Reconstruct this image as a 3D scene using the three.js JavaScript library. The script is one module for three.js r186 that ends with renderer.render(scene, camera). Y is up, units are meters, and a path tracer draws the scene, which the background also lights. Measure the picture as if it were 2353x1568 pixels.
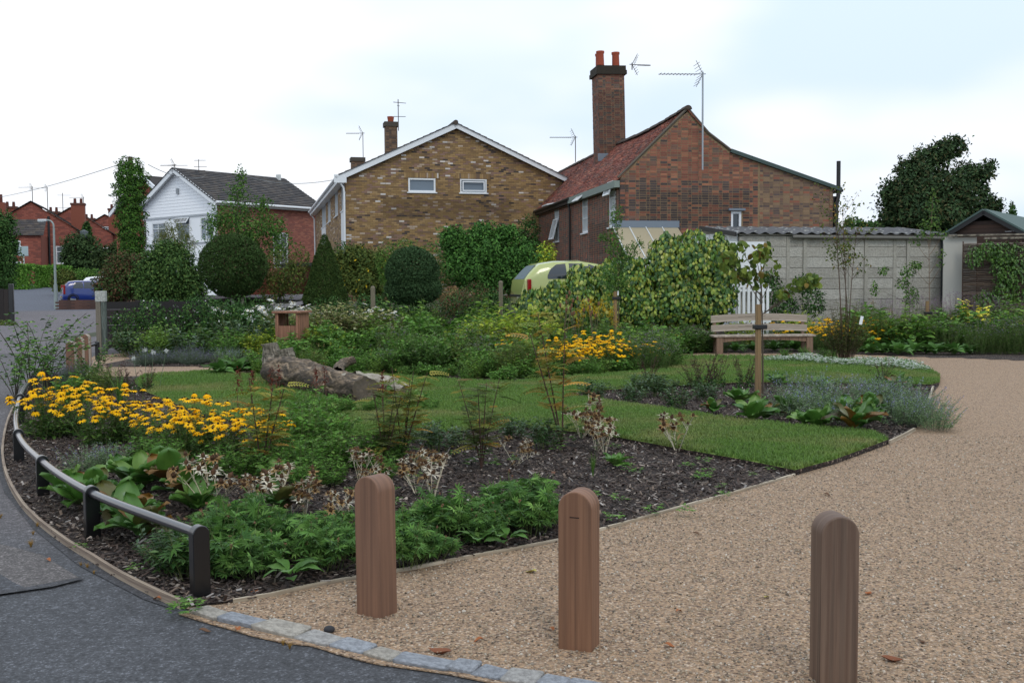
import * as THREE from 'three';
import { mergeGeometries, toCreasedNormals } from 'three/addons/utils/BufferGeometryUtils.js';
import { RoundedBoxGeometry } from 'three/addons/geometries/RoundedBoxGeometry.js';

// ---------------------------------------------------------------- camera, sky, sun, exposure
const scene = new THREE.Scene();
const FOC = 2400;                                   // focal length in units of a 2352 x 1568 picture
const camera = new THREE.PerspectiveCamera(2 * Math.atan(784 / FOC) * 180 / Math.PI, 1024 / 682, 0.1, 2000);
camera.rotation.order = 'YXZ';
camera.position.set(0, 1.55, 0);
camera.rotation.set(-Math.atan(124 / FOC), 0, -0.007);
camera.updateMatrixWorld();
scene.add(camera);

function mulberry(a) { return () => { a |= 0; a = a + 0x6D2B79F5 | 0; let t = Math.imul(a ^ a >>> 15, 1 | a); t = t + Math.imul(t ^ t >>> 7, 61 | t) ^ t; return ((t ^ t >>> 14) >>> 0) / 4294967296; }; }
function hash3(x, y, z) { let h = Math.imul(x, 374761393) + Math.imul(y, 668265263) + Math.imul(z, 2147483647 ^ 1274126177) | 0; h = Math.imul(h ^ h >>> 13, 1274126177); h ^= h >>> 16; return (h >>> 0) / 4294967296; }
function vnoise(x, y, z, px = 0, py = 0) {             // value noise, px / py: period in cells (0: none)
  const xi = Math.floor(x), yi = Math.floor(y), zi = Math.floor(z), s = (t) => t * t * (3 - 2 * t);
  const fx = s(x - xi), fy = s(y - yi), fz = s(z - zi), w = (v, p) => p ? ((v % p) + p) % p : v;
  let r = 0;
  for (let k = 0; k < 8; k++) {
    const a = k & 1, b = k >> 1 & 1, c = k >> 2;
    r += (a ? fx : 1 - fx) * (b ? fy : 1 - fy) * (c ? fz : 1 - fz) * hash3(w(xi + a, px), w(yi + b, py), zi + c);
  }
  return r;
}
function fbm(x, y, z, o = 4) { let s = 0, a = 0.5, n = 0; for (let i = 0; i < o; i++) { s += a * vnoise(x, y, z + i * 7); n += a; a *= 0.5; x *= 2.03; y *= 2.03; z *= 2.03; } return s / n; }

{ // bright even overcast, thin bluish rifts in the cloud sheet
  const W = 1024, H = 512, d = new Float32Array(W * H * 4);
  for (let j = 0; j < H; j++) for (let i = 0; i < W; i++) {
    const el = (j + 0.5) / H * Math.PI - Math.PI / 2, az = (i + 0.5) / W * 2 * Math.PI, y = Math.sin(el), c = Math.cos(el);
    const X = c * Math.cos(az), Z = c * Math.sin(az), k = 1 / (Math.abs(y) + 0.22);
    const n = fbm(X * k * 0.9 + 11, Z * k * 0.9 + 5, y * 2, 5), m = THREE.MathUtils.smoothstep(n, 0.36, 0.62);
    const L = 0.90 + 0.28 * Math.max(0, y), o = (j * W + i) * 4;
    d[o] = L * (0.72 + 0.28 * m); d[o + 1] = L * (0.86 + 0.17 * m); d[o + 2] = L * (1.02 + 0.06 * m); d[o + 3] = 1;
  }
  const t = new THREE.DataTexture(d, W, H, THREE.RGBAFormat, THREE.FloatType);
  t.mapping = THREE.EquirectangularReflectionMapping; t.magFilter = THREE.LinearFilter; t.needsUpdate = true;
  scene.background = t; scene.environment = t;
}
const sun = new THREE.DirectionalLight(0xfff6ea, 0.7);
sun.position.set(14, 40, 22); sun.target.position.set(0, 0, -18); sun.castShadow = true; sun.shadow.radius = 30;
Object.assign(sun.shadow.camera, { left: -50, right: 50, top: 60, bottom: -60, near: 1, far: 160 });
sun.shadow.mapSize.set(2048, 2048);
scene.add(sun, sun.target);

const renderer = new THREE.WebGLRenderer({ antialias: true });
renderer.setSize(1024, 682);
renderer.toneMapping = THREE.LinearToneMapping;
renderer.toneMappingExposure = 1.12;
renderer.shadowMap.enabled = true;

// ---------------------------------------------------------------- helpers
const V3 = THREE.Vector3, R = (d) => d * Math.PI / 180;
let rnd = mulberry(20241);
const rr = (a, b) => a + (b - a) * rnd(), pick = (a) => a[Math.floor(rnd() * a.length)];
// a picture point gives a direction; the distance comes from the ground or from a depth
function dirOf(u, v) { return new V3((u - 1176) / FOC, (784 - v) / FOC, -1).applyQuaternion(camera.quaternion); }
function G(u, v, y = 0) { const d = dirOf(u, v), t = (y - 1.55) / d.y; return new V3(d.x * t, y, d.z * t); }
function P(u, v, D) { const d = dirOf(u, v), t = -D / d.z; return new V3(d.x * t, 1.55 + d.y * t, -D); }
const sm = THREE.MathUtils.smoothstep;
function lut(t, x) { if (x <= t[0][0]) return t[0][1]; for (let i = 1; i < t.length; i++) if (x < t[i][0]) { const [a, b] = t[i - 1], [c, d] = t[i]; return b + (d - b) * (x - a) / (c - a); } return t[t.length - 1][1]; }
const H_R = [[26, 0], [31, 0.72], [45, 1.1], [64, 1.6], [110, 2.6], [400, 6]], H_L = [[26, 0], [64, 0.42], [75, 1.0], [110, 2.55], [400, 6]];
function ground(x, z) { const D = -z, w = sm(x, -14, -8) * (1 - sm(x, 4.5, 7.5)), a = lut(H_R, D), b = lut(H_L, D); return b + (a - b) * w; }

const names = {};
function numbered(n) { const k = names[n] = (names[n] ?? -1) + 1; return k ? n + '_' + String(k).padStart(3, '0') : n; }
function tag(o, label, category, group, kind) { o.userData.label = label; o.userData.category = category; if (group) o.userData.group = group; if (kind) o.userData.kind = kind; return o; }
function shadows(o) { o.castShadow = true; o.receiveShadow = true; return o; }
function thing(name, label, category, pos = [0, 0, 0], turn = 0, group) {
  const o = new THREE.Group(); o.name = numbered(name); scene.add(o);
  Array.isArray(pos) ? o.position.set(...pos) : o.position.copy(pos); o.rotation.y = turn;
  return tag(o, label, category, group);
}
function part(name, geo, m, parent, kind) { const o = shadows(new THREE.Mesh(geo, m)); o.name = name; if (kind) o.userData.kind = kind; parent.add(o); return o; }
function top(name, geo, m, label, category, group, kind) { const o = shadows(new THREE.Mesh(geo, m)); o.name = numbered(name); scene.add(o); return tag(o, label, category, group, kind); }
function structure(name, geo, m) { const o = shadows(new THREE.Mesh(geo, m)); o.name = numbered(name); o.userData.kind = 'structure'; scene.add(o); return o; }
function copy(o, pos, turn = 0, s = 1, label, group) {
  const c = o.clone(); c.name = numbered(o.userData.base || o.name); scene.add(c);
  c.position.copy(pos); c.rotation.y = turn; Array.isArray(s) ? c.scale.set(...s) : c.scale.setScalar(s);
  c.userData = { ...o.userData }; if (label) c.userData.label = label; if (group) c.userData.group = group; delete c.userData.base;
  return c;
}

// geometry builder: every face flat, colour per vertex (linear), uv in metres
class GB {
  constructor() { this.p = []; this.c = []; this.t = []; this.col = [1, 1, 1]; }
  tri(a, b, c, col, ua, ub, uc) {
    this.p.push(a.x, a.y, a.z, b.x, b.y, b.z, c.x, c.y, c.z);
    const k = col || this.col; this.c.push(...k, ...k, ...k);
    this.t.push(...(ua || [0, 0]), ...(ub || [0, 0]), ...(uc || [0, 0]));
  }
  quad(a, b, c, d, col, w = 1, h = 1, u0 = 0, v0 = 0) {
    this.tri(a, b, c, col, [u0, v0], [u0 + w, v0], [u0 + w, v0 + h]); this.tri(a, c, d, col, [u0, v0], [u0 + w, v0 + h], [u0, v0 + h]); return this;
  }
  box(x0, y0, z0, x1, y1, z1, col, M) {
    const q = [[x0, y0, z0], [x1, y0, z0], [x1, y1, z0], [x0, y1, z0], [x0, y0, z1], [x1, y0, z1], [x1, y1, z1], [x0, y1, z1]].map((a) => { const v = new V3(...a); return M ? v.applyMatrix4(M) : v; });
    const X = x1 - x0, Y = y1 - y0, Z = z1 - z0, f = rnd() * 3;
    const f6 = [[4, 5, 6, 7, X, Y], [1, 0, 3, 2, X, Y], [5, 1, 2, 6, Z, Y], [0, 4, 7, 3, Z, Y], [7, 6, 2, 3, X, Z], [0, 1, 5, 4, X, Z]];
    for (const [a, b, c, d, w, h] of f6) this.quad(q[a], q[b], q[c], q[d], col, w, h, f, f * 0.7);
    return this;
  }
  tube(pts, r0, r1 = r0, n = 5, col, cap = false) {
    const rings = [], up = new V3();
    for (let i = 0; i < pts.length; i++) {
      const t = new V3().subVectors(pts[Math.min(i + 1, pts.length - 1)], pts[Math.max(i - 1, 0)]).normalize();
      up.set(0, 1, 0); if (Math.abs(t.y) > 0.9) up.set(1, 0, 0);
      const s = new V3().crossVectors(t, up).normalize(), b = new V3().crossVectors(s, t), r = r0 + (r1 - r0) * i / (pts.length - 1 || 1);
      rings.push(Array.from({ length: n }, (_, k) => { const a = k / n * 2 * Math.PI; return pts[i].clone().addScaledVector(s, Math.cos(a) * r).addScaledVector(b, Math.sin(a) * r); }));
    }
    let L = 0;
    for (let i = 0; i + 1 < rings.length; i++) {
      const l = pts[i].distanceTo(pts[i + 1]);
      for (let k = 0; k < n; k++) this.quad(rings[i][k], rings[i][(k + 1) % n], rings[i + 1][(k + 1) % n], rings[i + 1][k], col, 2 * Math.PI * r0 / n, l, k * 2 * Math.PI * r0 / n, L);
      L += l;
    }
    if (cap) for (const e of [0, rings.length - 1]) for (let k = 1; k + 1 < n; k++) e ? this.tri(rings[e][0], rings[e][k], rings[e][k + 1], col) : this.tri(rings[e][0], rings[e][k + 1], rings[e][k], col);
    return this;
  }
  geo(smooth) {
    const g = new THREE.BufferGeometry();
    g.setAttribute('position', new THREE.Float32BufferAttribute(this.p, 3));
    g.setAttribute('color', new THREE.Float32BufferAttribute(this.c, 3));
    g.setAttribute('uv', new THREE.Float32BufferAttribute(this.t, 2));
    if (smooth) return toCreasedNormals(g, R(smooth));
    g.computeVertexNormals(); return g;
  }
}
const boxG = (x0, y0, z0, x1, y1, z1) => new GB().box(x0, y0, z0, x1, y1, z1).geo();
function rbox(x0, y0, z0, x1, y1, z1, r = 0.01) { const g = new RoundedBoxGeometry(x1 - x0, y1 - y0, z1 - z0, 1, r); g.translate((x0 + x1) / 2, (y0 + y1) / 2, (z0 + z1) / 2); return g; }
function tubeG(pts, r, n = 8, col) { return new GB().tube(pts, r, r, n, col, true).geo(50); }
const vv = (...a) => new V3(...a);

// colours and materials
const C = (h) => { const c = new THREE.Color(h); return [c.r, c.g, c.b]; };
const mixc = (a, b, t) => a.map((v, i) => v + (b[i] - v) * t), vary = (c, k) => { const f = 1 + rr(-k, k), g = rr(-k, k) * 0.25; return [c[0] * f * (1 + g), c[1] * f, c[2] * f * (1 - g)]; };
const mat = (color, roughness = 0.8, o = {}) => new THREE.MeshStandardMaterial({ color, roughness, ...o });
const vmat = (roughness = 0.8, o = {}) => new THREE.MeshStandardMaterial({ color: 0xffffff, vertexColors: true, roughness, ...o });
const leafM = new THREE.MeshPhysicalMaterial({ color: 0xffffff, vertexColors: true, roughness: 0.85, transmission: 0.34, thickness: 0, side: THREE.DoubleSide, specularIntensity: 0.35 });
const farLeafM = new THREE.MeshPhysicalMaterial({ color: 0xffffff, vertexColors: true, roughness: 0.8, specularIntensity: 0.4, side: THREE.DoubleSide });
const glossLeafM = new THREE.MeshPhysicalMaterial({ color: 0xffffff, vertexColors: true, roughness: 0.5, transmission: 0.2, thickness: 0, side: THREE.DoubleSide, specularIntensity: 0.7 });
const stemM = vmat(0.85), petalM = new THREE.MeshPhysicalMaterial({ color: 0xffffff, vertexColors: true, roughness: 0.8, transmission: 0.3, thickness: 0, side: THREE.DoubleSide, specularIntensity: 0.25 });

function tex(size, fn, srgb, repeat) {
  const d = new Uint8Array(size * size * 4);
  for (let j = 0; j < size; j++) for (let i = 0; i < size; i++) { const c = fn(i, j), o = (j * size + i) * 4; d[o] = c[0]; d[o + 1] = c[1]; d[o + 2] = c[2]; d[o + 3] = 255; }
  const t = new THREE.DataTexture(d, size, size); t.wrapS = t.wrapT = THREE.RepeatWrapping; t.magFilter = THREE.LinearFilter; t.minFilter = THREE.LinearMipmapLinearFilter; t.generateMipmaps = true;
  if (srgb) t.colorSpace = THREE.SRGBColorSpace;
  if (repeat) t.repeat.set(repeat[0], repeat[1]);
  t.needsUpdate = true; return t;
}
const clamp8 = (x) => Math.max(0, Math.min(255, x));
// gravel: cells of small stones, colour per stone. One tile is 1.5 m
function stones(size, cells, colour, jitter = 0.45) {
  const cs = size / cells, pts = [], rn = mulberry(77 + cells);
  for (let i = 0; i < cells * cells; i++) pts.push([rn() * jitter * 2 + 0.5 - jitter, rn() * jitter * 2 + 0.5 - jitter, rn(), rn()]);
  const hgt = new Uint8Array(size * size * 4), colr = new Uint8Array(size * size * 4);
  for (let j = 0; j < size; j++) for (let i = 0; i < size; i++) {
    const x = i / cs, y = j / cs, xi = Math.floor(x), yi = Math.floor(y); let d1 = 9, d2 = 9, b = null;
    for (let a = -1; a < 2; a++) for (let c = -1; c < 2; c++) {
      const q = pts[((yi + c + cells) % cells) * cells + (xi + a + cells) % cells], dd = Math.hypot(xi + a + q[0] - x, yi + c + q[1] - y) * (0.75 + 0.5 * q[3]);
      if (dd < d1) { d2 = d1; d1 = dd; b = q; } else if (dd < d2) d2 = dd;
    }
    const e = Math.min(1, (d2 - d1) * 2.6), o = (j * size + i) * 4, h = clamp8(e * (90 + 165 * b[2])), k = colour(b, e);
    hgt[o] = hgt[o + 1] = hgt[o + 2] = h; hgt[o + 3] = 255; colr[o] = clamp8(k[0]); colr[o + 1] = clamp8(k[1]); colr[o + 2] = clamp8(k[2]); colr[o + 3] = 255;
  }
  const mk = (d, s) => { const t = new THREE.DataTexture(d, size, size); t.wrapS = t.wrapT = THREE.RepeatWrapping; t.magFilter = THREE.LinearFilter; t.minFilter = THREE.LinearMipmapLinearFilter; t.generateMipmaps = true; if (s) t.colorSpace = THREE.SRGBColorSpace; t.needsUpdate = true; return t; };
  return [mk(colr, true), mk(hgt, false)];
}
// wood grain, uv in metres with v along the grain; one tile 0.5 x 2 m
function grain(seed, a, b, dark) {
  return tex(512, (i, j) => {
    const u = i / 512, v = j / 512, w = vnoise(u * 4, v * 3, seed, 4, 3) * 0.8;
    const n = 0.55 * vnoise(u * 42 + w * 3, v * 3, seed + 1, 0, 3) + 0.3 * vnoise(u * 128, v * 8, seed + 2, 128, 8) + 0.15 * vnoise(u * 256, v * 40, seed + 3, 256, 40);
    const s = 1 - (1 - dark) * sm(vnoise(u * 24 + w * 2, v * 2, seed + 5, 0, 2), 0.55, 0.85), t = Math.min(1, Math.max(0, (n - 0.25) * 2));
    return [clamp8((a[0] + (b[0] - a[0]) * t) * s), clamp8((a[1] + (b[1] - a[1]) * t) * s), clamp8((a[2] + (b[2] - a[2]) * t) * s)];
  }, true, [2, 0.5]);
}
function speckle(seed, a, b, size = 256, f = 24, pow = 1) {
  return tex(size, (i, j) => {
    const u = i / size, v = j / size, t = Math.pow(0.4 * vnoise(u * f, v * f, seed, f, f) + 0.35 * vnoise(u * f * 3, v * f * 3, seed + 1, f * 3, f * 3) + 0.25 * hash3(i, j, seed), pow);
    return a.map((x, k) => clamp8(x + (b[k] - x) * t));
  }, true);
}
// ---------------------------------------------------------------- setting: ground, paths, beds, lawn
const px = (list) => list.map(([u, v]) => { const p = G(u, v); return [p.x, -p.z]; });       // picture points on the flat garden ground -> [x, distance]
function smoothLine(pts, n) { const c = new THREE.CatmullRomCurve3(pts.map(([x, d]) => vv(x, 0, -d)), false, 'centripetal'); return c.getSpacedPoints(n).map((p) => [p.x, -p.z]); }
function inside(poly, x, d) { let r = false; for (let i = 0, j = poly.length - 1; i < poly.length; j = i++) { const [a, b] = poly[i], [c, e] = poly[j]; if (b > d !== e > d && x < (c - a) * (d - b) / (e - b) + a) r = !r; } return r; }
function sheet(poly, y) { const g = new THREE.ShapeGeometry(new THREE.Shape(poly.map(([x, d]) => new THREE.Vector2(x, d)))); g.rotateX(-Math.PI / 2); g.translate(0, y, 0); return g; }
function slab(poly, y0, y1) { const g = new THREE.ExtrudeGeometry(new THREE.Shape(poly.map(([x, d]) => new THREE.Vector2(x, d))), { depth: y1 - y0, bevelEnabled: false }); g.rotateX(-Math.PI / 2); g.translate(0, y0, 0); return g; }
function grid(x0, x1, d0, d1, nx, nd, yf, cf) {
  const g = new THREE.PlaneGeometry(1, 1, nx, nd), p = g.attributes.position, uv = g.attributes.uv, c = new Float32Array(p.count * 3);
  for (let i = 0; i < p.count; i++) { const x = x0 + (p.getX(i) + 0.5) * (x1 - x0), d = d0 + (p.getY(i) + 0.5) * (d1 - d0); p.setXYZ(i, x, yf(x, -d), -d); uv.setXY(i, x, d); c.set(cf ? cf(x, d) : [1, 1, 1], i * 3); }
  g.setAttribute('color', new THREE.BufferAttribute(c, 3)); g.computeVertexNormals(); return g;
}
// far ground: rough grass and soil
structure('ground', grid(-220, 220, -30, 420, 110, 180, (x, z) => ground(x, z) - 0.08 - (z > -26 ? 0.06 : 0), (x, d) => mixc([0.035, 0.05, 0.018], [0.06, 0.06, 0.03], fbm(x * 0.3, d * 0.3, 2))), vmat(0.95));

// asphalt, one period of the texture is 6 m
const chip = (i, j) => 0.45 * vnoise(i / 2.2, j / 2.2, 3) + 0.35 * hash3(i, j, 5) + 0.2 * vnoise(i / 7, j / 7, 9), asMap = tex(1536, (i, j) => { const h = chip(i, j), k = h > 0.74 ? 150 : 44 + 92 * h; return [k * 0.985, k * 0.99, k * 1.02]; }, true), asBump = tex(1536, (i, j) => { const h = 255 * chip(i, j); return [h, h, h]; });
for (const t of [asMap, asBump]) t.repeat.set(1 / 6, 1 / 6);
const asphaltM = new THREE.MeshStandardMaterial({ map: asMap, bumpMap: asBump, bumpScale: 0.003, roughness: 0.9, vertexColors: true });
const asphaltPlainM = new THREE.MeshStandardMaterial({ map: asMap, bumpMap: asBump, bumpScale: 0.003, roughness: 0.9 });
structure('pavement', grid(-34, 9, -6, 26, 172, 128, () => 0, (x, d) => {
  const n = fbm(x * 0.9 + 3, d * 0.9, 1, 4), m = fbm(x * 3 + 9, d * 3, 4, 3), warm = sm(d, 5.6, 7.2);   // older tarmac beyond the newer patch in front
  const a = mixc([0.54, 0.555, 0.58], [0.92, 0.83, 0.81], warm * (0.75 + 0.4 * (n - 0.5))); const k = 0.72 + 0.35 * n + 0.25 * m; return a.map((v) => v * k);
}), asphaltM);
structure('road', grid(-60, -8, 26.004, 130, 52, 52, (x, z) => ground(x, z), (x, d) => { const k = 0.9 + 0.3 * fbm(x * 0.25, d * 0.25, 3); return sm(d, 58, 66) > 0.5 && x < -24.2 ? [0.8 * k, 0.88 * k, 1.05 * k] : [1.1 * k, 0.98 * k, 0.99 * k]; }), asphaltM);
{ // patches and worn joints of the tarmac in front
  const m1 = asphaltPlainM.clone(); m1.color.setRGB(0.92, 0.82, 0.75);
  structure('tarmac_patch', sheet(px([[-60, 1240], [20, 1255], [95, 1275], [185, 1330], [60, 1355], [-60, 1340]]), 0.004), m1);
  const m2 = asphaltPlainM.clone(); m2.color.setRGB(0.5, 0.515, 0.55);
  structure('tarmac_patch', sheet(px([[-160, 1265], [-50, 1290], [30, 1340], [55, 1352], [-20, 1372], [-160, 1392]]), 0.008), m2);
  const m3 = asphaltPlainM.clone(); m3.color.setRGB(0.44, 0.44, 0.46);
  structure('tarmac_patch', sheet(px([[10, 1010], [12, 1065], [28, 1120], [80, 1190], [165, 1260], [245, 1312], [310, 1352], [408, 1404], [330, 1378], [180, 1300], [75, 1215], [8, 1130], [-12, 1060]]), 0.0045), m3);
  structure('tarmac_patch', sheet(px([[185, 1330], [190, 1334], [120, 1352], [10, 1368], [-60, 1378], [-60, 1372], [60, 1353]]), 0.0125), m3);
}
// outline of the planted island, its edging and the lawn
const curveOuter = smoothLine(px([[417, 1398], [300, 1345], [230, 1302], [150, 1252], [70, 1188], [24, 1122], [6, 1062], [8, 1010], [22, 958], [52, 908], [96, 876], [150, 862]]), 40);
const pathEdge = smoothLine(px([[460, 1396], [560, 1384], [690, 1357], [815, 1331], [905, 1318], [1060, 1287], [1280, 1246], [1375, 1222], [1560, 1170], [1700, 1131], [1826, 1094]]), 22);
const rightEdge = px([[1920, 1067], [2042, 1022], [2100, 992], [2128, 950], [2143, 905], [2158, 886], [2160, 868], [2135, 850], [2062, 832]]);
const farEdge = px([[1880, 820], [1700, 820], [1540, 820], [1200, 826], [900, 838], [640, 852], [490, 859], [330, 864], [240, 868]]);
const island = [...[...curveOuter].reverse(), ...pathEdge, ...rightEdge, ...farEdge];
const lawnLine = px([[1826, 1093], [1920, 1067], [2040, 1021], [2000, 1003], [1800, 986], [1640, 966], [1480, 941], [1330, 920], [1300, 911], [1400, 902], [1600, 890], [1720, 884], [1900, 886], [2140, 890], [2158, 885], [2160, 868], [2130, 852], [2060, 840], [1900, 828], [1700, 822], [1545, 821],
  [1548, 846], [1450, 861], [1300, 872], [1180, 884], [1060, 880], [960, 873], [830, 861], [700, 866], [600, 868], [480, 858], [330, 866], [308, 884], [330, 905], [450, 955], [640, 1000], [790, 1013], [1000, 1003], [1180, 989], [1330, 1003], [1430, 1017], [1560, 1042], [1700, 1067]]);

// gravel path, one period of the texture is 8 m
const [grMap, grBump] = stones(2048, 800, (b, e) => { const s = b[3]; const c = s < 0.07 ? [112, 94, 80] : s < 0.5 ? [182, 157, 130] : s < 0.82 ? [164, 144, 124] : [206, 190, 172]; const k = (0.8 + 0.34 * b[2]) * (0.84 + 0.16 * e); return c.map((v) => v * k); });
for (const t of [grMap, grBump]) t.repeat.set(1 / 8, 1 / 8);
const gravelM = new THREE.MeshStandardMaterial({ map: grMap, bumpMap: grBump, bumpScale: 0.006, roughness: 0.95, color: 0xe9e0d7 });
const settLine = px([[446, 1404], [540, 1428], [650, 1453], [780, 1483], [900, 1511], [1030, 1534], [1140, 1553], [1250, 1570]]);
const e0 = settLine[6], e1 = settLine[7], el = Math.hypot(e1[0] - e0[0], e1[1] - e0[1]); for (let i = 1; i < 4; i++) settLine.push([e1[0] + (e1[0] - e0[0]) / el * i * 0.9, e1[1] + (e1[1] - e0[1]) / el * i * 0.9]);
const gravelPoly = [...settLine, [5, 1.9], [17, 1.9], [17, 26.4], [-9.3, 26.4], ...px([[215, 818], [180, 842], [150, 861], [96, 876]]), ...curveOuter.slice(0, 36).reverse()];
structure('gravel_path', sheet(gravelPoly, 0.006), gravelM);

const [muMap, muBump] = stones(1024, 210, (b, e) => { const c = b[3] < 0.12 ? [128, 112, 98] : b[3] < 0.5 ? [62, 46, 38] : [44, 33, 28]; return c.map((v) => v * (0.6 + 0.4 * e) * (0.75 + 0.5 * b[2])); });
for (const t of [muMap, muBump]) t.repeat.set(1 / 4, 1 / 4);
const mulchM = new THREE.MeshStandardMaterial({ map: muMap, bumpMap: muBump, bumpScale: 0.02, roughness: 0.95 });
structure('planting_bed', sheet(island, 0.012), mulchM);
const border = [...px([[228, 842], [300, 843], [480, 843], [700, 834], [1100, 818], [1540, 811], [1880, 812], [2060, 819], [2352, 828]]), [17, 21.2], [17, 31], [-9.2, 31]];
{ const g = grid(-9.2, 17, 18.5, 31, 80, 40, (x, z) => Math.max(0.012, ground(x, z) + 0.012)); // outer border follows the rising ground behind
  const p = g.attributes.position; const idx = [...g.index.array], keep = [];
  for (let i = 0; i < idx.length; i += 3) { const cx = (p.getX(idx[i]) + p.getX(idx[i + 1]) + p.getX(idx[i + 2])) / 3, cd = -(p.getZ(idx[i]) + p.getZ(idx[i + 1]) + p.getZ(idx[i + 2])) / 3; if (inside(border, cx, cd)) keep.push(idx[i], idx[i + 1], idx[i + 2]); }
  g.setIndex(keep); structure('border_soil', g, mulchM); }

const turfTex = speckle(5, [70, 92, 30], [124, 146, 56], 512, 40); turfTex.repeat.set(1 / 2.5, 1 / 2.5);
structure('lawn', slab(lawnLine, 0.0, 0.05), [new THREE.MeshStandardMaterial({ map: turfTex, roughness: 0.95 }), mulchM]);

{ // grass blades over the lawn
  const g = new GB();
  for (let i = 0; i < 7; i++) { const a = rnd() * 6.28, r = rr(0, 0.018), l = rr(0.02, 0.05), x = Math.cos(a) * r, z = Math.sin(a) * r, b = rnd() * 6.28, t = rr(0.006, 0.026), w = 0.0028, f = vary([1, 1, 1], 0.22);
    const s = vv(Math.cos(b + 1.57) * w, 0, Math.sin(b + 1.57) * w), o = vv(x, 0, z), m = vv(x + Math.cos(b) * t * 0.35, l * 0.6, z + Math.sin(b) * t * 0.35), e = vv(x + Math.cos(b) * t, l, z + Math.sin(b) * t);
    g.quad(o.clone().sub(s), o.clone().add(s), m.clone().addScaledVector(s, 0.8), m.clone().addScaledVector(s, -0.8), f); g.tri(m.clone().addScaledVector(s, -0.8), m.clone().addScaledVector(s, 0.8), e, f); }
  const pts = [], bx = lawnLine.map((p) => p[0]), bd = lawnLine.map((p) => p[1]), X0 = Math.min(...bx), X1 = Math.max(...bx), D0 = Math.min(...bd), D1 = Math.max(...bd);
  const cells = (X1 - X0) * (D1 - D0), want = cells * 1500;
  for (let i = 0; i < want; i++) { const x = rr(X0, X1), d = rr(D0, D1); if (d > 11 && rnd() < (d - 11) / 15) continue; if (inside(lawnLine, x, d)) pts.push([x, d]); }
  const im = new THREE.InstancedMesh(g.geo(), new THREE.MeshPhysicalMaterial({ color: 0xffffff, vertexColors: true, roughness: 0.8, transmission: 0.25, side: THREE.DoubleSide }), pts.length);
  const M = new THREE.Matrix4(), q = new THREE.Quaternion(), Y = vv(0, 1, 0), c = new THREE.Color();
  pts.forEach(([x, d], i) => {
    const n = fbm(x * 0.7, d * 0.7, 6), dry = Math.max(0, fbm(x * 1.3 + 40, d * 1.3, 9, 3) - 0.5) * 2.2, s = rr(0.7, 1.25) * (1 - 0.3 * dry);
    M.compose(vv(x, 0.05, -d), q.setFromAxisAngle(Y, rnd() * 6.28), vv(1.15, s, 1.15)); im.setMatrixAt(i, M);
    const k = mixc(mixc([0.105, 0.215, 0.022], [0.15, 0.26, 0.034], n), [0.32, 0.28, 0.10], Math.min(0.75, dry)); c.setRGB(...vary(k, 0.2)); im.setColorAt(i, c);
  });
  im.name = 'lawn_grass'; tag(im, 'short mown green grass of the curving lawn', 'grass', null, 'stuff'); shadows(im); scene.add(im); console.log('grass', pts.length);
}
{ // bark chips on the beds
  const g = new GB().box(-0.5, 0, -0.5, 0.5, 0.5, 0.5); g.p.forEach((v, i) => { if (i % 3 === 0 && g.p[i] > 0) g.p[i + 1] *= 0.5; });
  const pts = []; const bx = island.map((p) => p[0]), bd = island.map((p) => p[1]), X0 = Math.min(...bx), X1 = Math.max(...bx), D0 = Math.min(...bd);
  for (let i = 0; i < 150000; i++) { const d = D0 + (18 - D0) * Math.pow(rnd(), 1.35), x = rr(X0, X1); if (inside(island, x, d) && !inside(lawnLine, x, d)) pts.push([x, d]); }
  for (let i = 0; i < 3000; i++) { const x = rr(-7.6, -4.5), d = rr(19.6, 23); if (inside(border, x, d)) pts.push([x, d]); }
  const im = new THREE.InstancedMesh(g.geo(), new THREE.MeshStandardMaterial({ color: 0xffffff, roughness: 0.85 }), pts.length), M = new THREE.Matrix4(), q = new THREE.Quaternion(), e = new THREE.Euler(), c = new THREE.Color();
  pts.forEach(([x, d], i) => {
    e.set(rr(-0.5, 0.5), rnd() * 6.28, rr(-0.5, 0.5)); const k = rnd() < 0.06 ? 1.7 : 1;
    M.compose(vv(x, 0.012 + rnd() * 0.02, -d), q.setFromEuler(e), vv(rr(0.012, 0.055) * k, rr(0.004, 0.012), rr(0.006, 0.018))); im.setMatrixAt(i, M);
    const t = rnd(); c.setRGB(...vary(t < 0.09 ? [0.30, 0.26, 0.23] : t < 0.2 ? [0.15, 0.115, 0.09] : t < 0.55 ? [0.062, 0.042, 0.034] : [0.034, 0.024, 0.02], 0.3)); im.setColorAt(i, c);
  });
  im.name = 'bark_chips'; tag(im, 'dark brown bark chips covering the planting beds', 'bark chips', null, 'stuff'); shadows(im); scene.add(im); console.log('chips', pts.length);
}
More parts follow.
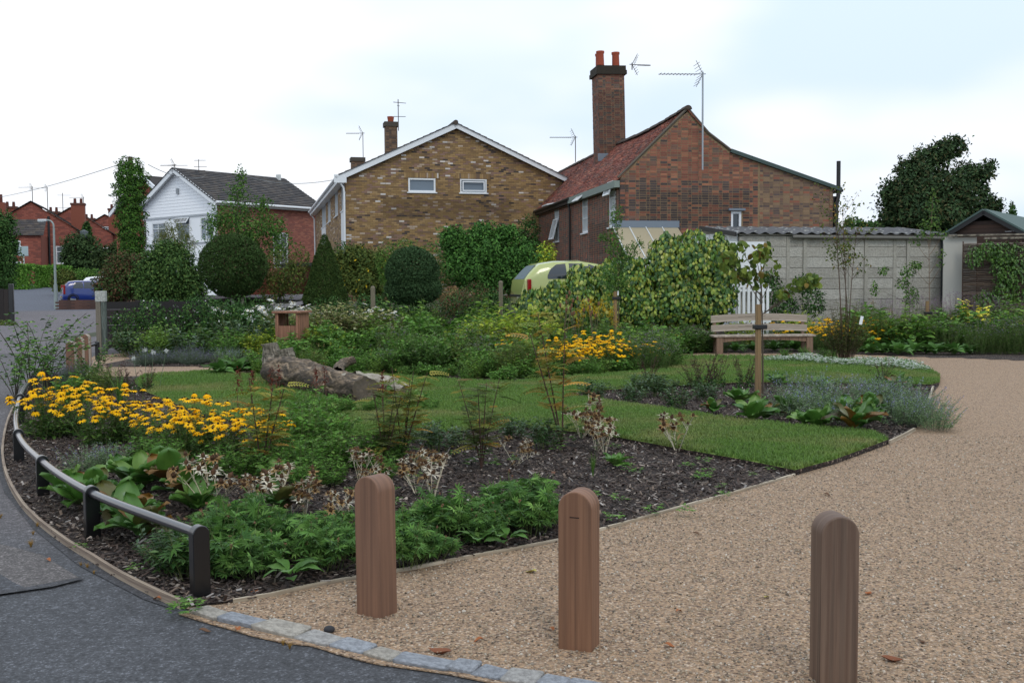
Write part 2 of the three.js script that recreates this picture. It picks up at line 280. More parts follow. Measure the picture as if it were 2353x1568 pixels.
{ // loose stones lying on the path near the bollards
  const g = new THREE.IcosahedronGeometry(0.5, 0), pts = [];
  for (let i = 0; i < 60000; i++) { const d = 3.6 + 7 * Math.pow(rnd(), 1.5), x = rr(-2.5, 5.5); if (inside(gravelPoly, x, d) && !inside(island, x, d)) pts.push([x, d]); }
  const im = new THREE.InstancedMesh(g, new THREE.MeshStandardMaterial({ color: 0xffffff, roughness: 0.9 }), pts.length), M = new THREE.Matrix4(), q = new THREE.Quaternion(), e = new THREE.Euler(), c = new THREE.Color();
  pts.forEach(([x, d], i) => { const s = rr(0.006, 0.015) * (rnd() < 0.03 ? 1.6 : 1); e.set(rnd() * 6, rnd() * 6, rnd() * 6); M.compose(vv(x, 0.008, -d), q.setFromEuler(e), vv(s, s * 0.7, s)); im.setMatrixAt(i, M); const t = rnd(); c.setRGB(...vary(t < 0.06 ? [0.10, 0.08, 0.06] : t < 0.6 ? [0.32, 0.25, 0.175] : t < 0.86 ? [0.22, 0.175, 0.13] : [0.46, 0.40, 0.33], 0.22)); im.setColorAt(i, c); });
  im.name = 'loose_gravel'; tag(im, 'loose buff gravel stones on the path round the bollards', 'gravel', null, 'stuff'); shadows(im); scene.add(im);
}
{ // stone setts between tarmac and gravel
  const setM = [[0.60, 0.58, 0.55], [0.52, 0.55, 0.60], [0.62, 0.57, 0.49], [0.46, 0.49, 0.54], [0.70, 0.69, 0.67]].map((c) => { const m = new THREE.MeshStandardMaterial({ roughness: 0.85, map: speckle(31, [150, 150, 150], [255, 255, 255], 128, 10), bumpMap: asBump, bumpScale: 0.006 }); m.color.setRGB(...c); return m; });
  const variants = Array.from({ length: 5 }, (_, k) => { const g = new RoundedBoxGeometry(1, 1, 1, 3, 0.09), p = g.attributes.position; for (let i = 0; i < p.count; i++) { const x = p.getX(i), y = p.getY(i), z = p.getZ(i), n = (s) => (vnoise(x * 2.2 + k * 9, y * 2.2 + s, z * 2.2) - 0.5); p.setXYZ(i, x + n(1) * 0.18, y + n(5) * 0.25, z + n(9) * 0.2); } g.computeVertexNormals(); return g; });
  const edge = new THREE.Group(); edge.name = numbered('sett_kerb'); scene.add(edge); tag(edge, 'row of pale stone setts between the tarmac and the gravel path', 'kerb');
  const line = new THREE.CatmullRomCurve3(settLine.map(([x, d]) => vv(x, 0, -d))), L = line.getLength(); let s = 0.02, k = 0;
  while (s < L - 0.1) { const l = rr(0.1, 0.26), a = line.getPointAt(s / L), b = line.getPointAt(Math.min(1, (s + l) / L)), o = part(k ? 'sett_' + String(k).padStart(3, '0') : 'sett', variants[k % 5], pick(setM), edge);
    o.position.set((a.x + b.x) / 2, -0.012 + rr(-0.004, 0.006), (a.z + b.z) / 2); o.rotation.y = Math.atan2(-(b.z - a.z), b.x - a.x) + rr(-0.06, 0.06); o.scale.set(l * 1.02, 0.07, rr(0.095, 0.13)); s += l + 0.006; k++; }
  // spilt gravel and sand against the setts
  const bed = line.getSpacedPoints(60).map((p) => [p.x, -p.z]); const off = (w) => bed.map(([x, d], i) => { const n = bed[Math.min(60, i + 1)], m = bed[Math.max(0, i - 1)], dx = n[0] - m[0], dd = n[1] - m[1], l = Math.hypot(dx, dd); return [x + dd / l * w, d - dx / l * w]; });
  structure('mortar_strip', slab([...off(-0.085), ...off(0.07 + 0.03).reverse().map(([x, d], i) => [x, d + 0.05 * (vnoise(i * 0.45, 3, 1) - 0.4)])], 0.0045, 0.0105), gravelM);
}
{ // timber edging boards
  const boardM = new THREE.MeshStandardMaterial({ map: grain(11, [112, 96, 84], [160, 144, 126], 0.8), roughness: 0.85 });
  const paleM = new THREE.MeshStandardMaterial({ map: grain(12, [146, 132, 112], [196, 184, 164], 0.85), roughness: 0.85 });
  function edging(line, label, h, w, from = 0, to = 1, m = paleM) {
    const e = new THREE.Group(); e.name = numbered('timber_edging'); scene.add(e); tag(e, label, 'edging');
    const c = new THREE.CatmullRomCurve3(line.map(([x, d]) => vv(x, 0, -d))), L = c.getLength(), n = Math.max(1, Math.round(L * (to - from) / 1.4)); 
    for (let i = 0; i < n; i++) { const seg = 6, a = from + (to - from) * i / n, b = from + (to - from) * (i + 1) / n - 0.004 / L, g = new GB(); let prev = null;
      for (let j = 0; j <= seg; j++) { const t = Math.min(1, a + (b - a) * j / seg), p = c.getPointAt(t), q = c.getTangentAt(t), s = vv(-q.z, 0, q.x).multiplyScalar(w / 2), y = h + 0.004 * vnoise(t * 60, i, 2);
        const cur = [p.clone().sub(s), p.clone().sub(s).setY(y), p.clone().add(s).setY(y), p.clone().add(s)]; for (const k of [0, 3]) cur[k].y = -0.01;
        if (prev) { const l = p.distanceTo(prev.p); for (let k = 0; k < 3; k++) g.quad(prev.c[k], prev.c[k + 1], cur[k + 1], cur[k], null, k === 1 ? w : h, l, 0.1 * k, j * l); }
        else g.quad(cur[0], cur[1], cur[2], cur[3]);
        prev = { p, c: cur }; }
      g.quad(prev.c[3], prev.c[2], prev.c[1], prev.c[0]);
      part('board', g.geo(), m, e); }
  }
  edging(curveOuter, 'curved low timber board edging the flower bed beside the tarmac', 0.045, 0.02, 0, 0.97, boardM);
  edging(pathEdge, 'thin timber strip between front flower bed and gravel path', 0.022, 0.016, 0.03, 1);
  edging(px([[2044, 1021], [2072, 1007], [2102, 991]]), 'short timber strip at the blunt corner of the catmint bed', 0.04, 0.02);
  edging(px([[2126, 945], [2136, 920], [2144, 893]]), 'weathered timber strip where the catmint bed meets the path beyond', 0.045, 0.025);
}
// ---------------------------------------------------------------- buildings
const glassM = new THREE.MeshPhysicalMaterial({ color: 0x20262b, roughness: 0.06, clearcoat: 1, clearcoatRoughness: 0.03 });
const frostM = new THREE.MeshPhysicalMaterial({ color: 0x6d7a86, roughness: 0.25 });
const whiteM = mat(0xdfe3e6, 0.45), offWhiteM = mat(0xc9ccca, 0.6), darkPipeM = mat(0x17181a, 0.5), leadM = mat(0x6f7a86, 0.55), steelM = mat(0x9aa0a4, 0.35, { metalness: 0.8 }), rustM = mat(0x4b4440, 0.6, { metalness: 0.3 });
const unitBox = new THREE.BoxGeometry(1, 1, 1);
const toneMats = (list, rough = 0.9, map) => list.map((c) => { const m = new THREE.MeshStandardMaterial({ roughness: rough, map: map || null }); m.color.setRGB(...c); return m; });
const brickGrit = speckle(61, [170, 170, 170], [255, 255, 255], 128, 8), mortarTex = speckle(62, [150, 140, 128], [196, 186, 172], 256, 30);
const frontM = (x = 0, y = 0, z = 0) => new THREE.Matrix4().makeTranslation(x, y, z);
const leftM = (L, x = 0) => new THREE.Matrix4().makeBasis(vv(0, 0, 1), vv(0, 1, 0), vv(-1, 0, 0)).setPosition(x, 0, -L);
const rightM = (W, z = 0) => new THREE.Matrix4().makeBasis(vv(0, 0, -1), vv(0, 1, 0), vv(1, 0, 0)).setPosition(W, 0, z);

function wall(parent, M, outline, holes, m, thick = 0.24, name = 'wall') {
  const s = new THREE.Shape(outline.map((p) => new THREE.Vector2(...p)));
  for (const [a, b, c, d] of holes) s.holes.push(new THREE.Path([new THREE.Vector2(a, b), new THREE.Vector2(a, d), new THREE.Vector2(c, d), new THREE.Vector2(c, b)]));
  const g = new THREE.ExtrudeGeometry(s, { depth: thick, bevelEnabled: false }); g.translate(0, 0, -thick); g.applyMatrix4(M);
  return part(name, g, m, parent);
}
// bricks laid on the face of a wall. o: W, y0, top(u), holes, mats, tone(u, v, header), bond, show [u0, u1, v0, v1] where bricks are meshes of their own, most
function lay(parent, M, o) {
  const bh = o.bh || 0.065, j = o.joint || 0.011, st = o.bl || 0.215, hd = o.hd || 0.1025, list = [];
  for (let r = 0, y = o.y0; y < o.yMax; r++, y += bh + j) {
    let u = o.bond === 'flemish' ? (r % 2 ? -0.06 : -0.17) : (r % 2 ? -st / 2 : 0), k = r;
    while (u < o.W - 0.02) {
      const head = o.bond === 'flemish' ? k++ % 2 === 0 : false, w = head ? hd : st, v1 = y + bh; let a = Math.max(0, u), b = Math.min(o.W, u + w); u += w + j;
      if (o.top) { while (a < b && o.top(a) < v1 + 0.01) a += 0.02; while (b > a && o.top(b) < v1 + 0.01) b -= 0.02; }
      if (b - a < 0.04) continue;
      let cut = false; for (const [x0, y0, x1, y1] of o.holes || []) if (b > x0 && a < x1 && v1 > y0 && y < y1) { if (a < x0 && x0 - a > 0.04) b = x0; else if (b > x1 && b - x1 > 0.04) a = x1; else cut = true; }
      if (cut) continue;
      list.push([a, y, b, v1, o.tone((a + b) / 2, y, head)]);
    }
  }
  for (const s of o.soldiers || []) for (let u = s[0]; u + 0.06 < s[1]; u += 0.075) list.push([u, s[2], u + 0.065, s[3], o.tone(u, s[2], true)]);
  let single = list; if (o.show) { const [a, b, c, d] = o.show; single = list.filter((q) => q[0] > a && q[2] < b && q[1] > c && q[3] < d); }
  const step = Math.max(1, Math.ceil(single.length / (o.most || 290))), own = new Set(o.most === 0 ? [] : single.slice(0, (o.most || 290))), rest = new GB(), z = new V3(), q0 = new THREE.Quaternion().setFromRotationMatrix(M);
  for (const b of list) {
    const [x0, y0, x1, y1, t] = b, pr = rr(0.004, 0.011);
    if (own.has(b)) { const e = part('brick', unitBox, o.mats[t], parent); e.position.set((x0 + x1) / 2, (y0 + y1) / 2, pr - 0.03).applyMatrix4(M); e.quaternion.copy(q0); e.scale.set(x1 - x0, y1 - y0, 0.06); }
    else { const c = o.mats[t].color, col = vary([c.r, c.g, c.b], 0.1), p = [[x0, y0], [x1, y0], [x1, y1], [x0, y1]], f = p.map(([x, y]) => vv(x, y, pr).applyMatrix4(M)), k = p.map(([x, y]) => vv(x, y, -0.01).applyMatrix4(M));
      rest.quad(...f, col); for (let i = 0; i < 4; i++) rest.quad(k[i], k[(i + 1) % 4], f[(i + 1) % 4], f[i], col); }
  }
  if (rest.p.length) part('brickwork', rest.geo(), o.restM || (o.restM = vmat(0.92)), parent, 'stuff');
}
// tiles on a roof slope from a (eave start) along U (unit) for W(v) metres, up the slope S (unit)
function tiles(parent, a, U, S, rows, W0, W1, off0, off1, tw, ex, mats, o = {}) {
  const N = new V3().crossVectors(U, S).normalize(), rest = new GB(), flip = N.y < 0 ? -1 : 1; N.multiplyScalar(flip); let n = 0;
  for (let r = 0; r < rows; r++) {
    const t = r / rows, w = W0 + (W1 - W0) * t, s0 = off0 + (off1 - off0) * t, sag = (u) => (o.sag ? o.sag(s0 + u, r * ex) : 0);
    for (let u = (r % 2) * -tw / 2; u < w; u += tw) {
      const u0 = Math.max(0, u), u1 = Math.min(w, u + tw - 0.004); if (u1 - u0 < 0.03) continue;
      const k = o.tone ? o.tone(s0 + u, r) : Math.floor(rnd() * mats.length), lift = rr(0, o.rough ?? 0.006), P0 = (uu, ss, nn) => a.clone().addScaledVector(U, s0 + uu).addScaledVector(S, ss).addScaledVector(N, nn + sag(uu));
      const th = o.thick || 0.014, y0 = r * ex + rr(-1, 1) * (o.rough ?? 0.006), y1 = (r + 1) * ex + 0.03;
      const low = [P0(u0, y0, th * 2 + lift), P0(u1, y0, th * 2 + lift + rr(-1, 1) * (o.rough ?? 0.006))], hi = [P0(u1, y1, th), P0(u0, y1, th)], und = [P0(u0, y0, lift), P0(u1, y0, lift)], e0 = P0(u0, y1, 0), e1 = P0(u1, y1, 0);
      const c = mats[k].color, col = vary([c.r, c.g, c.b], 0.16), own = n < (o.most ?? 290) && (!o.own || o.own(s0 + u, r)), g = own ? new GB() : rest;
      g.quad(low[0], low[1], hi[0], hi[1], col); g.quad(und[0], und[1], low[1], low[0], col); g.quad(und[0], low[0], hi[1], e0, col); g.quad(low[1], und[1], e1, hi[0], col);
      if (own) { n++; part('tile', g.geo(), o.m, parent); }
    }
  }
  part('tiling', rest.geo(), o.m, parent, 'stuff');
}
function win(parent, M, x, y, w, h, o = {}) {
  const g = new GB(), f = o.f || 0.06, d = o.d || 0.05, z0 = -0.1, z1 = z0 + d + 0.04;
  g.box(x, y, z0, x + f, y + h, z1); g.box(x + w - f, y, z0, x + w, y + h, z1); g.box(x + f, y + h - f, z0, x + w - f, y + h, z1); g.box(x + f, y, z0, x + w - f, y + f, z1);
  const ge = g.geo().applyMatrix4(M), e = part('window', ge, o.m || whiteM, parent), b = new GB();
  for (const c of o.v || []) b.box(x + f + (w - 2 * f) * c - (o.b || 0.02), y + f, z0 + 0.005, x + f + (w - 2 * f) * c + (o.b || 0.02), y + h - f, z1 - 0.012);
  for (const c of o.h || []) b.box(x + f, y + f + (h - 2 * f) * c - (o.b || 0.02), z0 + 0.006, x + w - f, y + f + (h - 2 * f) * c + (o.b || 0.02), z1 - 0.015);
  if (b.p.length) part('glazing_bar', b.geo().applyMatrix4(M), o.m || whiteM, e);
  part('pane', boxG(x + f - 0.005, y + f - 0.005, z0 + 0.012, x + w - f + 0.005, y + h - f + 0.005, z0 + 0.024).applyMatrix4(M), o.glass || glassM, e);
  if (o.sill) part('sill', boxG(x - 0.06, y - 0.05, -0.08, x + w + 0.06, y - 0.003, 0.07).applyMatrix4(M), o.m || whiteM, e);
  return e;
}
function tiltSash(e, M, x, y, w, h, ang, o = {}) {   // a top-hung sash, pushed out
  const g = new GB(), f = 0.055, R0 = new THREE.Matrix4().makeTranslation(x, y + h, 0.03).multiply(new THREE.Matrix4().makeRotationX(-ang)); const B = M.clone().multiply(R0);
  g.box(0, -h, 0, f, 0, 0.04); g.box(w - f, -h, 0, w, 0, 0.04); g.box(f, -h, 0, w - f, -h + f, 0.04); g.box(f, -f, 0, w - f, 0, 0.04);
  for (let i = 1; i < 4; i++) g.box(w * i / 4 - 0.014, -h + f, 0.006, w * i / 4 + 0.014, -f, 0.034);
  part('opened_sash', g.geo().applyMatrix4(B), whiteM, e); part('pane', boxG(f, -h + f, 0.014, w - f, -f, 0.02).applyMatrix4(B), glassM, e);
}

// ---- cottage: old red brick gable with a long catslide, red tiled roof
const houseAt = (u, D) => { const p = P(u, 660, D); return vv(p.x, 0, -D); };
const cottage = thing('brick_cottage', 'old red and dark brick cottage with mossy red tiled roof and tall chimney', 'house', houseAt(1425, 33.6), R(9.9));
{
  const W = 7.31, L = 21, E = 5.08, A = [2.24, 7.22], K = [3.69, 5.96], E2 = [7.31, 4.80], topF = (u) => u < A[0] ? E + (A[1] - E) * u / A[0] : u < K[0] ? A[1] + (K[1] - A[1]) * (u - A[0]) / (K[0] - A[0]) - 0.10 * Math.sin(Math.PI * (u - A[0]) / (K[0] - A[0])) : K[1] + (E2[1] - K[1]) * (u - K[0]) / (E2[0] - K[0]);
  const mortarM = new THREE.MeshStandardMaterial({ map: mortarTex, roughness: 0.95, color: 0xc6b498 });
  const small = [3.74, 3.22, 4.10, 3.98];
  const line = Array.from({ length: 30 }, (_, i) => { const u = W * (1 - i / 29); return [u, topF(u) - 0.02]; });
  wall(cottage, frontM(), [[0, 0.3], [W, 0.3], ...line], [small], mortarM);
  const cb = toneMats([[0.26, 0.098, 0.064], [0.205, 0.075, 0.053], [0.32, 0.135, 0.08], [0.175, 0.092, 0.072], [0.07, 0.052, 0.052], [0.105, 0.075, 0.068], [0.20, 0.13, 0.09], [0.25, 0.165, 0.10], [0.15, 0.10, 0.075]], 0.92, brickGrit);
  lay(cottage, frontM(), {
    W, bh: 0.06, joint: 0.0165, y0: 1.6, yMax: 7.3, top: (u) => topF(u) - 0.06, holes: [small, [4.66, 1, 4.70, 5.7]], mats: cb, bond: 'flemish', show: [0.6, 4.4, 3.5, 5.0], most: 290,
    tone: (u, v, h) => { const s = rnd(), old = u > 4.68; if (old) return s < 0.24 ? 6 : s < 0.5 ? 7 : s < 0.64 ? 8 : s < 0.8 ? 5 : s < 0.9 ? 0 : 3; const dark = v < 4.95 ? (h ? 0.40 : 0.56) : 0.09, row = vnoise(v * 6, u * 0.4, 3); if (s < dark * (0.45 + 1.1 * row)) return rnd() < 0.6 ? 4 : 5; const q = rnd(); return q < 0.36 ? 0 : q < 0.62 ? 1 : q < 0.78 ? 2 : q < 0.92 ? 3 : 8; },
  });
  // left facade: u runs from the far end towards us
  const F = leftM(L), wins = [[L - 1.35, 3.52, L - 0.55, 5.0], [L - 5.1, 3.52, L - 4.25, 4.98], [L - 9.9, 3.42, L - 9.0, 4.98]];
  wall(cottage, F, [[0, 0.3], [L, 0.3], [L, E - 0.05], [0, E - 0.05]], wins, mortarM);
  lay(cottage, F, { W: L, bh: 0.06, joint: 0.0165, y0: 1.6, yMax: E - 0.1, holes: wins, mats: cb, bond: 'flemish', show: [L - 4.2, L - 1.5, 2.6, 4.9], most: 200, tone: (u, v, h) => { const s = rnd(); return h ? (s < 0.55 ? 4 : 5) : s < 0.35 ? 1 : s < 0.6 ? 3 : s < 0.75 ? 0 : s < 0.9 ? 8 : 5; } });
  wall(cottage, rightM(W), [[0, 0.3], [L, 0.3], [L, E2[1] - 0.05], [0, E2[1] - 0.05]], [], mortarM);
  wall(cottage, new THREE.Matrix4().makeRotationY(Math.PI).setPosition(W, 0, -L + 0.9), [[0, 0.3], [W, 0.3], [W, E], [W - A[0], A[1] - 0.3], [0, E2[1]]], [], mortarM);
  // windows of the facade with pushed-out top sashes
  wins.forEach(([x0, y0, x1, y1], i) => {
    const w = x1 - x0, h = y1 - y0, e = win(cottage, F, x0, y0, w, h, { v: [0.34, 0.66], h: [0.34, 0.66], f: 0.07, sill: true, b: 0.015 });
    tiltSash(e, F, x0 + 0.02, y0 + h * 0.66, w - 0.04, h * 0.33, R([22, 48, 78][i]));
    if (i === 2) tiltSash(e, F, x0 + 0.02, y0 + 0.05, w - 0.04, h * 0.55, R(14));
  });
  win(cottage, frontM(), small[0], small[1], small[2] - small[0], small[3] - small[1], { f: 0.075, sill: false });
  part('lintel', boxG(small[0] - 0.1, small[3] + 0.02, -0.02, small[2] + 0.1, small[3] + 0.09, 0.1), leadM, cottage);
  // roofs
  const roofTones = toneMats([[0.23, 0.068, 0.045], [0.17, 0.052, 0.04], [0.30, 0.10, 0.06], [0.12, 0.05, 0.042], [0.20, 0.09, 0.06], [0.34, 0.15, 0.09], [0.085, 0.05, 0.045]]), roofM = vmat(0.9);
  const eave = vv(-0.12, E - 0.13, 0.05), ridge = vv(A[0], A[1] + 0.03, 0.05), S = ridge.clone().sub(eave), sl = S.length(); S.normalize();
  const rows = Math.round(sl / 0.105);
  tiles(cottage, eave, vv(0, 0, -1), S, rows, L + 0.1, 18.7, 0, 0, 0.165, sl / rows, roofTones, { m: roofM, rough: 0.012, sag: (u, s) => -0.10 * Math.sin(Math.PI * Math.min(1, u / 8.5)) * (0.4 + 0.6 * s / sl) + 0.05 * (vnoise(u * 0.8, s * 0.8, 5) - 0.5), own: (u, r) => u < 3.2 && r > 2, tone: (u, r) => { const s = rnd(); return s < 0.28 ? 0 : s < 0.5 ? 1 : s < 0.64 ? 2 : s < 0.8 ? 3 : s < 0.9 ? 4 : s < 0.94 ? 5 : 6; } });
  { const b = new GB(); const q = (x, y, z) => vv(x, y, z); b.quad(q(-0.1, E - 0.4, 0.0), q(-0.1, E - 0.4, -L), q(A[0], A[1] - 0.3, -18.7), q(A[0], A[1] - 0.3, 0.0)); b.quad(q(A[0], A[1] - 0.3, 0.0), q(A[0], A[1] - 0.3, -18.7), q(K[0], K[1] - 0.3, -18.7), q(K[0], K[1] - 0.3, 0.0)); part('roof_boarding', b.geo(), mat(0x6b5238, 0.9), cottage); }
  const s2 = vv(K[0], K[1], 0.06).sub(vv(A[0], A[1], 0.06)), l2 = s2.length(), r2 = Math.round(l2 / 0.105), low = vv(K[0], K[1] + 0.0, 0.06), S2 = s2.clone().negate().normalize();
  tiles(cottage, low, vv(0, 0, -1), S2, r2, 18.7, 18.7, 0, 0, 0.165, l2 / r2, roofTones, { m: roofM, rough: 0.012, most: 0, sag: (u, s) => -0.09 * Math.sin(Math.PI * Math.min(1, Math.max(0, s / l2))) });
  const green = mat(0x3c4d4a, 0.7);
  { const b = new GB(), h = 0.07; b.quad(vv(K[0], K[1] + 0.0, 0.1), vv(E2[0] + 0.25, E2[1] - 0.06, 0.1), vv(E2[0] + 0.25, E2[1] - 0.06, -18), vv(K[0], K[1], -18)); b.box(0, 0, 0, 0, 0, 0); const d = vv(E2[0] + 0.25 - K[0], E2[1] - 0.06 - K[1], 0), len = d.length(), ang = Math.atan2(d.y, d.x); const M = new THREE.Matrix4().makeTranslation(K[0], K[1] - 0.05, 0.0).multiply(new THREE.Matrix4().makeRotationZ(ang)); b.box(0, -0.03, -0.03, len, h, 0.12, null, M); b.box(0, h - 0.01, -18, len, h + 0.02, 0.1, null, M); part('lean_to_roof', b.geo(), green, cottage); }
  // ridge tiles, eaves board, gutters
  const ridgeM = mat(0x4a403a, 0.95);
  for (let z = 0.1; z > -18.6; z -= 0.42) { const sg = -0.10 * Math.sin(Math.PI * Math.min(1, -z / 8.5)); part('ridge_tile', new THREE.CylinderGeometry(0.13, 0.13, 0.41, 8, 1, false, -Math.PI / 2, Math.PI).rotateX(-Math.PI / 2).rotateZ(0), ridgeM, cottage).position.set(A[0], A[1] + sg + 0.0 + rr(-0.01, 0.01), z - 0.2); }
  part('verge_mortar', new GB().tube([vv(-0.08, E - 0.05, 0.03), vv(A[0], A[1] + 0.05, 0.03)], 0.045, 0.045, 5).tube([vv(A[0], A[1] + 0.05, 0.03), vv(2.95, 6.5, 0.03), vv(K[0], K[1] + 0.02, 0.03)], 0.045, 0.04, 5).geo(), mat(0x5d564d, 0.95), cottage);
  part('eaves_board', boxG(-0.2, E - 0.36, -6.6, -0.02, E - 0.14, 0.02), mat(0x7b8680, 0.7), cottage);
  part('eaves_board', boxG(-0.17, E - 0.34, -L, -0.02, E - 0.16, -6.62), darkPipeM, cottage);
  part('gutter', tubeG([vv(-0.22, E - 0.2, -L), vv(-0.22, E - 0.18, -6.4)], 0.055), darkPipeM, cottage);
  part('downpipe', tubeG([vv(-0.2, E - 0.2, -6.7), vv(-0.1, E - 0.55, -6.7), vv(-0.1, 0.5, -6.7)], 0.045), darkPipeM, cottage);
  part('downpipe', tubeG([vv(W + 0.16, E2[1] + 0.85, 0.05), vv(W + 0.16, E2[1] - 0.3, 0.05), vv(W + 0.1, E2[1] - 0.6, 0.05), vv(W + 0.08, 0.6, 0.05)], 0.07), darkPipeM, cottage);
  part('gutter', tubeG([vv(W + 0.26, E2[1] - 0.12, 0.1), vv(W + 0.26, E2[1] - 0.12, -16)], 0.06), darkPipeM, cottage);
  part('corner_board', boxG(W + 0.006, 0.6, -0.2, W + 0.14, E2[1] - 0.3, -0.02), darkPipeM, cottage);
  // two little white door hoods
  for (const u of [4.0, 6.2]) part('door_hood', new GB().box(-0.75, 2.05, -u - 0.9, -0.01, 2.14, -u).box(-0.62, 2.14, -u - 0.8, -0.01, 2.3, -u - 0.1).geo(), whiteM, cottage);
  // chimney on the ridge, leaning a little
  const ch = new THREE.Mesh(boxG(-0.53, 5.6, -0.5, 0.53, 10.02, 0.5), mortarM); ch.name = 'chimney'; shadows(ch); cottage.add(ch); ch.position.set(A[0] - 0.1, 0, -8.6); ch.rotation.z = 0.02;
  const chB = toneMats([[0.18, 0.075, 0.053], [0.135, 0.06, 0.048], [0.22, 0.11, 0.075], [0.085, 0.065, 0.06], [0.13, 0.09, 0.075]], 0.92, brickGrit), tone = () => { const s = rnd(); return s < 0.3 ? 0 : s < 0.55 ? 1 : s < 0.7 ? 2 : s < 0.85 ? 3 : 4; };
  lay(ch, frontM(-0.53, 0, 0.5), { W: 1.06, joint: 0.014, y0: 6.2, yMax: 9.95, mats: chB, bond: 'flemish', most: 280, tone }); lay(ch, new THREE.Matrix4().makeBasis(vv(0, 0, 1), vv(0, 1, 0), vv(-1, 0, 0)).setPosition(-0.53, 0, -0.5), { W: 1.0, y0: 6.2, yMax: 9.95, mats: chB, bond: 'flemish', most: 0, tone });
  part('chimney_cap', new GB().box(-0.62, 9.96, -0.6, 0.62, 10.12, 0.6).box(-0.59, 10.12, -0.57, 0.59, 10.30, 0.57).geo(), mat(0x4c4942, 0.95, { map: mortarTex }), ch);
  part('flashing', new GB().box(-0.62, 6.55, 0.5, 0.57, 6.85, 0.56).geo(), leadM, ch);
  const pot = new THREE.LatheGeometry([[0.001, 0], [0.17, 0], [0.15, 0.1], [0.14, 0.5], [0.165, 0.55], [0.165, 0.62], [0.12, 0.62], [0.12, 0.3]].map((p) => new THREE.Vector2(...p)), 14), terra = mat(0x94452e, 0.85);
  for (const [x, z] of [[-0.36, 0.22], [-0.28, -0.25], [0.32, 0.05]]) part('chimney_pot', pot, terra, ch).position.set(x, 10.3, z);
}
// ---- glazed porch leaning on the cottage gable
{
  const t = thing('porch', 'white timber porch with a ribbed fawn plastic roof on the cottage gable', 'porch', cottage.position.clone(), R(9.9));
  const poly = new THREE.MeshPhysicalMaterial({ color: 0xb5a98c, roughness: 0.5, transmission: 0.25, thickness: 0, side: THREE.DoubleSide }), ylo = 2.42, yhi = 3.45;
  for (let i = 0; i < 4; i++) { const a = -0.25 + i * 0.545, b = a + 0.53; part('roof_panel', new GB().quad(vv(a, ylo, 1.75), vv(b, ylo, 1.75), vv(b, yhi, 0.03), vv(a, yhi, 0.03)).quad(vv(a, ylo - 0.012, 1.75), vv(a, yhi - 0.012, 0.03), vv(b, yhi - 0.012, 0.03), vv(b, ylo - 0.012, 1.75)).geo(), poly, t); part('glazing_bar', new GB().tube([vv(a, ylo + 0.015, 1.77), vv(a, yhi + 0.015, 0.03)], 0.022, 0.022, 5).geo(), offWhiteM, t); }
  part('flashing', boxG(-0.28, 3.44, 0.02, 1.96, 3.66, 0.06), leadM, t);
  part('front_beam', boxG(-0.3, 2.28, 1.66, 1.98, 2.42, 1.78), whiteM, t);
  part('side_beam', boxG(-0.3, 2.2, 0.05, -0.24, 2.36, 1.65), whiteM, t);
  for (const x of [-0.3, 0.28, 1.0, 1.88]) part('post', boxG(x, 0.7, 1.68, x + 0.1, 2.28, 1.76), whiteM, t);
  part('panel', boxG(-0.2, 0.7, 1.7, 0.28, 2.28, 1.74), whiteM, t); part('panel', boxG(0.38, 0.7, 1.7, 1.0, 1.2, 1.74), whiteM, t);
  const s = new THREE.Shape([[0.38, 1.2], [1.0, 1.2], [1.0, 2.28], [0.38, 2.28]].map((p) => new THREE.Vector2(...p))), hole = new THREE.Path(); hole.moveTo(0.43, 1.24); hole.lineTo(0.43, 1.85); hole.absarc(0.69, 1.85, 0.26, Math.PI, 0, true); hole.lineTo(0.95, 1.24); hole.lineTo(0.43, 1.24); s.holes.push(hole);
  part('arched_frame', new THREE.ExtrudeGeometry(s, { depth: 0.05, bevelEnabled: false, curveSegments: 12 }).translate(0, 0, 1.69), whiteM, t); part('pane', boxG(0.4, 1.22, 1.7, 0.98, 2.2, 1.712), glassM, t); part('pane', boxG(1.1, 1.0, 1.7, 1.88, 2.28, 1.712), glassM, t);
}

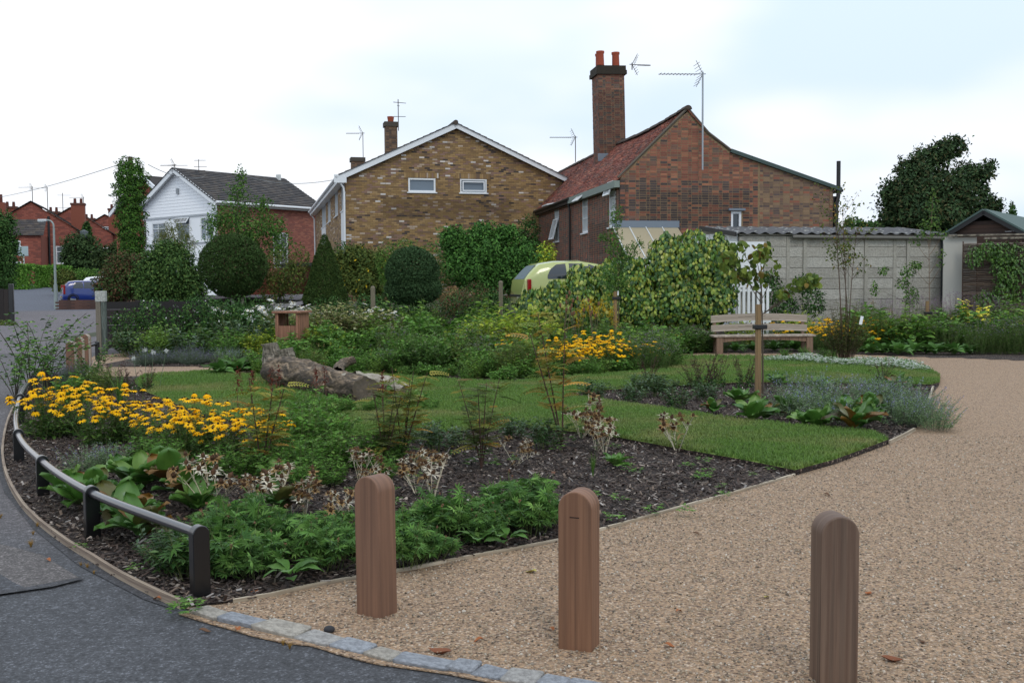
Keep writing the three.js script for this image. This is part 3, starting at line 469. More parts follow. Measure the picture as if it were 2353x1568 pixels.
// ---- yellow stock-brick house with white bargeboards
const yellowHouse = thing('yellow_brick_house', 'yellow stock brick house, wide gable with two small white windows', 'house', houseAt(797, 44.5), R(14.1));
{
  const W = 9.58, L = 20.5, E = 6.36, AX = 4.72, AY = 8.52, topF = (u) => E + (AY - E) * (u < AX ? u / AX : (W - u) / (W - AX));
  const mortarM = new THREE.MeshStandardMaterial({ map: mortarTex, roughness: 0.95, color: 0xa2896a });
  const h1 = [2.67, 5.68, 3.86, 6.28], h2 = [4.94, 5.68, 6.13, 6.28];
  wall(yellowHouse, frontM(), [[0, 0.6], [W, 0.6], [W, E], [AX, AY], [0, E]], [h1, h2], mortarM);
  const yb = toneMats([[0.30, 0.195, 0.085], [0.26, 0.165, 0.072], [0.34, 0.225, 0.105], [0.22, 0.14, 0.07], [0.07, 0.055, 0.048], [0.60, 0.56, 0.52], [0.25, 0.155, 0.115], [0.17, 0.115, 0.075], [0.42, 0.33, 0.25]], 0.92, brickGrit);
  const tone = (u, v) => { const s = rnd(), c = vnoise(u * 1.6, v * 3.2, 8); if (s < 0.018 + 0.05 * Math.max(0, c - 0.66) * 3) return 5; if (s < 0.06) return 4; if (s < 0.15) return 7; if (s < 0.25) return 6; if (s < 0.3) return 8; const q = rnd(); return q < 0.3 ? 0 : q < 0.58 ? 1 : q < 0.76 ? 2 : 3; };
  lay(yellowHouse, frontM(), { W, y0: 1.2, yMax: 8.5, top: (u) => topF(u) - 0.07, holes: [h1, h2, [2.5, 6.28, 4.03, 6.51], [4.77, 6.28, 6.3, 6.51]], mats: yb, show: [1.4, 7.4, 4.5, 5.6], most: 290, tone, soldiers: [[2.5, 4.03, 6.29, 6.505], [4.77, 6.3, 6.29, 6.505]] });
  const F = leftM(L), fw = [[L - 2.15, 4.95, L - 0.5, 6.1], [L - 5.8, 4.95, L - 4.0, 6.1], [L - 10.4, 4.95, L - 8.5, 6.1], [L - 14.9, 4.95, L - 11.8, 6.1]];
  wall(yellowHouse, F, [[0, 0.6], [L, 0.6], [L, E], [0, E]], fw, mortarM);
  lay(yellowHouse, F, { W: L, y0: 2.4, yMax: E - 0.05, holes: [...fw, [L - 2.2, 2.4, L - 0.42, 4.95]], mats: yb, most: 0, tone });
  fw.forEach(([a, b, c, d], i) => { win(yellowHouse, F, a, b, c - a, d - b, { v: [0.34, 0.67], f: 0.06, sill: true }); });
  for (let k = 0; k < 12; k++) part('cladding_board', boxG(-0.035, 3.0 + k * 0.16, -2.15, -0.012, 3.0 + k * 0.16 + 0.152, -0.45), whiteM, yellowHouse);
  for (let k = 0; k < 6; k++) part('cladding_board', boxG(-0.035, 3.95 + k * 0.16, -14.9, -0.012, 3.95 + k * 0.16 + 0.152, -11.8), whiteM, yellowHouse);
  wall(yellowHouse, rightM(W), [[0, 0.6], [L, 0.6], [L, E], [0, E]], [], mortarM); wall(yellowHouse, new THREE.Matrix4().makeRotationY(Math.PI).setPosition(W, 0, -L), [[0, 0.6], [W, 0.6], [W, E], [AX, AY], [0, E]], [], mortarM);
  h1 && win(yellowHouse, frontM(), h1[0], h1[1], 1.19, 0.6, { f: 0.075, sill: true, glass: frostM }); { const e = win(yellowHouse, frontM(), h2[0], h2[1], 1.19, 0.6, { f: 0.06, sill: true, glass: frostM }); part('opened_sash', new GB().box(h2[0] + 0.1, h2[1] + 0.07, 0, h2[0] + 0.15, h2[3] - 0.1, 0.04).box(h2[2] - 0.15, h2[1] + 0.07, 0, h2[2] - 0.1, h2[3] - 0.1, 0.04).box(h2[0] + 0.15, h2[1] + 0.07, 0, h2[2] - 0.15, h2[1] + 0.12, 0.04).box(h2[0] + 0.15, h2[3] - 0.15, 0, h2[2] - 0.15, h2[3] - 0.1, 0.04).geo(), whiteM, e); }
  const rt = toneMats([[0.085, 0.078, 0.072], [0.065, 0.06, 0.058], [0.11, 0.10, 0.09]]), rm = vmat(0.9);
  for (const s of [-1, 1]) { const ex = s < 0 ? -0.3 : W + 0.3, ey = E - 0.14, e = vv(ex, ey + 0.1, 0.28), rdg = vv(AX, AY + 0.12, 0.28), S = rdg.clone().sub(e), l = S.length(), n = Math.round(l / 0.3); S.normalize(); tiles(yellowHouse, e, vv(0, 0, -1), S, n, L + 0.4, L + 0.4, 0, 0, 0.33, l / n, rt, { m: rm, thick: 0.022, rough: 0.004, most: s < 0 ? 60 : 120, own: (u, r) => u < 1.8 }); 
    const ang = Math.atan2(rdg.y - e.y, rdg.x - e.x), M = new THREE.Matrix4().makeTranslation(ex, ey, 0).multiply(new THREE.Matrix4().makeRotationZ(ang)); part('bargeboard', new GB().box(s < 0 ? -0.1 : -0.1, -0.13, 0.2, l - 0.01, 0.09, 0.235, null, M).geo(), whiteM, yellowHouse); part('soffit', new GB().box(0, -0.02, 0.01, l - 0.02, 0.04, 0.2, null, M).box(0, -0.0, -L, l, 0.05, 0.0, null, M).geo(), mat(0x5a5550, 0.9), yellowHouse); }
  part('bargeboard_end', boxG(-0.5, E - 0.36, 0.19, 0.02, E - 0.02, 0.24), whiteM, yellowHouse);
  part('ridge_tile', tubeG([vv(AX, AY + 0.14, 0.32), vv(AX, AY + 0.14, -L - 0.1)], 0.11, 8), mat(0x4c443e, 0.95), yellowHouse);
  part('fascia', boxG(-0.34, E - 0.34, -L, -0.31, E - 0.1, 0.2), whiteM, yellowHouse); part('soffit', boxG(-0.31, E - 0.32, -L, -0.005, E - 0.28, 0.18), whiteM, yellowHouse);
  part('gutter', tubeG([vv(-0.4, E - 0.13, -L), vv(-0.4, E - 0.13, 0.24)], 0.06), whiteM, yellowHouse);
  part('downpipe', tubeG([vv(-0.38, E - 0.16, 0.2), vv(-0.1, E - 0.55, 0.1), vv(-0.07, E - 0.8, 0.1), vv(-0.07, 1, 0.1)], 0.04), whiteM, yellowHouse); part('downpipe', tubeG([vv(-0.38, E - 0.16, -L + 0.3), vv(-0.1, E - 0.55, -L + 0.3), vv(-0.07, 1, -L + 0.3)], 0.045), whiteM, yellowHouse);
  const chB = yb; 
  for (const [x, z, w, y0, y1] of [[2.75, -6, 0.56, 7.3, 9.35], [2.04, -15, 0.7, 7.0, 8.72]]) { const ch = part('chimney', boxG(x - w / 2, y0, z - w / 2, x + w / 2, y1, z + w / 2), mortarM, yellowHouse); lay(ch, frontM(x - w / 2, 0, z + w / 2), { W: w, y0: y0 + 0.15, yMax: y1 - 0.05, mats: toneMats([[0.15, 0.095, 0.06], [0.11, 0.07, 0.05], [0.19, 0.12, 0.075], [0.08, 0.06, 0.05]], 0.9), bond: 'flemish', most: 120, tone: () => Math.floor(rnd() * 4) }); part('chimney_cap', boxG(x - w / 2 - 0.06, y1 - 0.02, z - w / 2 - 0.06, x + w / 2 + 0.06, y1 + 0.2, z + w / 2 + 0.06), mat(0x4a443d, 0.95), ch); if (w < 0.6) { const pot = part('chimney_pot', new THREE.CylinderGeometry(0.17, 0.13, 0.28, 12), mat(0x94472f, 0.85), ch); pot.position.set(x, y1 + 0.34, z); } }
}

// ---- white boarded house
const whiteHouse = thing('white_gabled_house', 'house with white boarded gable and dark tiled roof behind a birch', 'house', [-17.92 - 6.24, 0, -69], R(-38.7));
{
  const W = 8, L = 8.1, E = 6.95, AY = 9.05, base = 1.2, redM = new THREE.MeshStandardMaterial({ map: mortarTex, color: 0x93503f, roughness: 0.92 });
  const holes = [[0.9, 4.6, 2.5, 5.9], [3.7, 4.6, 5.1, 6.1], [6.2, 4.6, 7.6, 6.0]];
  wall(whiteHouse, frontM(), [[0, base], [W, base], [W, E], [W / 2, AY], [0, E]], holes, mat(0xeef1f4, 0.7));
  for (let k = 0; k < 14; k++) { const y = E - 0.72 + k * 0.2; const half = y + 0.19 < E ? W / 2 : (AY - y - 0.19) / (AY - E) * W / 2; if (half < 0.15) break; part('weatherboard', new GB().quad(vv(W / 2 - half, y, 0.035), vv(W / 2 + half, y, 0.035), vv(W / 2 + half, y + 0.196, 0.02), vv(W / 2 - half, y + 0.196, 0.02)).quad(vv(W / 2 - half, y, 0.0), vv(W / 2 + half, y, 0.0), vv(W / 2 + half, y, 0.035), vv(W / 2 - half, y, 0.035)).geo(), mat(0xeff2f6, 0.6), whiteHouse); }
  part('belt_board', boxG(-0.02, E - 0.84, 0.012, W + 0.02, E - 0.74, 0.06), mat(0xaab0b5, 0.7), whiteHouse); part('belt_board', boxG(-0.02, 4.42, 0.012, W + 0.02, 4.5, 0.06), mat(0x9aa0a5, 0.7), whiteHouse);
  const grey = new THREE.MeshPhysicalMaterial({ color: 0x7f8b95, roughness: 0.1 });
  holes.forEach(([a, b, c, d], i) => { const e = win(whiteHouse, frontM(), a, b, c - a, d - b, { v: i === 1 ? [] : [0.42], h: [0.72], glass: grey, f: 0.08 }); if (i === 1) tiltSash(e, frontM(), a, d - 0.45, c - a, 0.42, R(35)); });
  part('lamp', new GB().box(W / 2 - 0.1, 7.6, 0.02, W / 2 + 0.1, 7.95, 0.14).geo(), mat(0x8a9096, 0.5), whiteHouse);
  const sideHole = [[4.2, 2.9, 5.4, 5.2]];
  wall(whiteHouse, rightM(W), [[0, base], [L, base], [L, E], [0, E]], sideHole, redM);
  lay(whiteHouse, rightM(W), { W: L, y0: 2.2, yMax: E - 0.1, bl: 0.22, holes: sideHole, mats: toneMats([[0.33, 0.13, 0.095], [0.28, 0.105, 0.08], [0.37, 0.155, 0.11], [0.24, 0.10, 0.08]]), show: [5.5, 8.1, 3.4, 6.8], most: 290, tone: () => Math.floor(rnd() * 4) });
  win(whiteHouse, rightM(W), 4.2, 2.9, 1.2, 2.3, { v: [0.5], h: [0.6], f: 0.09 });
  wall(whiteHouse, leftM(L), [[0, base], [L, base], [L, E], [0, E]], [], redM); wall(whiteHouse, new THREE.Matrix4().makeRotationY(Math.PI).setPosition(W, 0, -L), [[0, base], [W, base], [W, E], [W / 2, AY], [0, E]], [], redM);
  const rt = toneMats([[0.055, 0.05, 0.05], [0.075, 0.066, 0.06], [0.042, 0.04, 0.042]]), rm = vmat(0.9);
  for (const s of [-1, 1]) { const e = vv(s < 0 ? -0.4 : W + 0.4, E - 0.12, 0.45), rdg = vv(W / 2, AY + 0.14, 0.45), S = rdg.clone().sub(e), l = S.length(), n = Math.round(l / 0.3); S.normalize(); tiles(whiteHouse, e, vv(0, 0, -1), S, n, L + 0.8, L + 0.8, 0, 0, 0.3, l / n, rt, { m: rm, thick: 0.035, rough: 0.004, most: s > 0 ? 290 : 0 });
    const ang = Math.atan2(rdg.y - e.y, rdg.x - e.x), M = new THREE.Matrix4().makeTranslation(e.x, e.y - 0.12, 0).multiply(new THREE.Matrix4().makeRotationZ(ang)); part('bargeboard', new GB().box(0, -0.16, 0.36, l, 0.12, 0.42, null, M).geo(), whiteM, whiteHouse); part('soffit', new GB().box(0, -0.02, -L - 0.3, l, 0.06, 0.35, null, M).geo(), offWhiteM, whiteHouse); }
  part('gutter', tubeG([vv(W + 0.48, E - 0.12, 0.4), vv(W + 0.48, E - 0.12, -L - 0.3)], 0.08), whiteM, whiteHouse);
  part('flue', boxG(W / 2 + 0.15, AY - 0.1, -L + 0.3, W / 2 + 0.45, AY + 0.35, -L + 0.5), offWhiteM, whiteHouse);
  part('flat_roof', boxG(W + 0.02, 3.0, -L + 0.2, W + 3, 3.2, -L + 3.4), mat(0x3a3c40, 0.8), whiteHouse);
}
{ // neighbour glimpsed behind its left eave
  const t = thing('white_gabled_house', 'white bargeboard and grey roof showing behind the boarded house', 'house', [-30.5, 0, -81], R(-38.7));
  wall(t, frontM(), [[0, 1], [8, 1], [8, 7.6], [4, 9.9], [0, 7.6]], [], mat(0x8a4a3c, 0.9)); wall(t, rightM(8), [[0, 1], [8, 1], [8, 7.6], [0, 7.6]], [], mat(0x8a4a3c, 0.9));
  for (const s of [-1, 1]) { const e = vv(s < 0 ? -0.4 : 8.4, 7.4, 0.4), l = Math.hypot(4.4, 2.6), ang = Math.atan2(2.6, 4 - e.x), M = new THREE.Matrix4().makeTranslation(e.x, e.y, 0).multiply(new THREE.Matrix4().makeRotationZ(ang)); part('roof', new GB().box(0, 0, -8, l, 0.12, 0.4, null, M).geo(), mat(0x35312f, 0.9), t); part('bargeboard', new GB().box(0, -0.25, 0.3, l, 0.03, 0.42, null, M).geo(), whiteM, t); }
}

// ---- terrace of red brick houses up the road
{
  const rb = toneMats([[0.27, 0.085, 0.06], [0.23, 0.07, 0.052], [0.31, 0.10, 0.07], [0.19, 0.065, 0.05]]), darkTile = toneMats([[0.06, 0.05, 0.046], [0.08, 0.065, 0.055], [0.045, 0.04, 0.04]]), rm = vmat(0.92), mort = new THREE.MeshStandardMaterial({ color: 0x7d4636, roughness: 0.95 });
  const labels = ['red brick terraced house with tall chimney, up the road behind the square hedge', 'red brick terraced house behind the lamp post, middle of the row', 'red brick terraced house with one small white gable window, last of the row'];
  [[70, 464, 106, 0], [161, 478, 116, 1], [240, 494, 128, 2]].forEach(([u, v, D, k]) => {
    const apex = P(u, v, D), t = thing('terraced_house', labels[k], 'house', [apex.x, 0, -D], R(16), 'terraced houses up the road'), b = ground(apex.x, -D) - 0.5, AY = apex.y, xl = -3.6, xr = 4.2, EL = AY - 2.2, ER = AY - 2.7;
    const hole = k === 2 ? [[-0.3, AY - 2.2, 0.9, AY - 1.4]] : [[2.0, AY - 6.1, 4.1, AY - 4.3]]; if (k === 0) hole[0] = [2.2, AY - 6.2, 4.1, AY - 4.4];
    wall(t, frontM(), [[xl, b], [xr, b], [xr, ER], [0, AY], [xl, EL]], hole, mort);
    const M = frontM(xl, 0, 0); lay(t, M, { W: xr - xl, y0: b + 1, yMax: AY, bl: 0.4, bh: 0.13, joint: 0.018, top: (x) => { const q = x + xl; return (q < 0 ? AY + (AY - EL) * q / -xl : AY - (AY - ER) * q / xr) - 0.1; }, holes: hole.map(([a, c, d, e]) => [a - xl, c, d - xl, e]), mats: rb, most: 0, tone: () => Math.floor(rnd() * 4) });
    win(t, frontM(), hole[0][0], hole[0][1], hole[0][2] - hole[0][0], hole[0][3] - hole[0][1], { v: k === 2 ? [] : [0.33, 0.66], h: [0.7], f: 0.1, b: 0.035, sill: true });
    for (const s of [-1, 1]) { const e = s < 0 ? vv(xl - 0.3, EL - 0.15, 0.2) : vv(xr + 0.3, ER - 0.15, 0.2), r = vv(0, AY + 0.1, 0.2), S = r.clone().sub(e), l = S.length(), n = Math.round(l / 0.3); S.normalize(); tiles(t, e, vv(0, 0, -1), S, n, 9, 9, 0, 0, 0.4, l / n, darkTile, { m: rm, thick: 0.03, most: 0 }); }
    wall(t, leftM(9, xl), [[0, b], [9, b], [9, EL - 0.1], [0, EL - 0.1]], [], mort); wall(t, rightM(xr), [[0, b], [9, b], [9, ER - 0.1], [0, ER - 0.1]], [], mort);
    // projecting bay on the left under a slope of dark tiles
    const bay = [[-4.2, -0.9]]; for (const [x0, x1] of bay) { const yT = AY - 3.1, yB = AY - 5.4; wall(t, frontM(0, 0, 1.6), [[x0, b], [x0 + 1.5, b], [x0 + 1.5, yB], [x0, yB]], [[x0 + 0.5, yB - 2.2, x0 + 1.1, yB - 0.4]], mort, 0.2); win(t, frontM(0, 0, 1.6), x0 + 0.5, yB - 2.2, 0.6, 1.8, { f: 0.1 }); wall(t, rightM(x0 + 1.5, 1.6), [[0, b], [1.6, b], [1.6, yB], [0, yB]], [], mort, 0.2); wall(t, frontM(0, 0, 1.2), [[x1 - 0.35, b], [x1, b], [x1, yB + 0.3], [x1 - 0.35, yB + 0.3]], [], mort, 1.2);
      const e = vv(x0 - 0.2, yB, 1.9), S = vv(0, yT - yB, -1.9), l = S.length(); S.normalize(); tiles(t, e, vv(1, 0, 0), S, 9, x1 - x0 + 0.4, x1 - x0 + 0.4, 0, 0, 0.3, l / 9, darkTile, { m: rm, thick: 0.03, most: 0 }); part('porch_slab', boxG(x0 - 0.2, yB - 0.12, 0.05, x1 + 0.2, yB - 0.02, 1.85), offWhiteM, t); part('fanlight', boxG(x1 - 0.28, yB - 2.4, 1.21, x1 - 0.08, yB - 0.6, 1.23), whiteM, t); part('fanlight', boxG(x1 - 0.28, b + 1.2, 1.21, x1 - 0.08, b + 2.9, 1.23), whiteM, t); }
    const cx = k === 0 ? [[-2.4, -3, 0.9], [4.2, -2, 1.5]] : [[-2.0, -2, 0.9], [4.4, -2, 1.6]];
    for (const [x, z, hh] of cx) { const c = part('chimney', boxG(x - 0.65, AY - 4, z - 0.5, x + 0.65, AY - 1.0 + hh * 0.6, z + 0.5), mort, t); part('chimney_cap', boxG(x - 0.72, AY - 1.0 + hh * 0.6, z - 0.57, x + 0.72, AY - 0.8 + hh * 0.6, z + 0.57), mat(0x5b3a30, 0.9), c); for (const q of [-0.3, 0.3]) part('chimney_pot', new THREE.CylinderGeometry(0.13, 0.16, 0.5, 8).translate(x + q, AY - 0.55 + hh * 0.6, z), mat(0x5a3228, 0.9), c); }
    part('downpipe', tubeG([vv(1.6, AY - 1.4, 0.1), vv(1.6, b, 0.1)], 0.12, 6), darkPipeM, t);
  });
  const t = thing('terraced_house', 'red brick house end with a chimney, partly behind the left tree', 'house', [P(12, 560, 100).x - 1, 0, -101], R(16), 'terraced houses up the road');
  wall(t, frontM(), [[-4, 2], [3.6, 2], [3.6, 7.0], [-4, 7.0]], [[-1.2, 5, 1.8, 6.4], [-1.2, 2.9, 1.8, 4.4]], mort); win(t, frontM(), -1.2, 5, 3, 1.4, { v: [0.33, 0.66], f: 0.12 }); win(t, frontM(), -1.2, 2.9, 3, 1.5, { v: [0.33, 0.66], f: 0.12 });
  lay(t, frontM(-4, 0, 0), { W: 7.6, y0: 2.5, yMax: 7, bl: 0.4, bh: 0.13, joint: 0.018, holes: [[2.8, 5, 5.8, 6.4], [2.8, 2.9, 5.8, 4.4]], mats: rb, most: 0, tone: () => Math.floor(rnd() * 4) });
  tiles(t, vv(-4.3, 6.9, 0.3), vv(1, 0, 0), vv(0, 0.6, -0.8), 9, 8.2, 8.2, 0, 0, 0.4, 0.3, darkTile, { m: rm, thick: 0.03, most: 0 }); wall(t, rightM(3.6), [[0, 2], [6, 2], [6, 7], [0, 7]], [], mort);
  const c = part('chimney', boxG(-1.2, 6, -2.6, 0.2, 10.2, -1.6), mort, t); for (const q of [-0.8, -0.2]) part('chimney_pot', new THREE.CylinderGeometry(0.15, 0.17, 0.8, 8).translate(q, 10.6, -2.1), mat(0x5a3228, 0.9), c);
}

// ---- concrete panel garage
{
  const a = P(1745, 660, 28.3), t = thing('concrete_garage', 'grey concrete panel garage with corrugated grey roof behind the border', 'garage', [a.x, 0, -28.3], R(12)), W = 5.6, E = 2.93, D = 4.6;
  const rc = speckle(91, [158, 156, 150], [214, 212, 206], 256, 30); const bump = speckle(92, [0, 0, 0], [255, 255, 255], 256, 26);
  const pm = [0xe2e0da, 0xd6d4ce, 0xecebe6].map((c) => new THREE.MeshStandardMaterial({ map: rc, bumpMap: bump, bumpScale: 0.02, color: c, roughness: 0.95 })), postM = mat(0xd6d4cd, 0.9, { map: rc });
  const bays = [-0.55, 0.83, 1.32, 2.69, 3.16, 4.05, 4.46, 5.55];
  for (let i = 0; i < bays.length; i++) { const x = bays[i]; part('post', boxG(x - 0.05, 0, -0.05, x + 0.05, E - 0.05, i % 2 ? 0.012 : 0.035), postM, t); if (i + 1 < bays.length) for (let k = 0; k < 10; k++) part('panel', boxG(x + 0.055, k * 0.29 + 0.004, -0.05, bays[i + 1] - 0.055, Math.min(E - 0.02, k * 0.29 + 0.282), 0), pick(pm), t); }
  part('end_wall', boxG(W - 0.1, 0, -D, W, E, -0.06), postM, t); for (const x of [W - 0.06, -0.58]) part('gable_panel', new THREE.ExtrudeGeometry(new THREE.Shape([[0.1, E + 0.002], [-0.1, E - 0.03], [D, E - 0.03], [D, E], [D / 2, E + 0.28]].map(([a, b]) => new THREE.Vector2(a, b))), { depth: 0.04, bevelEnabled: false }).rotateY(Math.PI / 2).translate(x, 0, 0), postM, t); part('eaves_board', boxG(-0.6, E - 0.018, -0.04, W, E + 0.012, 0.02), postM, t); part('back_wall', boxG(-0.6, 0, -D, W - 0.11, E + 0.1, -D + 0.06), postM, t);
  for (let k = 0; k < 12; k++) part('white_board', boxG(-0.64, 0.4, -D + 0.1 + k * 0.37, -0.6, E + 0.1, -D + 0.45 + k * 0.37), whiteM, t);
  // corrugated sheet roof rising gently to the back
  const n = 140, g = new GB(), x0 = -0.78, x1 = W + 0.12, lichen = (x, z) => { const q = vnoise(x * 22, z * 22, 3), b = fbm(x * 2.3, z * 2.3, 8, 3); return q > 0.8 ? [0.26, 0.26, 0.24] : mixc([0.052, 0.052, 0.056], [0.115, 0.115, 0.12], b); }, pr = (x) => 0.028 * Math.sin(x * 2 * Math.PI / 0.34);
  const rise = 0.30; for (let i = 0; i < n; i++) for (let j = 0; j < 26; j++) { const xa = x0 + (x1 - x0) * i / n, xb = x0 + (x1 - x0) * (i + 1) / n, t0 = j / 26, t1 = (j + 1) / 26, zf = (q) => 0.16 - q * (D * 0.5 + 0.1), yf = (q) => E + 0.03 + rise * q; g.quad(vv(xa, yf(t0) + pr(xa), zf(t0)), vv(xb, yf(t0) + pr(xb), zf(t0)), vv(xb, yf(t1) + pr(xb), zf(t1)), vv(xa, yf(t1) + pr(xa), zf(t1)), lichen(xa, zf(t0))); }
  part('corrugated_roof', g.geo(30), vmat(0.95, { side: THREE.DoubleSide }), t);
  const g2 = new GB(); for (let i = 0; i < n; i++) { const xa = x0 + (x1 - x0) * i / n, xb = x0 + (x1 - x0) * (i + 1) / n; g2.quad(vv(xa, E + 0.03 + rise + pr(xa), -D * 0.5 + 0.06), vv(xb, E + 0.03 + rise + pr(xb), -D * 0.5 + 0.06), vv(xb, E + 0.03 + pr(xb), -D - 0.1), vv(xa, E + 0.03 + pr(xa), -D - 0.1), [0.09, 0.09, 0.095]); } part('corrugated_roof', g2.geo(30), vmat(0.95, { side: THREE.DoubleSide }), t);
  part('verge_board', new GB().box(x0 - 0.03, 0, 0, x0, 0.12, 2.55, null, new THREE.Matrix4().makeTranslation(0, E + rise - 0.06, -D * 0.5).multiply(new THREE.Matrix4().makeRotationX(0.12))).geo(), darkPipeM, t);
  part('gutter', tubeG([vv(0.9, E - 0.06, 0.12), vv(W + 0.2, E - 0.09, 0.12)], 0.05), mat(0x6a6862, 0.8), t);
  part('gutter_end', rbox(W + 0.15, E - 0.17, 0.05, W + 0.27, E + 0.02, 0.2, 0.02), mat(0x55544f, 0.8), t);
  part('downpipe', tubeG([vv(W - 0.1, E - 0.1, 0.1), vv(W - 0.08, 0.4, 0.1)], 0.075), mat(0x23272a, 0.6), t); part('downpipe', tubeG([vv(W + 0.1, E - 0.1, 0.08), vv(W + 0.12, 1.2, 0.08)], 0.07), mat(0x1f3533, 0.6), t);
}
{ // timber shed behind on the right
  const a = P(2262, 545, 36), t = thing('timber_shed', 'dark brown boarded shed with grey green felt roof beside the garage', 'shed', [a.x, 0, -36], R(-38)), W = 2.6;
  const bm = toneMats([[0.045, 0.026, 0.02], [0.055, 0.03, 0.022], [0.036, 0.022, 0.018]]);
  for (let k = 0; k < 24; k++) { const y = 0.6 + k * 0.13, half = y < 3.2 ? W / 2 : (4.1 - y) / 0.9 * W / 2 - 0.12; if (half < 0.08) continue; part('board', boxG(-half, y, 0, half, y + 0.125, 0.025), bm[k % 3], t); }
  part('back', boxG(-W / 2, 0.5, -6, W / 2, 3.2, -0.01), bm[1], t);
  for (const s of [-1, 1]) { const l = Math.hypot(W / 2 + 0.25, 0.95), M = new THREE.Matrix4().makeTranslation(s * (W / 2 + 0.25), 3.1, 0).multiply(new THREE.Matrix4().makeRotationZ(s < 0 ? Math.atan2(0.95, W / 2 + 0.25) : Math.PI - Math.atan2(0.95, W / 2 + 0.25))); part('roof', new GB().box(0, s < 0 ? 0.02 : -0.08, -6.2, l, s < 0 ? 0.08 : -0.02, 0.2, null, M).geo(), mat(0x4d5f5c, 0.9), t); part('bargeboard', new GB().box(0, s < 0 ? -0.12 : -0.02, 0.12, l, s < 0 ? 0.02 : 0.12, 0.18, null, M).geo(), darkPipeM, t); }
}
// ---------------------------------------------------------------- street furniture, fences, vehicles and other built things
const hardwood = [grain(21, [108, 78, 60], [126, 92, 71], 0.9), grain(22, [112, 78, 56], [132, 95, 70], 0.88), grain(23, [94, 72, 58], [114, 92, 76], 0.86)];
const hardM = hardwood.map((t) => new THREE.MeshStandardMaterial({ map: t, roughness: 0.62, bumpMap: t, bumpScale: 0.002 }));
const teakM = new THREE.MeshStandardMaterial({ map: grain(24, [140, 128, 114], [182, 170, 156], 0.85), roughness: 0.75 }), teakDarkM = new THREE.MeshStandardMaterial({ map: grain(25, [108, 86, 68], [146, 120, 98], 0.8), roughness: 0.7 });
const greyWoodM = new THREE.MeshStandardMaterial({ map: grain(26, [92, 86, 76], [140, 132, 118], 0.65), roughness: 0.9 }), stakeM = new THREE.MeshStandardMaterial({ map: grain(27, [112, 90, 62], [150, 124, 88], 0.75), roughness: 0.85 });
const blackM = new THREE.MeshPhysicalMaterial({ color: 0x0b0b0d, roughness: 0.32, clearcoat: 0.5, clearcoatRoughness: 0.2 });

function bollardGeo(w, h, d) {          // square section with a barrel-round top, slightly eased edges, uv in metres along the grain
  const s = new THREE.Shape(), r = w / 2; s.moveTo(-r, -0.15); s.lineTo(r, -0.15); s.lineTo(r, h - r); s.absarc(0, h - r, r, 0, Math.PI, false); s.lineTo(-r, -0.15);
  const g = new THREE.ExtrudeGeometry(s, { depth: d - 0.012, bevelEnabled: true, bevelSize: 0.006, bevelThickness: 0.006, bevelSegments: 2, curveSegments: 20 }); g.translate(0, 0, -(d - 0.012) / 2);
  const p = g.attributes.position, n = g.attributes.normal, uv = g.attributes.uv; for (let i = 0; i < p.count; i++) uv.setXY(i, Math.abs(n.getZ(i)) > 0.6 ? p.getX(i) : p.getZ(i) + 0.23, p.getY(i));
  return g;
}
{ // three bollards in front
  const spec = [[866, 1410, 0.66, -33, 0, 'timber bollard nearest the flower bed and the end of the black rail', [-0.02, 0.012]], [1330, 1486, 0.68, -21, 1, 'middle timber bollard, with a short dark crack near its top', [0, -0.004]], [1914, 1566, 0.66, 2, 2, 'timber bollard standing alone in the gravel farthest from the flower beds', [0, -0.004]]];
  for (const [u, v, h, a, k, label, lean] of spec) { const p = G(u, v), t = thing('timber_bollard', label, 'bollard', p, R(a), 'timber bollards across the path entrance'); t.rotation.z = lean[1]; t.rotation.x = lean[0]; part('post', bollardGeo(0.137, h, k === 2 ? 0.13 : 0.125), hardM[k], t); if (k === 1) part('crack', boxG(-0.022, 0.575, 0.0615, 0.02, 0.579, 0.0636), mat(0x1a100b, 0.9), t); }
  const f = [[163, 785, 17.9], [181, 775.6, 19.3], [196, 768, 20.8]]; f.forEach(([u, v, D]) => { const q = P(u, v, D), t = thing('timber_bollard', 'pale topped timber bollard at the far path entrance beside the weathered gatepost', 'bollard', [q.x, 0, q.z], R(-8), 'bollards at the far entrance'); part('post', bollardGeo(0.14, q.y, 0.13), hardM[0], t); part('cap_face', bollardGeo(0.141, q.y + 0.002, 0.1).translate(0, 0, 0), teakM, t).scale.set(1, 1, 1); });
}
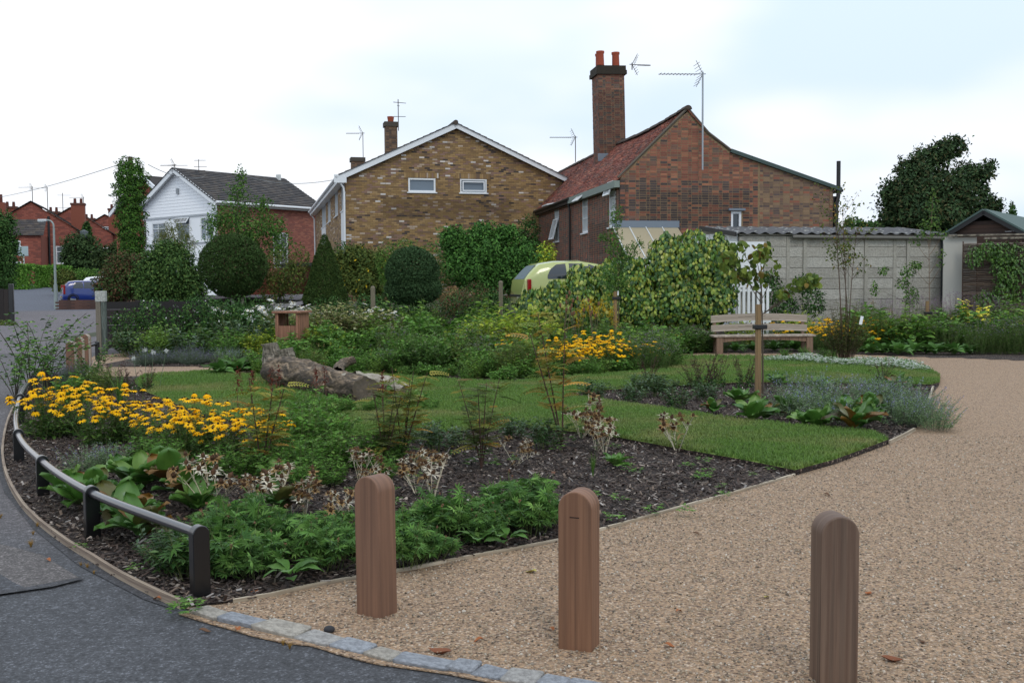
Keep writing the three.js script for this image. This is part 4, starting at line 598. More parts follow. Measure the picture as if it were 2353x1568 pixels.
{ // curved hoop-top rail
  const posts = [[460, 1378, 1207], [212, 1240, 1116], [98, 1140, 1046], [43, 1063, 985], [47, 975, 912], [78, 918, 862], [106, 893, 834]];
  const railT = thing('bed_rail', 'low black tubular rail curving round the flower bed', 'railing'), pts = [];
  posts.forEach(([u, v, w], i) => { const b = G(u, v), D = -b.z, y = i < 4 ? P(u, w, D).y : 0.36, w2 = 0.08; const nx = posts[Math.min(posts.length - 1, i + 1)], pv = posts[Math.max(0, i - 1)], A = G(nx[0], nx[1]), B = G(pv[0], pv[1]), ang = Math.atan2(-(A.z - B.z), A.x - B.x);
    const s = new THREE.Shape(); s.moveTo(-w2 / 2, -0.1); s.lineTo(w2 / 2, -0.1); s.lineTo(w2 / 2, y - w2 / 2); s.absarc(0, y - w2 / 2, w2 / 2, 0, Math.PI); s.lineTo(-w2 / 2, -0.1);
    const g = new THREE.ExtrudeGeometry(s, { depth: 0.05, bevelEnabled: true, bevelSize: 0.004, bevelThickness: 0.004, bevelSegments: 2, curveSegments: 10 }).translate(0, 0, -0.025), m = part('post', g, blackM, railT); m.position.copy(b); m.rotation.y = ang + Math.PI / 2; pts.push(b.clone().setY(y - w2 / 2 - 0.003)); });
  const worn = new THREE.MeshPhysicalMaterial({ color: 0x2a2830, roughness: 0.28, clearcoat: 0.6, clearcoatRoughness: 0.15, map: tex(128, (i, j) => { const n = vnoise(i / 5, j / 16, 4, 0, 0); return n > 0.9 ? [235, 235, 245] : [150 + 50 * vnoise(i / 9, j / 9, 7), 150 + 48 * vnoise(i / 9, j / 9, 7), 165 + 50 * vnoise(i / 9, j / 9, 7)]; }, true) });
  part('rail', new THREE.TubeGeometry(new THREE.CatmullRomCurve3(pts, false, 'centripetal'), 120, 0.026, 14), worn, railT);
  const p0 = P(222, 785, 23.2), t2 = thing('bed_rail', 'short end of a black tubular rail beside the weathered gatepost', 'railing', [p0.x, 0, p0.z]); part('post', rbox(-0.05, -0.05, -0.03, 0.05, 0.42, 0.03, 0.025), blackM, t2); part('rail', tubeG([vv(0, 0.36, 0), vv(-0.28, 0.26, 0.5)], 0.03), blackM, t2);
}
{ // bench
  const b = G(1756, 812), t = thing('park_bench', 'pale weathered timber bench with curved back slats beside the path', 'bench', b, R(3)), hw = 1.13;
  function slat(y, h, bow, z) { const n = 14, g = new GB(), f = (x) => y + bow * (1 - (x / hw) ** 2); for (let i = 0; i < n; i++) { const a = -hw + 2 * hw * i / n, c = -hw + 2 * hw * (i + 1) / n, zz = (x) => z - 0.05 * (1 - (x / hw) ** 2); const q = (x, yy, dz) => vv(x, f(x) + yy, zz(x) + dz); g.quad(q(c, 0, 0), q(c, h, 0), q(a, h, 0), q(a, 0, 0), null, h, 2 * hw / n, 0.1, i * 2 * hw / n); g.quad(q(a, h, 0), q(c, h, 0), q(c, h, -0.03), q(a, h, -0.03)); g.quad(q(c, 0, -0.03), q(a, 0, -0.03), q(a, h, -0.03), q(c, h, -0.03)); g.quad(q(a, 0, -0.03), q(c, 0, -0.03), q(c, 0, 0), q(a, 0, 0)); if (!i) g.quad(q(a, 0, -0.03), q(a, 0, 0), q(a, h, 0), q(a, h, -0.03)); if (i === n - 1) g.quad(q(c, 0, 0), q(c, 0, -0.03), q(c, h, -0.03), q(c, h, 0)); }
    // swap so that the grain runs along the slat
    return g.geo(); }
  part('back_slat', slat(0.70, 0.165, 0.045, -0.42), teakM, t); part('back_slat', slat(0.49, 0.15, 0.03, -0.40), teakM, t);
  for (let k = 0; k < 4; k++) part('seat_slat', rbox(-hw - 0.05, 0.385, -0.38 + k * 0.118, hw + 0.05, 0.43, -0.275 + k * 0.118, 0.008), teakM, t);
  for (const s of [-1, 1]) { part('leg', rbox(s * (hw - 0.09) - 0.075, -0.03, -0.03, s * (hw - 0.09) + 0.075, 0.384, 0.06, 0.008), teakDarkM, t); part('leg', rbox(s * (hw - 0.09) - 0.04, -0.03, -0.46, s * (hw - 0.09) + 0.04, 0.384, -0.38, 0.008), teakDarkM, t); const u = part('back_post', rbox(-0.035, 0.385, -0.03, 0.035, 0.86, 0.03, 0.006), teakDarkM, t); u.position.set(s * (hw - 0.09), 0, -0.43); u.rotation.x = -0.06; }
  const s = new THREE.Shape(); s.moveTo(-hw + 0.16, 0.383); s.lineTo(-hw + 0.16, 0.27); s.quadraticCurveTo(0, 0.37, hw - 0.16, 0.27); s.lineTo(hw - 0.16, 0.383); part('apron', new THREE.ExtrudeGeometry(s, { depth: 0.03, bevelEnabled: false, curveSegments: 12 }), teakDarkM, t);
}
{ // litter bin
  const b = G(672, 819), t = thing('litter_bin', 'square timber litter bin with open letterbox top in the border', 'litter bin', b, R(-12)), w = 0.27, binM = [0, 1, 2].map((k) => new THREE.MeshStandardMaterial({ map: grain(40 + k, [122, 84, 64], [158, 114, 90], 0.85), roughness: 0.75 }));
  for (const [ang, open] of [[0, 1], [90, 0], [180, 1], [270, 0]]) { const M = new THREE.Matrix4().makeRotationY(R(ang)); for (let k = 0; k < 4; k++) { const e = [-w, -w + 0.065, -0.002 - 0.07, 0.09, w - 0.055, w]; if (!k) for (let j = 0; j < 5; j++) part('plank', boxG(e[j] + 0.003, 0.05, w, e[j + 1] - 0.003, open && j > 0 && j < 4 ? 0.72 : 1.0, w + 0.025).applyMatrix4(M), pick(binM), t); } }
  part('lid', rbox(-w - 0.075, 1.0, -w - 0.075, w + 0.075, 1.05, w + 0.075, 0.012), binM[1], t); part('liner', boxG(-w + 0.03, 0.1, -w + 0.03, w - 0.03, 0.55, w - 0.03), steelM, t);
}
{ // lying tree trunk with stub limbs
  const t = thing('fallen_log', 'bleached fallen log lying on the lawn edge, sawn end showing', 'log', [0, 0, 0]);
  const bark = (seed) => tex(256, (i, j) => { const u = i / 256, v = j / 256, n = 0.6 * vnoise(u * 14 + 2 * vnoise(u * 6, v * 6, seed, 6, 6), v * 5, seed + 1, 0, 5) + 0.4 * vnoise(u * 40, v * 30, seed + 2, 40, 30), k = 40 + 140 * Math.pow(n, 1.5); return [k * 1.02, k * 0.95, k * 0.86]; }, true);
  const bt = bark(5); bt.repeat.set(1.6, 0.7); const barkM = new THREE.MeshStandardMaterial({ color: 0xffeeda, map: bt, bumpMap: bt, bumpScale: 0.09, roughness: 0.95 });
  function limb(pts, r0, r1, seed, amp = 0.22) { const c = new THREE.CatmullRomCurve3(pts), n = 80, m = 36, P2 = [], U = [], I = []; const fr = c.computeFrenetFrames(n); for (let i = 0; i <= n; i++) { const p = c.getPointAt(i / n), r = r0 + (r1 - r0) * i / n; for (let k = 0; k <= m; k++) { const a = k / m * 2 * Math.PI, q = 1 + amp * (fbm(Math.cos(a) * 2 + seed, Math.sin(a) * 2, i / n * 7, 3) - 0.5) * 2 + 0.2 * (vnoise(Math.cos(a) * 7 + seed, Math.sin(a) * 7, i / n * 10) - 0.5) - 0.16 * Math.pow(vnoise(Math.cos(a) * 13 + seed + 1.5 * vnoise(i / n * 9, a, 2), Math.sin(a) * 13, i / n * 13), 2); const o = p.clone().addScaledVector(fr.normals[i], Math.cos(a) * r * q).addScaledVector(fr.binormals[i], Math.sin(a) * r * q); P2.push(o.x, o.y, o.z); U.push(k / m, i / n * 3); } } for (let i = 0; i < n; i++) for (let k = 0; k < m; k++) { const a = i * (m + 1) + k, b = a + m + 1; I.push(a, b, a + 1, b, b + 1, a + 1); }
    const g = new THREE.BufferGeometry(); g.setAttribute('position', new THREE.Float32BufferAttribute(P2, 3)); g.setAttribute('uv', new THREE.Float32BufferAttribute(U, 2)); g.setIndex(I); g.computeVertexNormals();
    const end = new GB(), c0 = c.getPointAt(1), ring = Array.from({ length: m }, (_, k) => vv(...P2.slice((n * (m + 1) + k) * 3, (n * (m + 1) + k) * 3 + 3))); for (let k = 0; k < m; k++) for (let s = 0; s < 4; s++) { const q = (w, f) => c0.clone().lerp(w, f), a = ring[k], b = ring[(k + 1) % m], f0 = s / 4, f1 = (s + 1) / 4; end.quad(q(a, f0), q(a, f1), q(b, f1), q(b, f0), vary(s === 3 ? [0.09, 0.07, 0.05] : s % 2 ? [0.13, 0.10, 0.075] : [0.105, 0.082, 0.062], 0.18)); }
    return [g, end.geo()]; }
  const a = G(636, 888), b = G(842, 934), up = (p, y) => p.clone().setY(y), endM = vmat(0.9, { side: THREE.DoubleSide });
  let [g, e] = limb([up(a, 0.22), up(a.clone().lerp(b, 0.3), 0.24), up(a.clone().lerp(b, 0.65), 0.22), up(b, 0.2)], 0.26, 0.2, 3); const trunk = part('trunk', g, barkM, t); part('sawn_end', e, endM, trunk);
  const pale = new THREE.MeshStandardMaterial({ color: 0xb9b3aa, roughness: 0.9, map: speckle(70, [170, 165, 155], [255, 252, 245], 128, 10), bumpMap: bt, bumpScale: 0.02 });
  [g, e] = limb([up(b.clone().lerp(a, 0.12), 0.3), up(G(895, 918), 0.22), up(G(932, 926), 0.15)], 0.13, 0.1, 8); part('sawn_end', e, endM, part('pale_limb', g, pale, t));
  for (const [u, v, h, r] of [[624, 880, 0.66, 0.13], [660, 882, 0.58, 0.12]]) { const q = G(u, v); [g, e] = limb([up(q.clone().lerp(a, 0.4), 0.2), up(q, 0.42), up(q, h).add(vv(-0.03, 0, 0))], r * 1.3, r, u); part('sawn_end', e, endM, part('limb_stub', g, greyWoodM, t)); }
  const q = G(775, 905); [g, e] = limb([up(q, 0.3), up(G(790, 886), 0.36), up(G(812, 884), 0.40)], 0.1, 0.07, 21); part('sawn_end', e, endM, part('limb_stub', g, barkM, t));
  const patch = part('bare_patch', new THREE.SphereGeometry(0.1, 12, 8).scale(1, 0.5, 0.7), pale, t); patch.position.copy(up(a.clone().lerp(b, 0.82), 0.36));
}
{ // fences and posts round the private garden
  const conc = speckle(75, [120, 116, 104], [190, 186, 172], 128, 16), concM = mat(0xb8b2a4, 0.95, { map: conc });
  for (const [u, v, D, label] of [[856, 656, 27.3, 'round topped concrete fence post beside the white daisies'], [1150, 644, 27.3, 'round topped concrete fence post beside the golden ivy'], [1342, 628, 27.2, 'leaning rusty brown fence post in front of the green car']]) { const q = P(u, v, D), t = thing('fence_post', label, 'fence post', [q.x, ground(q.x, q.z) - 0.1, q.z]); const h = q.y - ground(q.x, q.z) + 0.1, tall = u !== 1342; part('shaft', rbox(-0.055, 0, -0.055, 0.055, h - 0.04, 0.055, 0.012), tall ? concM : mat(0x5d4638, 0.9), t); part('cap', new THREE.SphereGeometry(0.055, 10, 6).scale(1, 0.75, 1).translate(0, h - 0.045, 0), tall ? concM : mat(0x5d4638, 0.9), t); if (!tall) t.rotation.z = 0.15; }
  const f = thing('board_fence', 'low dark stained horizontal board fence behind the lavender', 'fence'), x0 = P(236, 700, 26.2), x1 = P(470, 700, 26.2), bm = toneMats([[0.018, 0.014, 0.013], [0.024, 0.018, 0.016], [0.014, 0.012, 0.012]], 0.8);
  for (let k = 0; k < 6; k++) part('board', boxG(x0.x, 0.1 + k * 0.195, -26.2, x1.x, 0.1 + k * 0.195 + 0.185, -26.175 + (k % 2) * 0.012), bm[k % 3], f); for (let k = 0; k < 4; k++) { const x = x0.x + (x1.x - x0.x) * k / 3; part('post', boxG(x - 0.05, 0, -26.3, x + 0.05, 1.3, -26.205), bm[1], f); }
  const p = P(229, 672, 25), t = thing('gatepost', 'weathered timber post with flaking white paint at its top', 'post', [p.x, 0, -25]); part('shaft', rbox(-0.1, -0.1, -0.06, 0.02, p.y - 0.22, 0.06, 0.01), greyWoodM, t); part('painted_head', rbox(-0.105, p.y - 0.218, -0.065, 0.14, p.y + 0.04, 0.065, 0.012), mat(0xc9ccc8, 0.8, { map: speckle(77, [90, 88, 80], [255, 255, 255], 128, 9, 0.5) }), t); part('painted_stile', rbox(0.024, -0.05, -0.05, 0.13, p.y - 0.222, 0.05, 0.01), mat(0x8a948f, 0.85, { map: speckle(78, [70, 74, 66], [235, 238, 235], 128, 7) }), t);
  const gt = thing('black_gate', 'solid black timber gate at the roadside', 'gate', P(-20, 700, 45).setY(0.1), R(8)); for (let k = 0; k < 8; k++) part('board', boxG(-0.9 + k * 0.2, 0, -0.02, -0.9 + k * 0.2 + 0.19, 1.55 - 0.02 * (k % 2), 0.02), bm[k % 3], gt); part('post', rbox(0.72, -0.1, -0.09, 0.9, 1.75, 0.09, 0.02), blackM, gt);
  const pk = thing('picket_fence', 'white picket fence between the golden ivy and the garage', 'fence', P(1695, 640, 26.9).setY(0), R(10)); for (let k = 0; k < 7; k++) part('picket', boxG(k * 0.13, 0.3, 0, k * 0.13 + 0.07, 1.72 - k * 0.02, 0.02), whiteM, pk); for (const y of [0.6, 1.4]) part('rail', boxG(-0.02, y, -0.04, 0.92, y + 0.07, -0.003), whiteM, pk); part('panel', boxG(0.1, 1.5, -0.9, 1.1, 2.72, -0.86), whiteM, pk);
  // woven hurdle on the right
  const q = P(2212, 640, 28.6), hf = thing('woven_fence', 'brown woven hurdle fence with ivy hanging over it', 'fence', [q.x, 0, -28.6], R(-16)), rods = new GB(), cols = [[0.10, 0.072, 0.055], [0.14, 0.105, 0.08], [0.075, 0.055, 0.045], [0.19, 0.15, 0.12]];
  for (let r = 0; r < 95; r++) { const y = 0.3 + r * 0.025, pts = []; for (let k = 0; k <= 44; k++) { const x = k * 0.12; pts.push(vv(x, y + rr(-0.006, 0.006), 0.03 * Math.cos(x * Math.PI / 0.36 + (r % 2) * Math.PI))); } rods.tube(pts, 0.012, 0.012, 4, vary(pick(cols), 0.2)); }
  part('woven_rods', rods.geo(), vmat(0.9), hf, 'stuff'); for (let k = 0; k < 15; k++) part('stake', new GB().tube([vv(k * 0.36, 0, 0), vv(k * 0.36, 2.72, 0)], 0.02, 0.018, 6, null, true).geo(), mat(0x4d3a2e, 0.9), hf);
  const cp = thing('capping_rail', 'grey weathered rails along the top of the garage side wall', 'rail', [q.x - 0.3, 0, -28.9], R(-14)); part('rail', rbox(0, 2.86, 0, 5.2, 2.91, 0.12, 0.01), greyWoodM, cp); part('rail', rbox(0.9, 2.76, 0.13, 5.2, 2.82, 0.2, 0.01), greyWoodM, cp); part('block_wall', boxG(-0.1, 0, -0.1, 0.75, 2.84, -0.02), mat(0xb0aea7, 0.95), cp);
}
// ---- lamp posts and signs
{
  const lampM = mat(0x8d9896, 0.5, { metalness: 0.2 }), b = P(128, 708, 64), y0 = ground(b.x, b.z), topY = P(118, 505, 64).y;
  const t = thing('street_lamp', 'tall grey street lamp with a curved arm beside the blue car', 'street lamp', [b.x, y0, b.z]); const h = topY - y0;
  part('base', new THREE.CylinderGeometry(0.11, 0.12, 1.5, 12).translate(0, 0.75, 0), lampM, t); part('column', new THREE.CylinderGeometry(0.06, 0.075, h - 2.0, 12).translate(0, 1.5 + (h - 2.0) / 2, 0), lampM, t);
  part('arm', new THREE.TubeGeometry(new THREE.CatmullRomCurve3([vv(0, h - 0.55, 0), vv(-0.03, h - 0.25, 0), vv(-0.18, h - 0.06, 0), vv(-0.42, h, 0)]), 16, 0.05, 10), lampM, t);
  const hd = part('lamp_head', rbox(-0.95, h - 0.09, -0.12, -0.4, h + 0.05, 0.12, 0.04), mat(0xc4c9ca, 0.5), t); part('lens', rbox(-0.93, h - 0.14, -0.1, -0.55, h - 0.092, 0.1, 0.02), mat(0x9aa2a5, 0.3), hd);
  const c = P(194, 612, 100), g0 = ground(c.x, c.z), q = P(194, 540, 100).y, t2 = thing('street_lamp', 'slim white lamp post with a lantern top in front of the terrace', 'street lamp', [c.x, g0, c.z]); part('column', new THREE.CylinderGeometry(0.09, 0.11, q - g0 - 0.3, 8).translate(0, (q - g0 - 0.3) / 2, 0), mat(0xb5bcbb, 0.6), t2); part('lantern', new THREE.CylinderGeometry(0.42, 0.26, 0.6, 8).translate(0, q - g0, 0), mat(0x6c7578, 0.4), t2); part('lantern_cap', new THREE.ConeGeometry(0.46, 0.25, 8).translate(0, q - g0 + 0.43, 0), mat(0x3d4447, 0.6), t2);
  const s = P(55, 640, 92), s0 = ground(s.x, s.z), ht = P(55, 572, 92).y - s0, t3 = thing('road_sign', 'pale rectangular road sign on a white post by the square hedge', 'sign', [s.x, s0, s.z]); part('post', new THREE.CylinderGeometry(0.06, 0.06, ht, 8).translate(0, ht / 2, 0), mat(0xb9bfc0, 0.6), t3); part('panel', rbox(-0.45, ht - 0.6, 0.06, 0.45, ht + 0.25, 0.1, 0.02), mat(0x9fb0b4, 0.6), t3);
  const w = P(205, 700, 63), lw = thing('low_brick_wall', 'low dark brick wall in front of the blue car', 'wall', [w.x - 1.8, ground(w.x, w.z) - 0.05, w.z], R(6)); const tm = toneMats([[0.09, 0.045, 0.035], [0.07, 0.038, 0.032], [0.11, 0.055, 0.042]]); for (let r = 0; r < 6; r++) for (let k = 0; k < 10; k++) part('brick', unitBox, tm[(r * 3 + k * 7) % 3], lw).position.set(k * 0.46 + (r % 2) * 0.2, 0.07 + r * 0.1, 0); lw.children.forEach((m) => m.scale.set(0.45, 0.095, 0.22));
}
// ---- cars
function car(name, label, paint, at, turn, o) {
  const t = thing(name, label, 'car', at, turn), paintM = new THREE.MeshPhysicalMaterial({ color: paint, roughness: 0.3, clearcoat: 1, clearcoatRoughness: 0.06 }), g = new GB();
  // stations from rear (x = 0) to nose; each a half-section [y, half width], mirrored
  const st = o.st, sec = st.map(([x, y0, yb, ys, yt, w]) => { const h = []; h.push([y0, w * 0.88], [y0 + 0.12, w * 0.98], [yb * 0.5 + y0 * 0.5, w], [yb, w * 0.985], [ys, w * 0.95]); for (const [f, k] of [[0.35, 0.93], [0.75, 0.85], [0.93, 0.76], [1, 0.5]]) h.push([ys + (yt - ys) * f, w * (0.95 + (k - 0.95) * Math.min(1, (yt - ys) / 0.25))]); return [x, [...h, ...h.slice().reverse().map(([y, q]) => [y, -q])]]; });
  for (let i = 0; i + 1 < sec.length; i++) { const [xa, A] = sec[i], [xb, B] = sec[i + 1]; for (let k = 0; k + 1 < A.length; k++) g.quad(vv(xa, A[k][0], A[k][1]), vv(xb, B[k][0], B[k][1]), vv(xb, B[k + 1][0], B[k + 1][1]), vv(xa, A[k + 1][0], A[k + 1][1])); }
  for (const [i, s] of [[0, 1], [sec.length - 1, -1]]) { const [x, A] = sec[i]; for (let k = 1; k + 1 < A.length; k++) s > 0 ? g.tri(vv(x, A[0][0], A[0][1]), vv(x, A[k][0], A[k][1]), vv(x, A[k + 1][0], A[k + 1][1])) : g.tri(vv(x, A[0][0], A[0][1]), vv(x, A[k + 1][0], A[k + 1][1]), vv(x, A[k][0], A[k][1])); }
  part('body', g.geo(32), paintM, t);
  const W = o.w;
  const half = (x, y) => { let i = 0; while (i + 2 < sec.length && sec[i + 1][0] < x) i++; const f = (x - sec[i][0]) / (sec[i + 1][0] - sec[i][0]), at = (A) => { for (let k = 0; k < 8; k++) if (y <= A[k + 1][0]) { const q = (y - A[k][0]) / (A[k + 1][0] - A[k][0] || 1); return A[k][1] + (A[k + 1][1] - A[k][1]) * q; } return A[8][1]; }; return at(sec[i][1]) * (1 - f) + at(sec[i + 1][1]) * f; };
  for (const s of [-1, 1]) for (const pg of o.side) { const b = new GB(), lo = pg.filter((p) => p[1] < 1.005), hi = pg.filter((p) => p[1] >= 1.005).map(([x, y]) => [x, y]).sort((a, c) => a[0] - c[0]), x0 = Math.min(...pg.map((p) => p[0])), x1 = Math.max(...pg.map((p) => p[0])), yb = lo[0][1], yt = (x) => Math.max(yb, lut([[x0, hi[0][0] - x0 < 0.02 ? hi[0][1] : yb], ...hi, [x1, yb]], x)), q = (x, j) => { const y = yb + (yt(x) - yb) * j / 6; return vv(x, y, s * (half(x, y) + 0.01)); }; for (let i = 0; i < 14; i++) for (let j = 0; j < 6; j++) { const xa = x0 + (x1 - x0) * i / 14, xb = x0 + (x1 - x0) * (i + 1) / 14; s > 0 ? b.quad(q(xa, j), q(xb, j), q(xb, j + 1), q(xa, j + 1)) : b.quad(q(xb, j), q(xa, j), q(xa, j + 1), q(xb, j + 1)); } part('side_window', b.geo(30), glassM, t); }
  { const b = new GB(), r = o.rear, q = r.map(([x, y, z]) => [vv(x - 0.015, y, z), vv(x - 0.015, y, -z)]); for (let i = 0; i + 1 < q.length; i++) b.quad(q[i][0], q[i][1], q[i + 1][1], q[i + 1][0]); part('rear_window', b.geo(), new THREE.MeshPhysicalMaterial({ color: 0x8c98a2, roughness: 0.08 }), t); }
  const tyre = new THREE.TorusGeometry(0.225, 0.085, 10, 20), rim = new THREE.CylinderGeometry(0.19, 0.19, 0.12, 14).rotateX(Math.PI / 2);
  for (const x of o.axles) for (const s of [-1, 1]) { const wh = part('wheel', tyre, mat(0x0d0d0e, 0.9), t); wh.position.set(x, 0.3, s * (W - 0.08)); part('rim', rim, mat(0x9ba1a6, 0.35, { metalness: 0.6 }), wh); }
  for (const s of [-1, 1]) for (const x of o.axles) part('wheel_arch', new THREE.RingGeometry(0.3, 0.345, 18, 1, 0, Math.PI).translate(x, 0.3, s * (W + 0.012)), mat(0x101012, 0.8, { side: THREE.DoubleSide }), t);
  for (const s of [-1, 1]) part('tail_light', rbox(o.tail[0], o.tail[1], s * W * 0.9 - 0.08, o.tail[0] + 0.12, o.tail[2], s * W * 0.9 + 0.08, 0.03), mat(0x8f1712, 0.25), t);
  if (o.plate) part('number_plate', rbox(-0.03, 0.42, -0.26, 0.0, 0.53, 0.26, 0.005), mat(0xc8a83c, 0.5), t);
  part('bumper_strip', rbox(-0.04, 0.5, -W * 0.8, 0.02, 0.56, W * 0.8, 0.01), mat(o.strip || 0x1a1a1c, 0.6), t);
  return t;
}
const hatch = { w: 0.83, st: [[0.0, 0.32, 0.55, 0.62, 0.66, 0.72], [0.05, 0.25, 0.62, 0.93, 0.95, 0.78], [0.22, 0.24, 0.64, 0.95, 1.2, 0.8], [0.42, 0.22, 0.65, 0.95, 1.42, 0.82], [0.8, 0.2, 0.65, 0.93, 1.47, 0.83], [1.6, 0.2, 0.65, 0.92, 1.48, 0.83], [2.2, 0.2, 0.65, 0.92, 1.42, 0.83], [2.7, 0.2, 0.64, 0.93, 1.18, 0.83], [3.05, 0.2, 0.62, 0.93, 0.96, 0.82], [3.5, 0.22, 0.6, 0.84, 0.88, 0.78], [3.75, 0.26, 0.55, 0.66, 0.7, 0.68]],
  side: [[[0.62, 0.98, 0.925], [1.25, 0.97, 0.925], [1.2, 1.38, 0.83], [0.72, 1.36, 0.84]], [[1.32, 0.97, 0.925], [2.35, 0.97, 0.925], [2.15, 1.3, 0.85], [1.9, 1.38, 0.83], [1.28, 1.385, 0.83]]], rear: [[0.07, 0.97, 0.56], [0.24, 1.2, 0.54], [0.38, 1.36, 0.5]], axles: [0.62, 3.02], tail: [0.06, 0.62, 1.2] };
{ const p = P(140, 690, 66); car('blue_hatchback', 'dark blue hatchback parked beside the street lamp, rear towards us', 0x0b2a78, [p.x, ground(p.x, p.z) + 0.18, p.z], R(28), { ...hatch, plate: true, strip: 0x7d8fb8 }); }
{ const p = P(186, 655, 74); car('white_car', 'white car of which only the roof shows above the blue one', 0xe6eaee, [p.x, P(190, 636, 74).y - 1.45, p.z], R(12), hatch); }
for (const [u, v, D, c, l] of [[138, 608, 112, 0x33424f, 'dark car behind the hedge in front of the terrace'], [214, 608, 116, 0x8d99a3, 'silver car parked behind the rounded hedge']]) { const p = P(u, v, D); car('distant_car', l, c, [p.x, p.y - 1.45, p.z], R(5), hatch); }
const round = { w: 0.84, st: [[0.0, 0.3, 0.6, 0.66, 0.7, 0.7], [0.06, 0.24, 0.66, 0.95, 0.98, 0.79], [0.3, 0.22, 0.68, 0.97, 1.26, 0.82], [0.52, 0.2, 0.68, 0.96, 1.45, 0.84], [0.95, 0.2, 0.68, 0.95, 1.52, 0.84], [1.7, 0.2, 0.68, 0.95, 1.54, 0.84], [2.3, 0.2, 0.68, 0.94, 1.45, 0.84], [2.8, 0.2, 0.66, 0.95, 1.2, 0.83], [3.2, 0.22, 0.62, 0.92, 0.96, 0.81], [3.6, 0.25, 0.58, 0.74, 0.8, 0.72]],
  side: [[[0.72, 1.0, 0.93], [1.32, 1.0, 0.93], [1.3, 1.44, 0.81], [1.0, 1.41, 0.82], [0.82, 1.28, 0.86], [0.72, 1.1, 0.91]], [[1.4, 1.0, 0.93], [2.5, 1.0, 0.93], [2.3, 1.3, 0.86], [2.0, 1.42, 0.82], [1.38, 1.445, 0.81]]], rear: [[0.085, 1.0, 0.58], [0.31, 1.26, 0.55], [0.46, 1.4, 0.5]], axles: [0.66, 2.95], tail: [0.12, 0.66, 1.0] };
{ const p = P(1186, 660, 30.4), yT = P(1290, 598, 30.2).y; car('lime_hatchback', 'pale lime green hatchback parked behind the golden ivy hedge', 0xa9b26a, [p.x, yT - 1.53, p.z], R(14), round); }
// ---- television aerials
function aerial(label, at, h, boom, turn, o = {}) {
  const t = thing('television_aerial', label, 'aerial', at, R(turn)), m = o.m || rustM; part('mast', new GB().tube([vv(0, 0, 0), vv(0, h, 0)], o.r || 0.022, o.r || 0.022, 6, null, true).geo(), m, t);
  if (boom) { part('boom', new GB().tube([vv(0.1, h - 0.06, 0), vv(-boom, h - 0.1, 0)], 0.016, 0.014, 5).geo(), m, t); const e = new GB(); for (let k = 0; k < 11; k++) { const x = -0.25 - (boom - 0.3) * k / 10; e.tube([vv(x, h - 0.09, -0.13), vv(x, h - 0.09, 0.13)], 0.012, 0.012, 4); } part('director', e.geo(), m, t); const r = new GB(); for (const s of [1, -1]) for (let k = 0; k < 4; k++) r.tube([vv(-0.1 - k * 0.035, h - 0.08 + s * (0.05 + k * 0.09), -0.3), vv(-0.1 - k * 0.035, h - 0.08 + s * (0.05 + k * 0.09), 0.3)], 0.009, 0.009, 4); r.tube([vv(0, h - 0.06, 0), vv(-0.22, h + 0.36, 0)], 0.012, 0.01, 4).tube([vv(0, h - 0.06, 0), vv(-0.22, h - 0.48, 0)], 0.012, 0.01, 4); part('reflector', r.geo(), m, t); }
  for (const [y, l, a] of o.bars || []) part('dipole', new GB().tube([vv(-l * 0.6 * Math.cos(a), y, l * 0.6 * Math.sin(a)), vv(l * Math.cos(a), y, -l * Math.sin(a))], 0.016, 0.014, 5).geo(), m, t);
  return t;
}
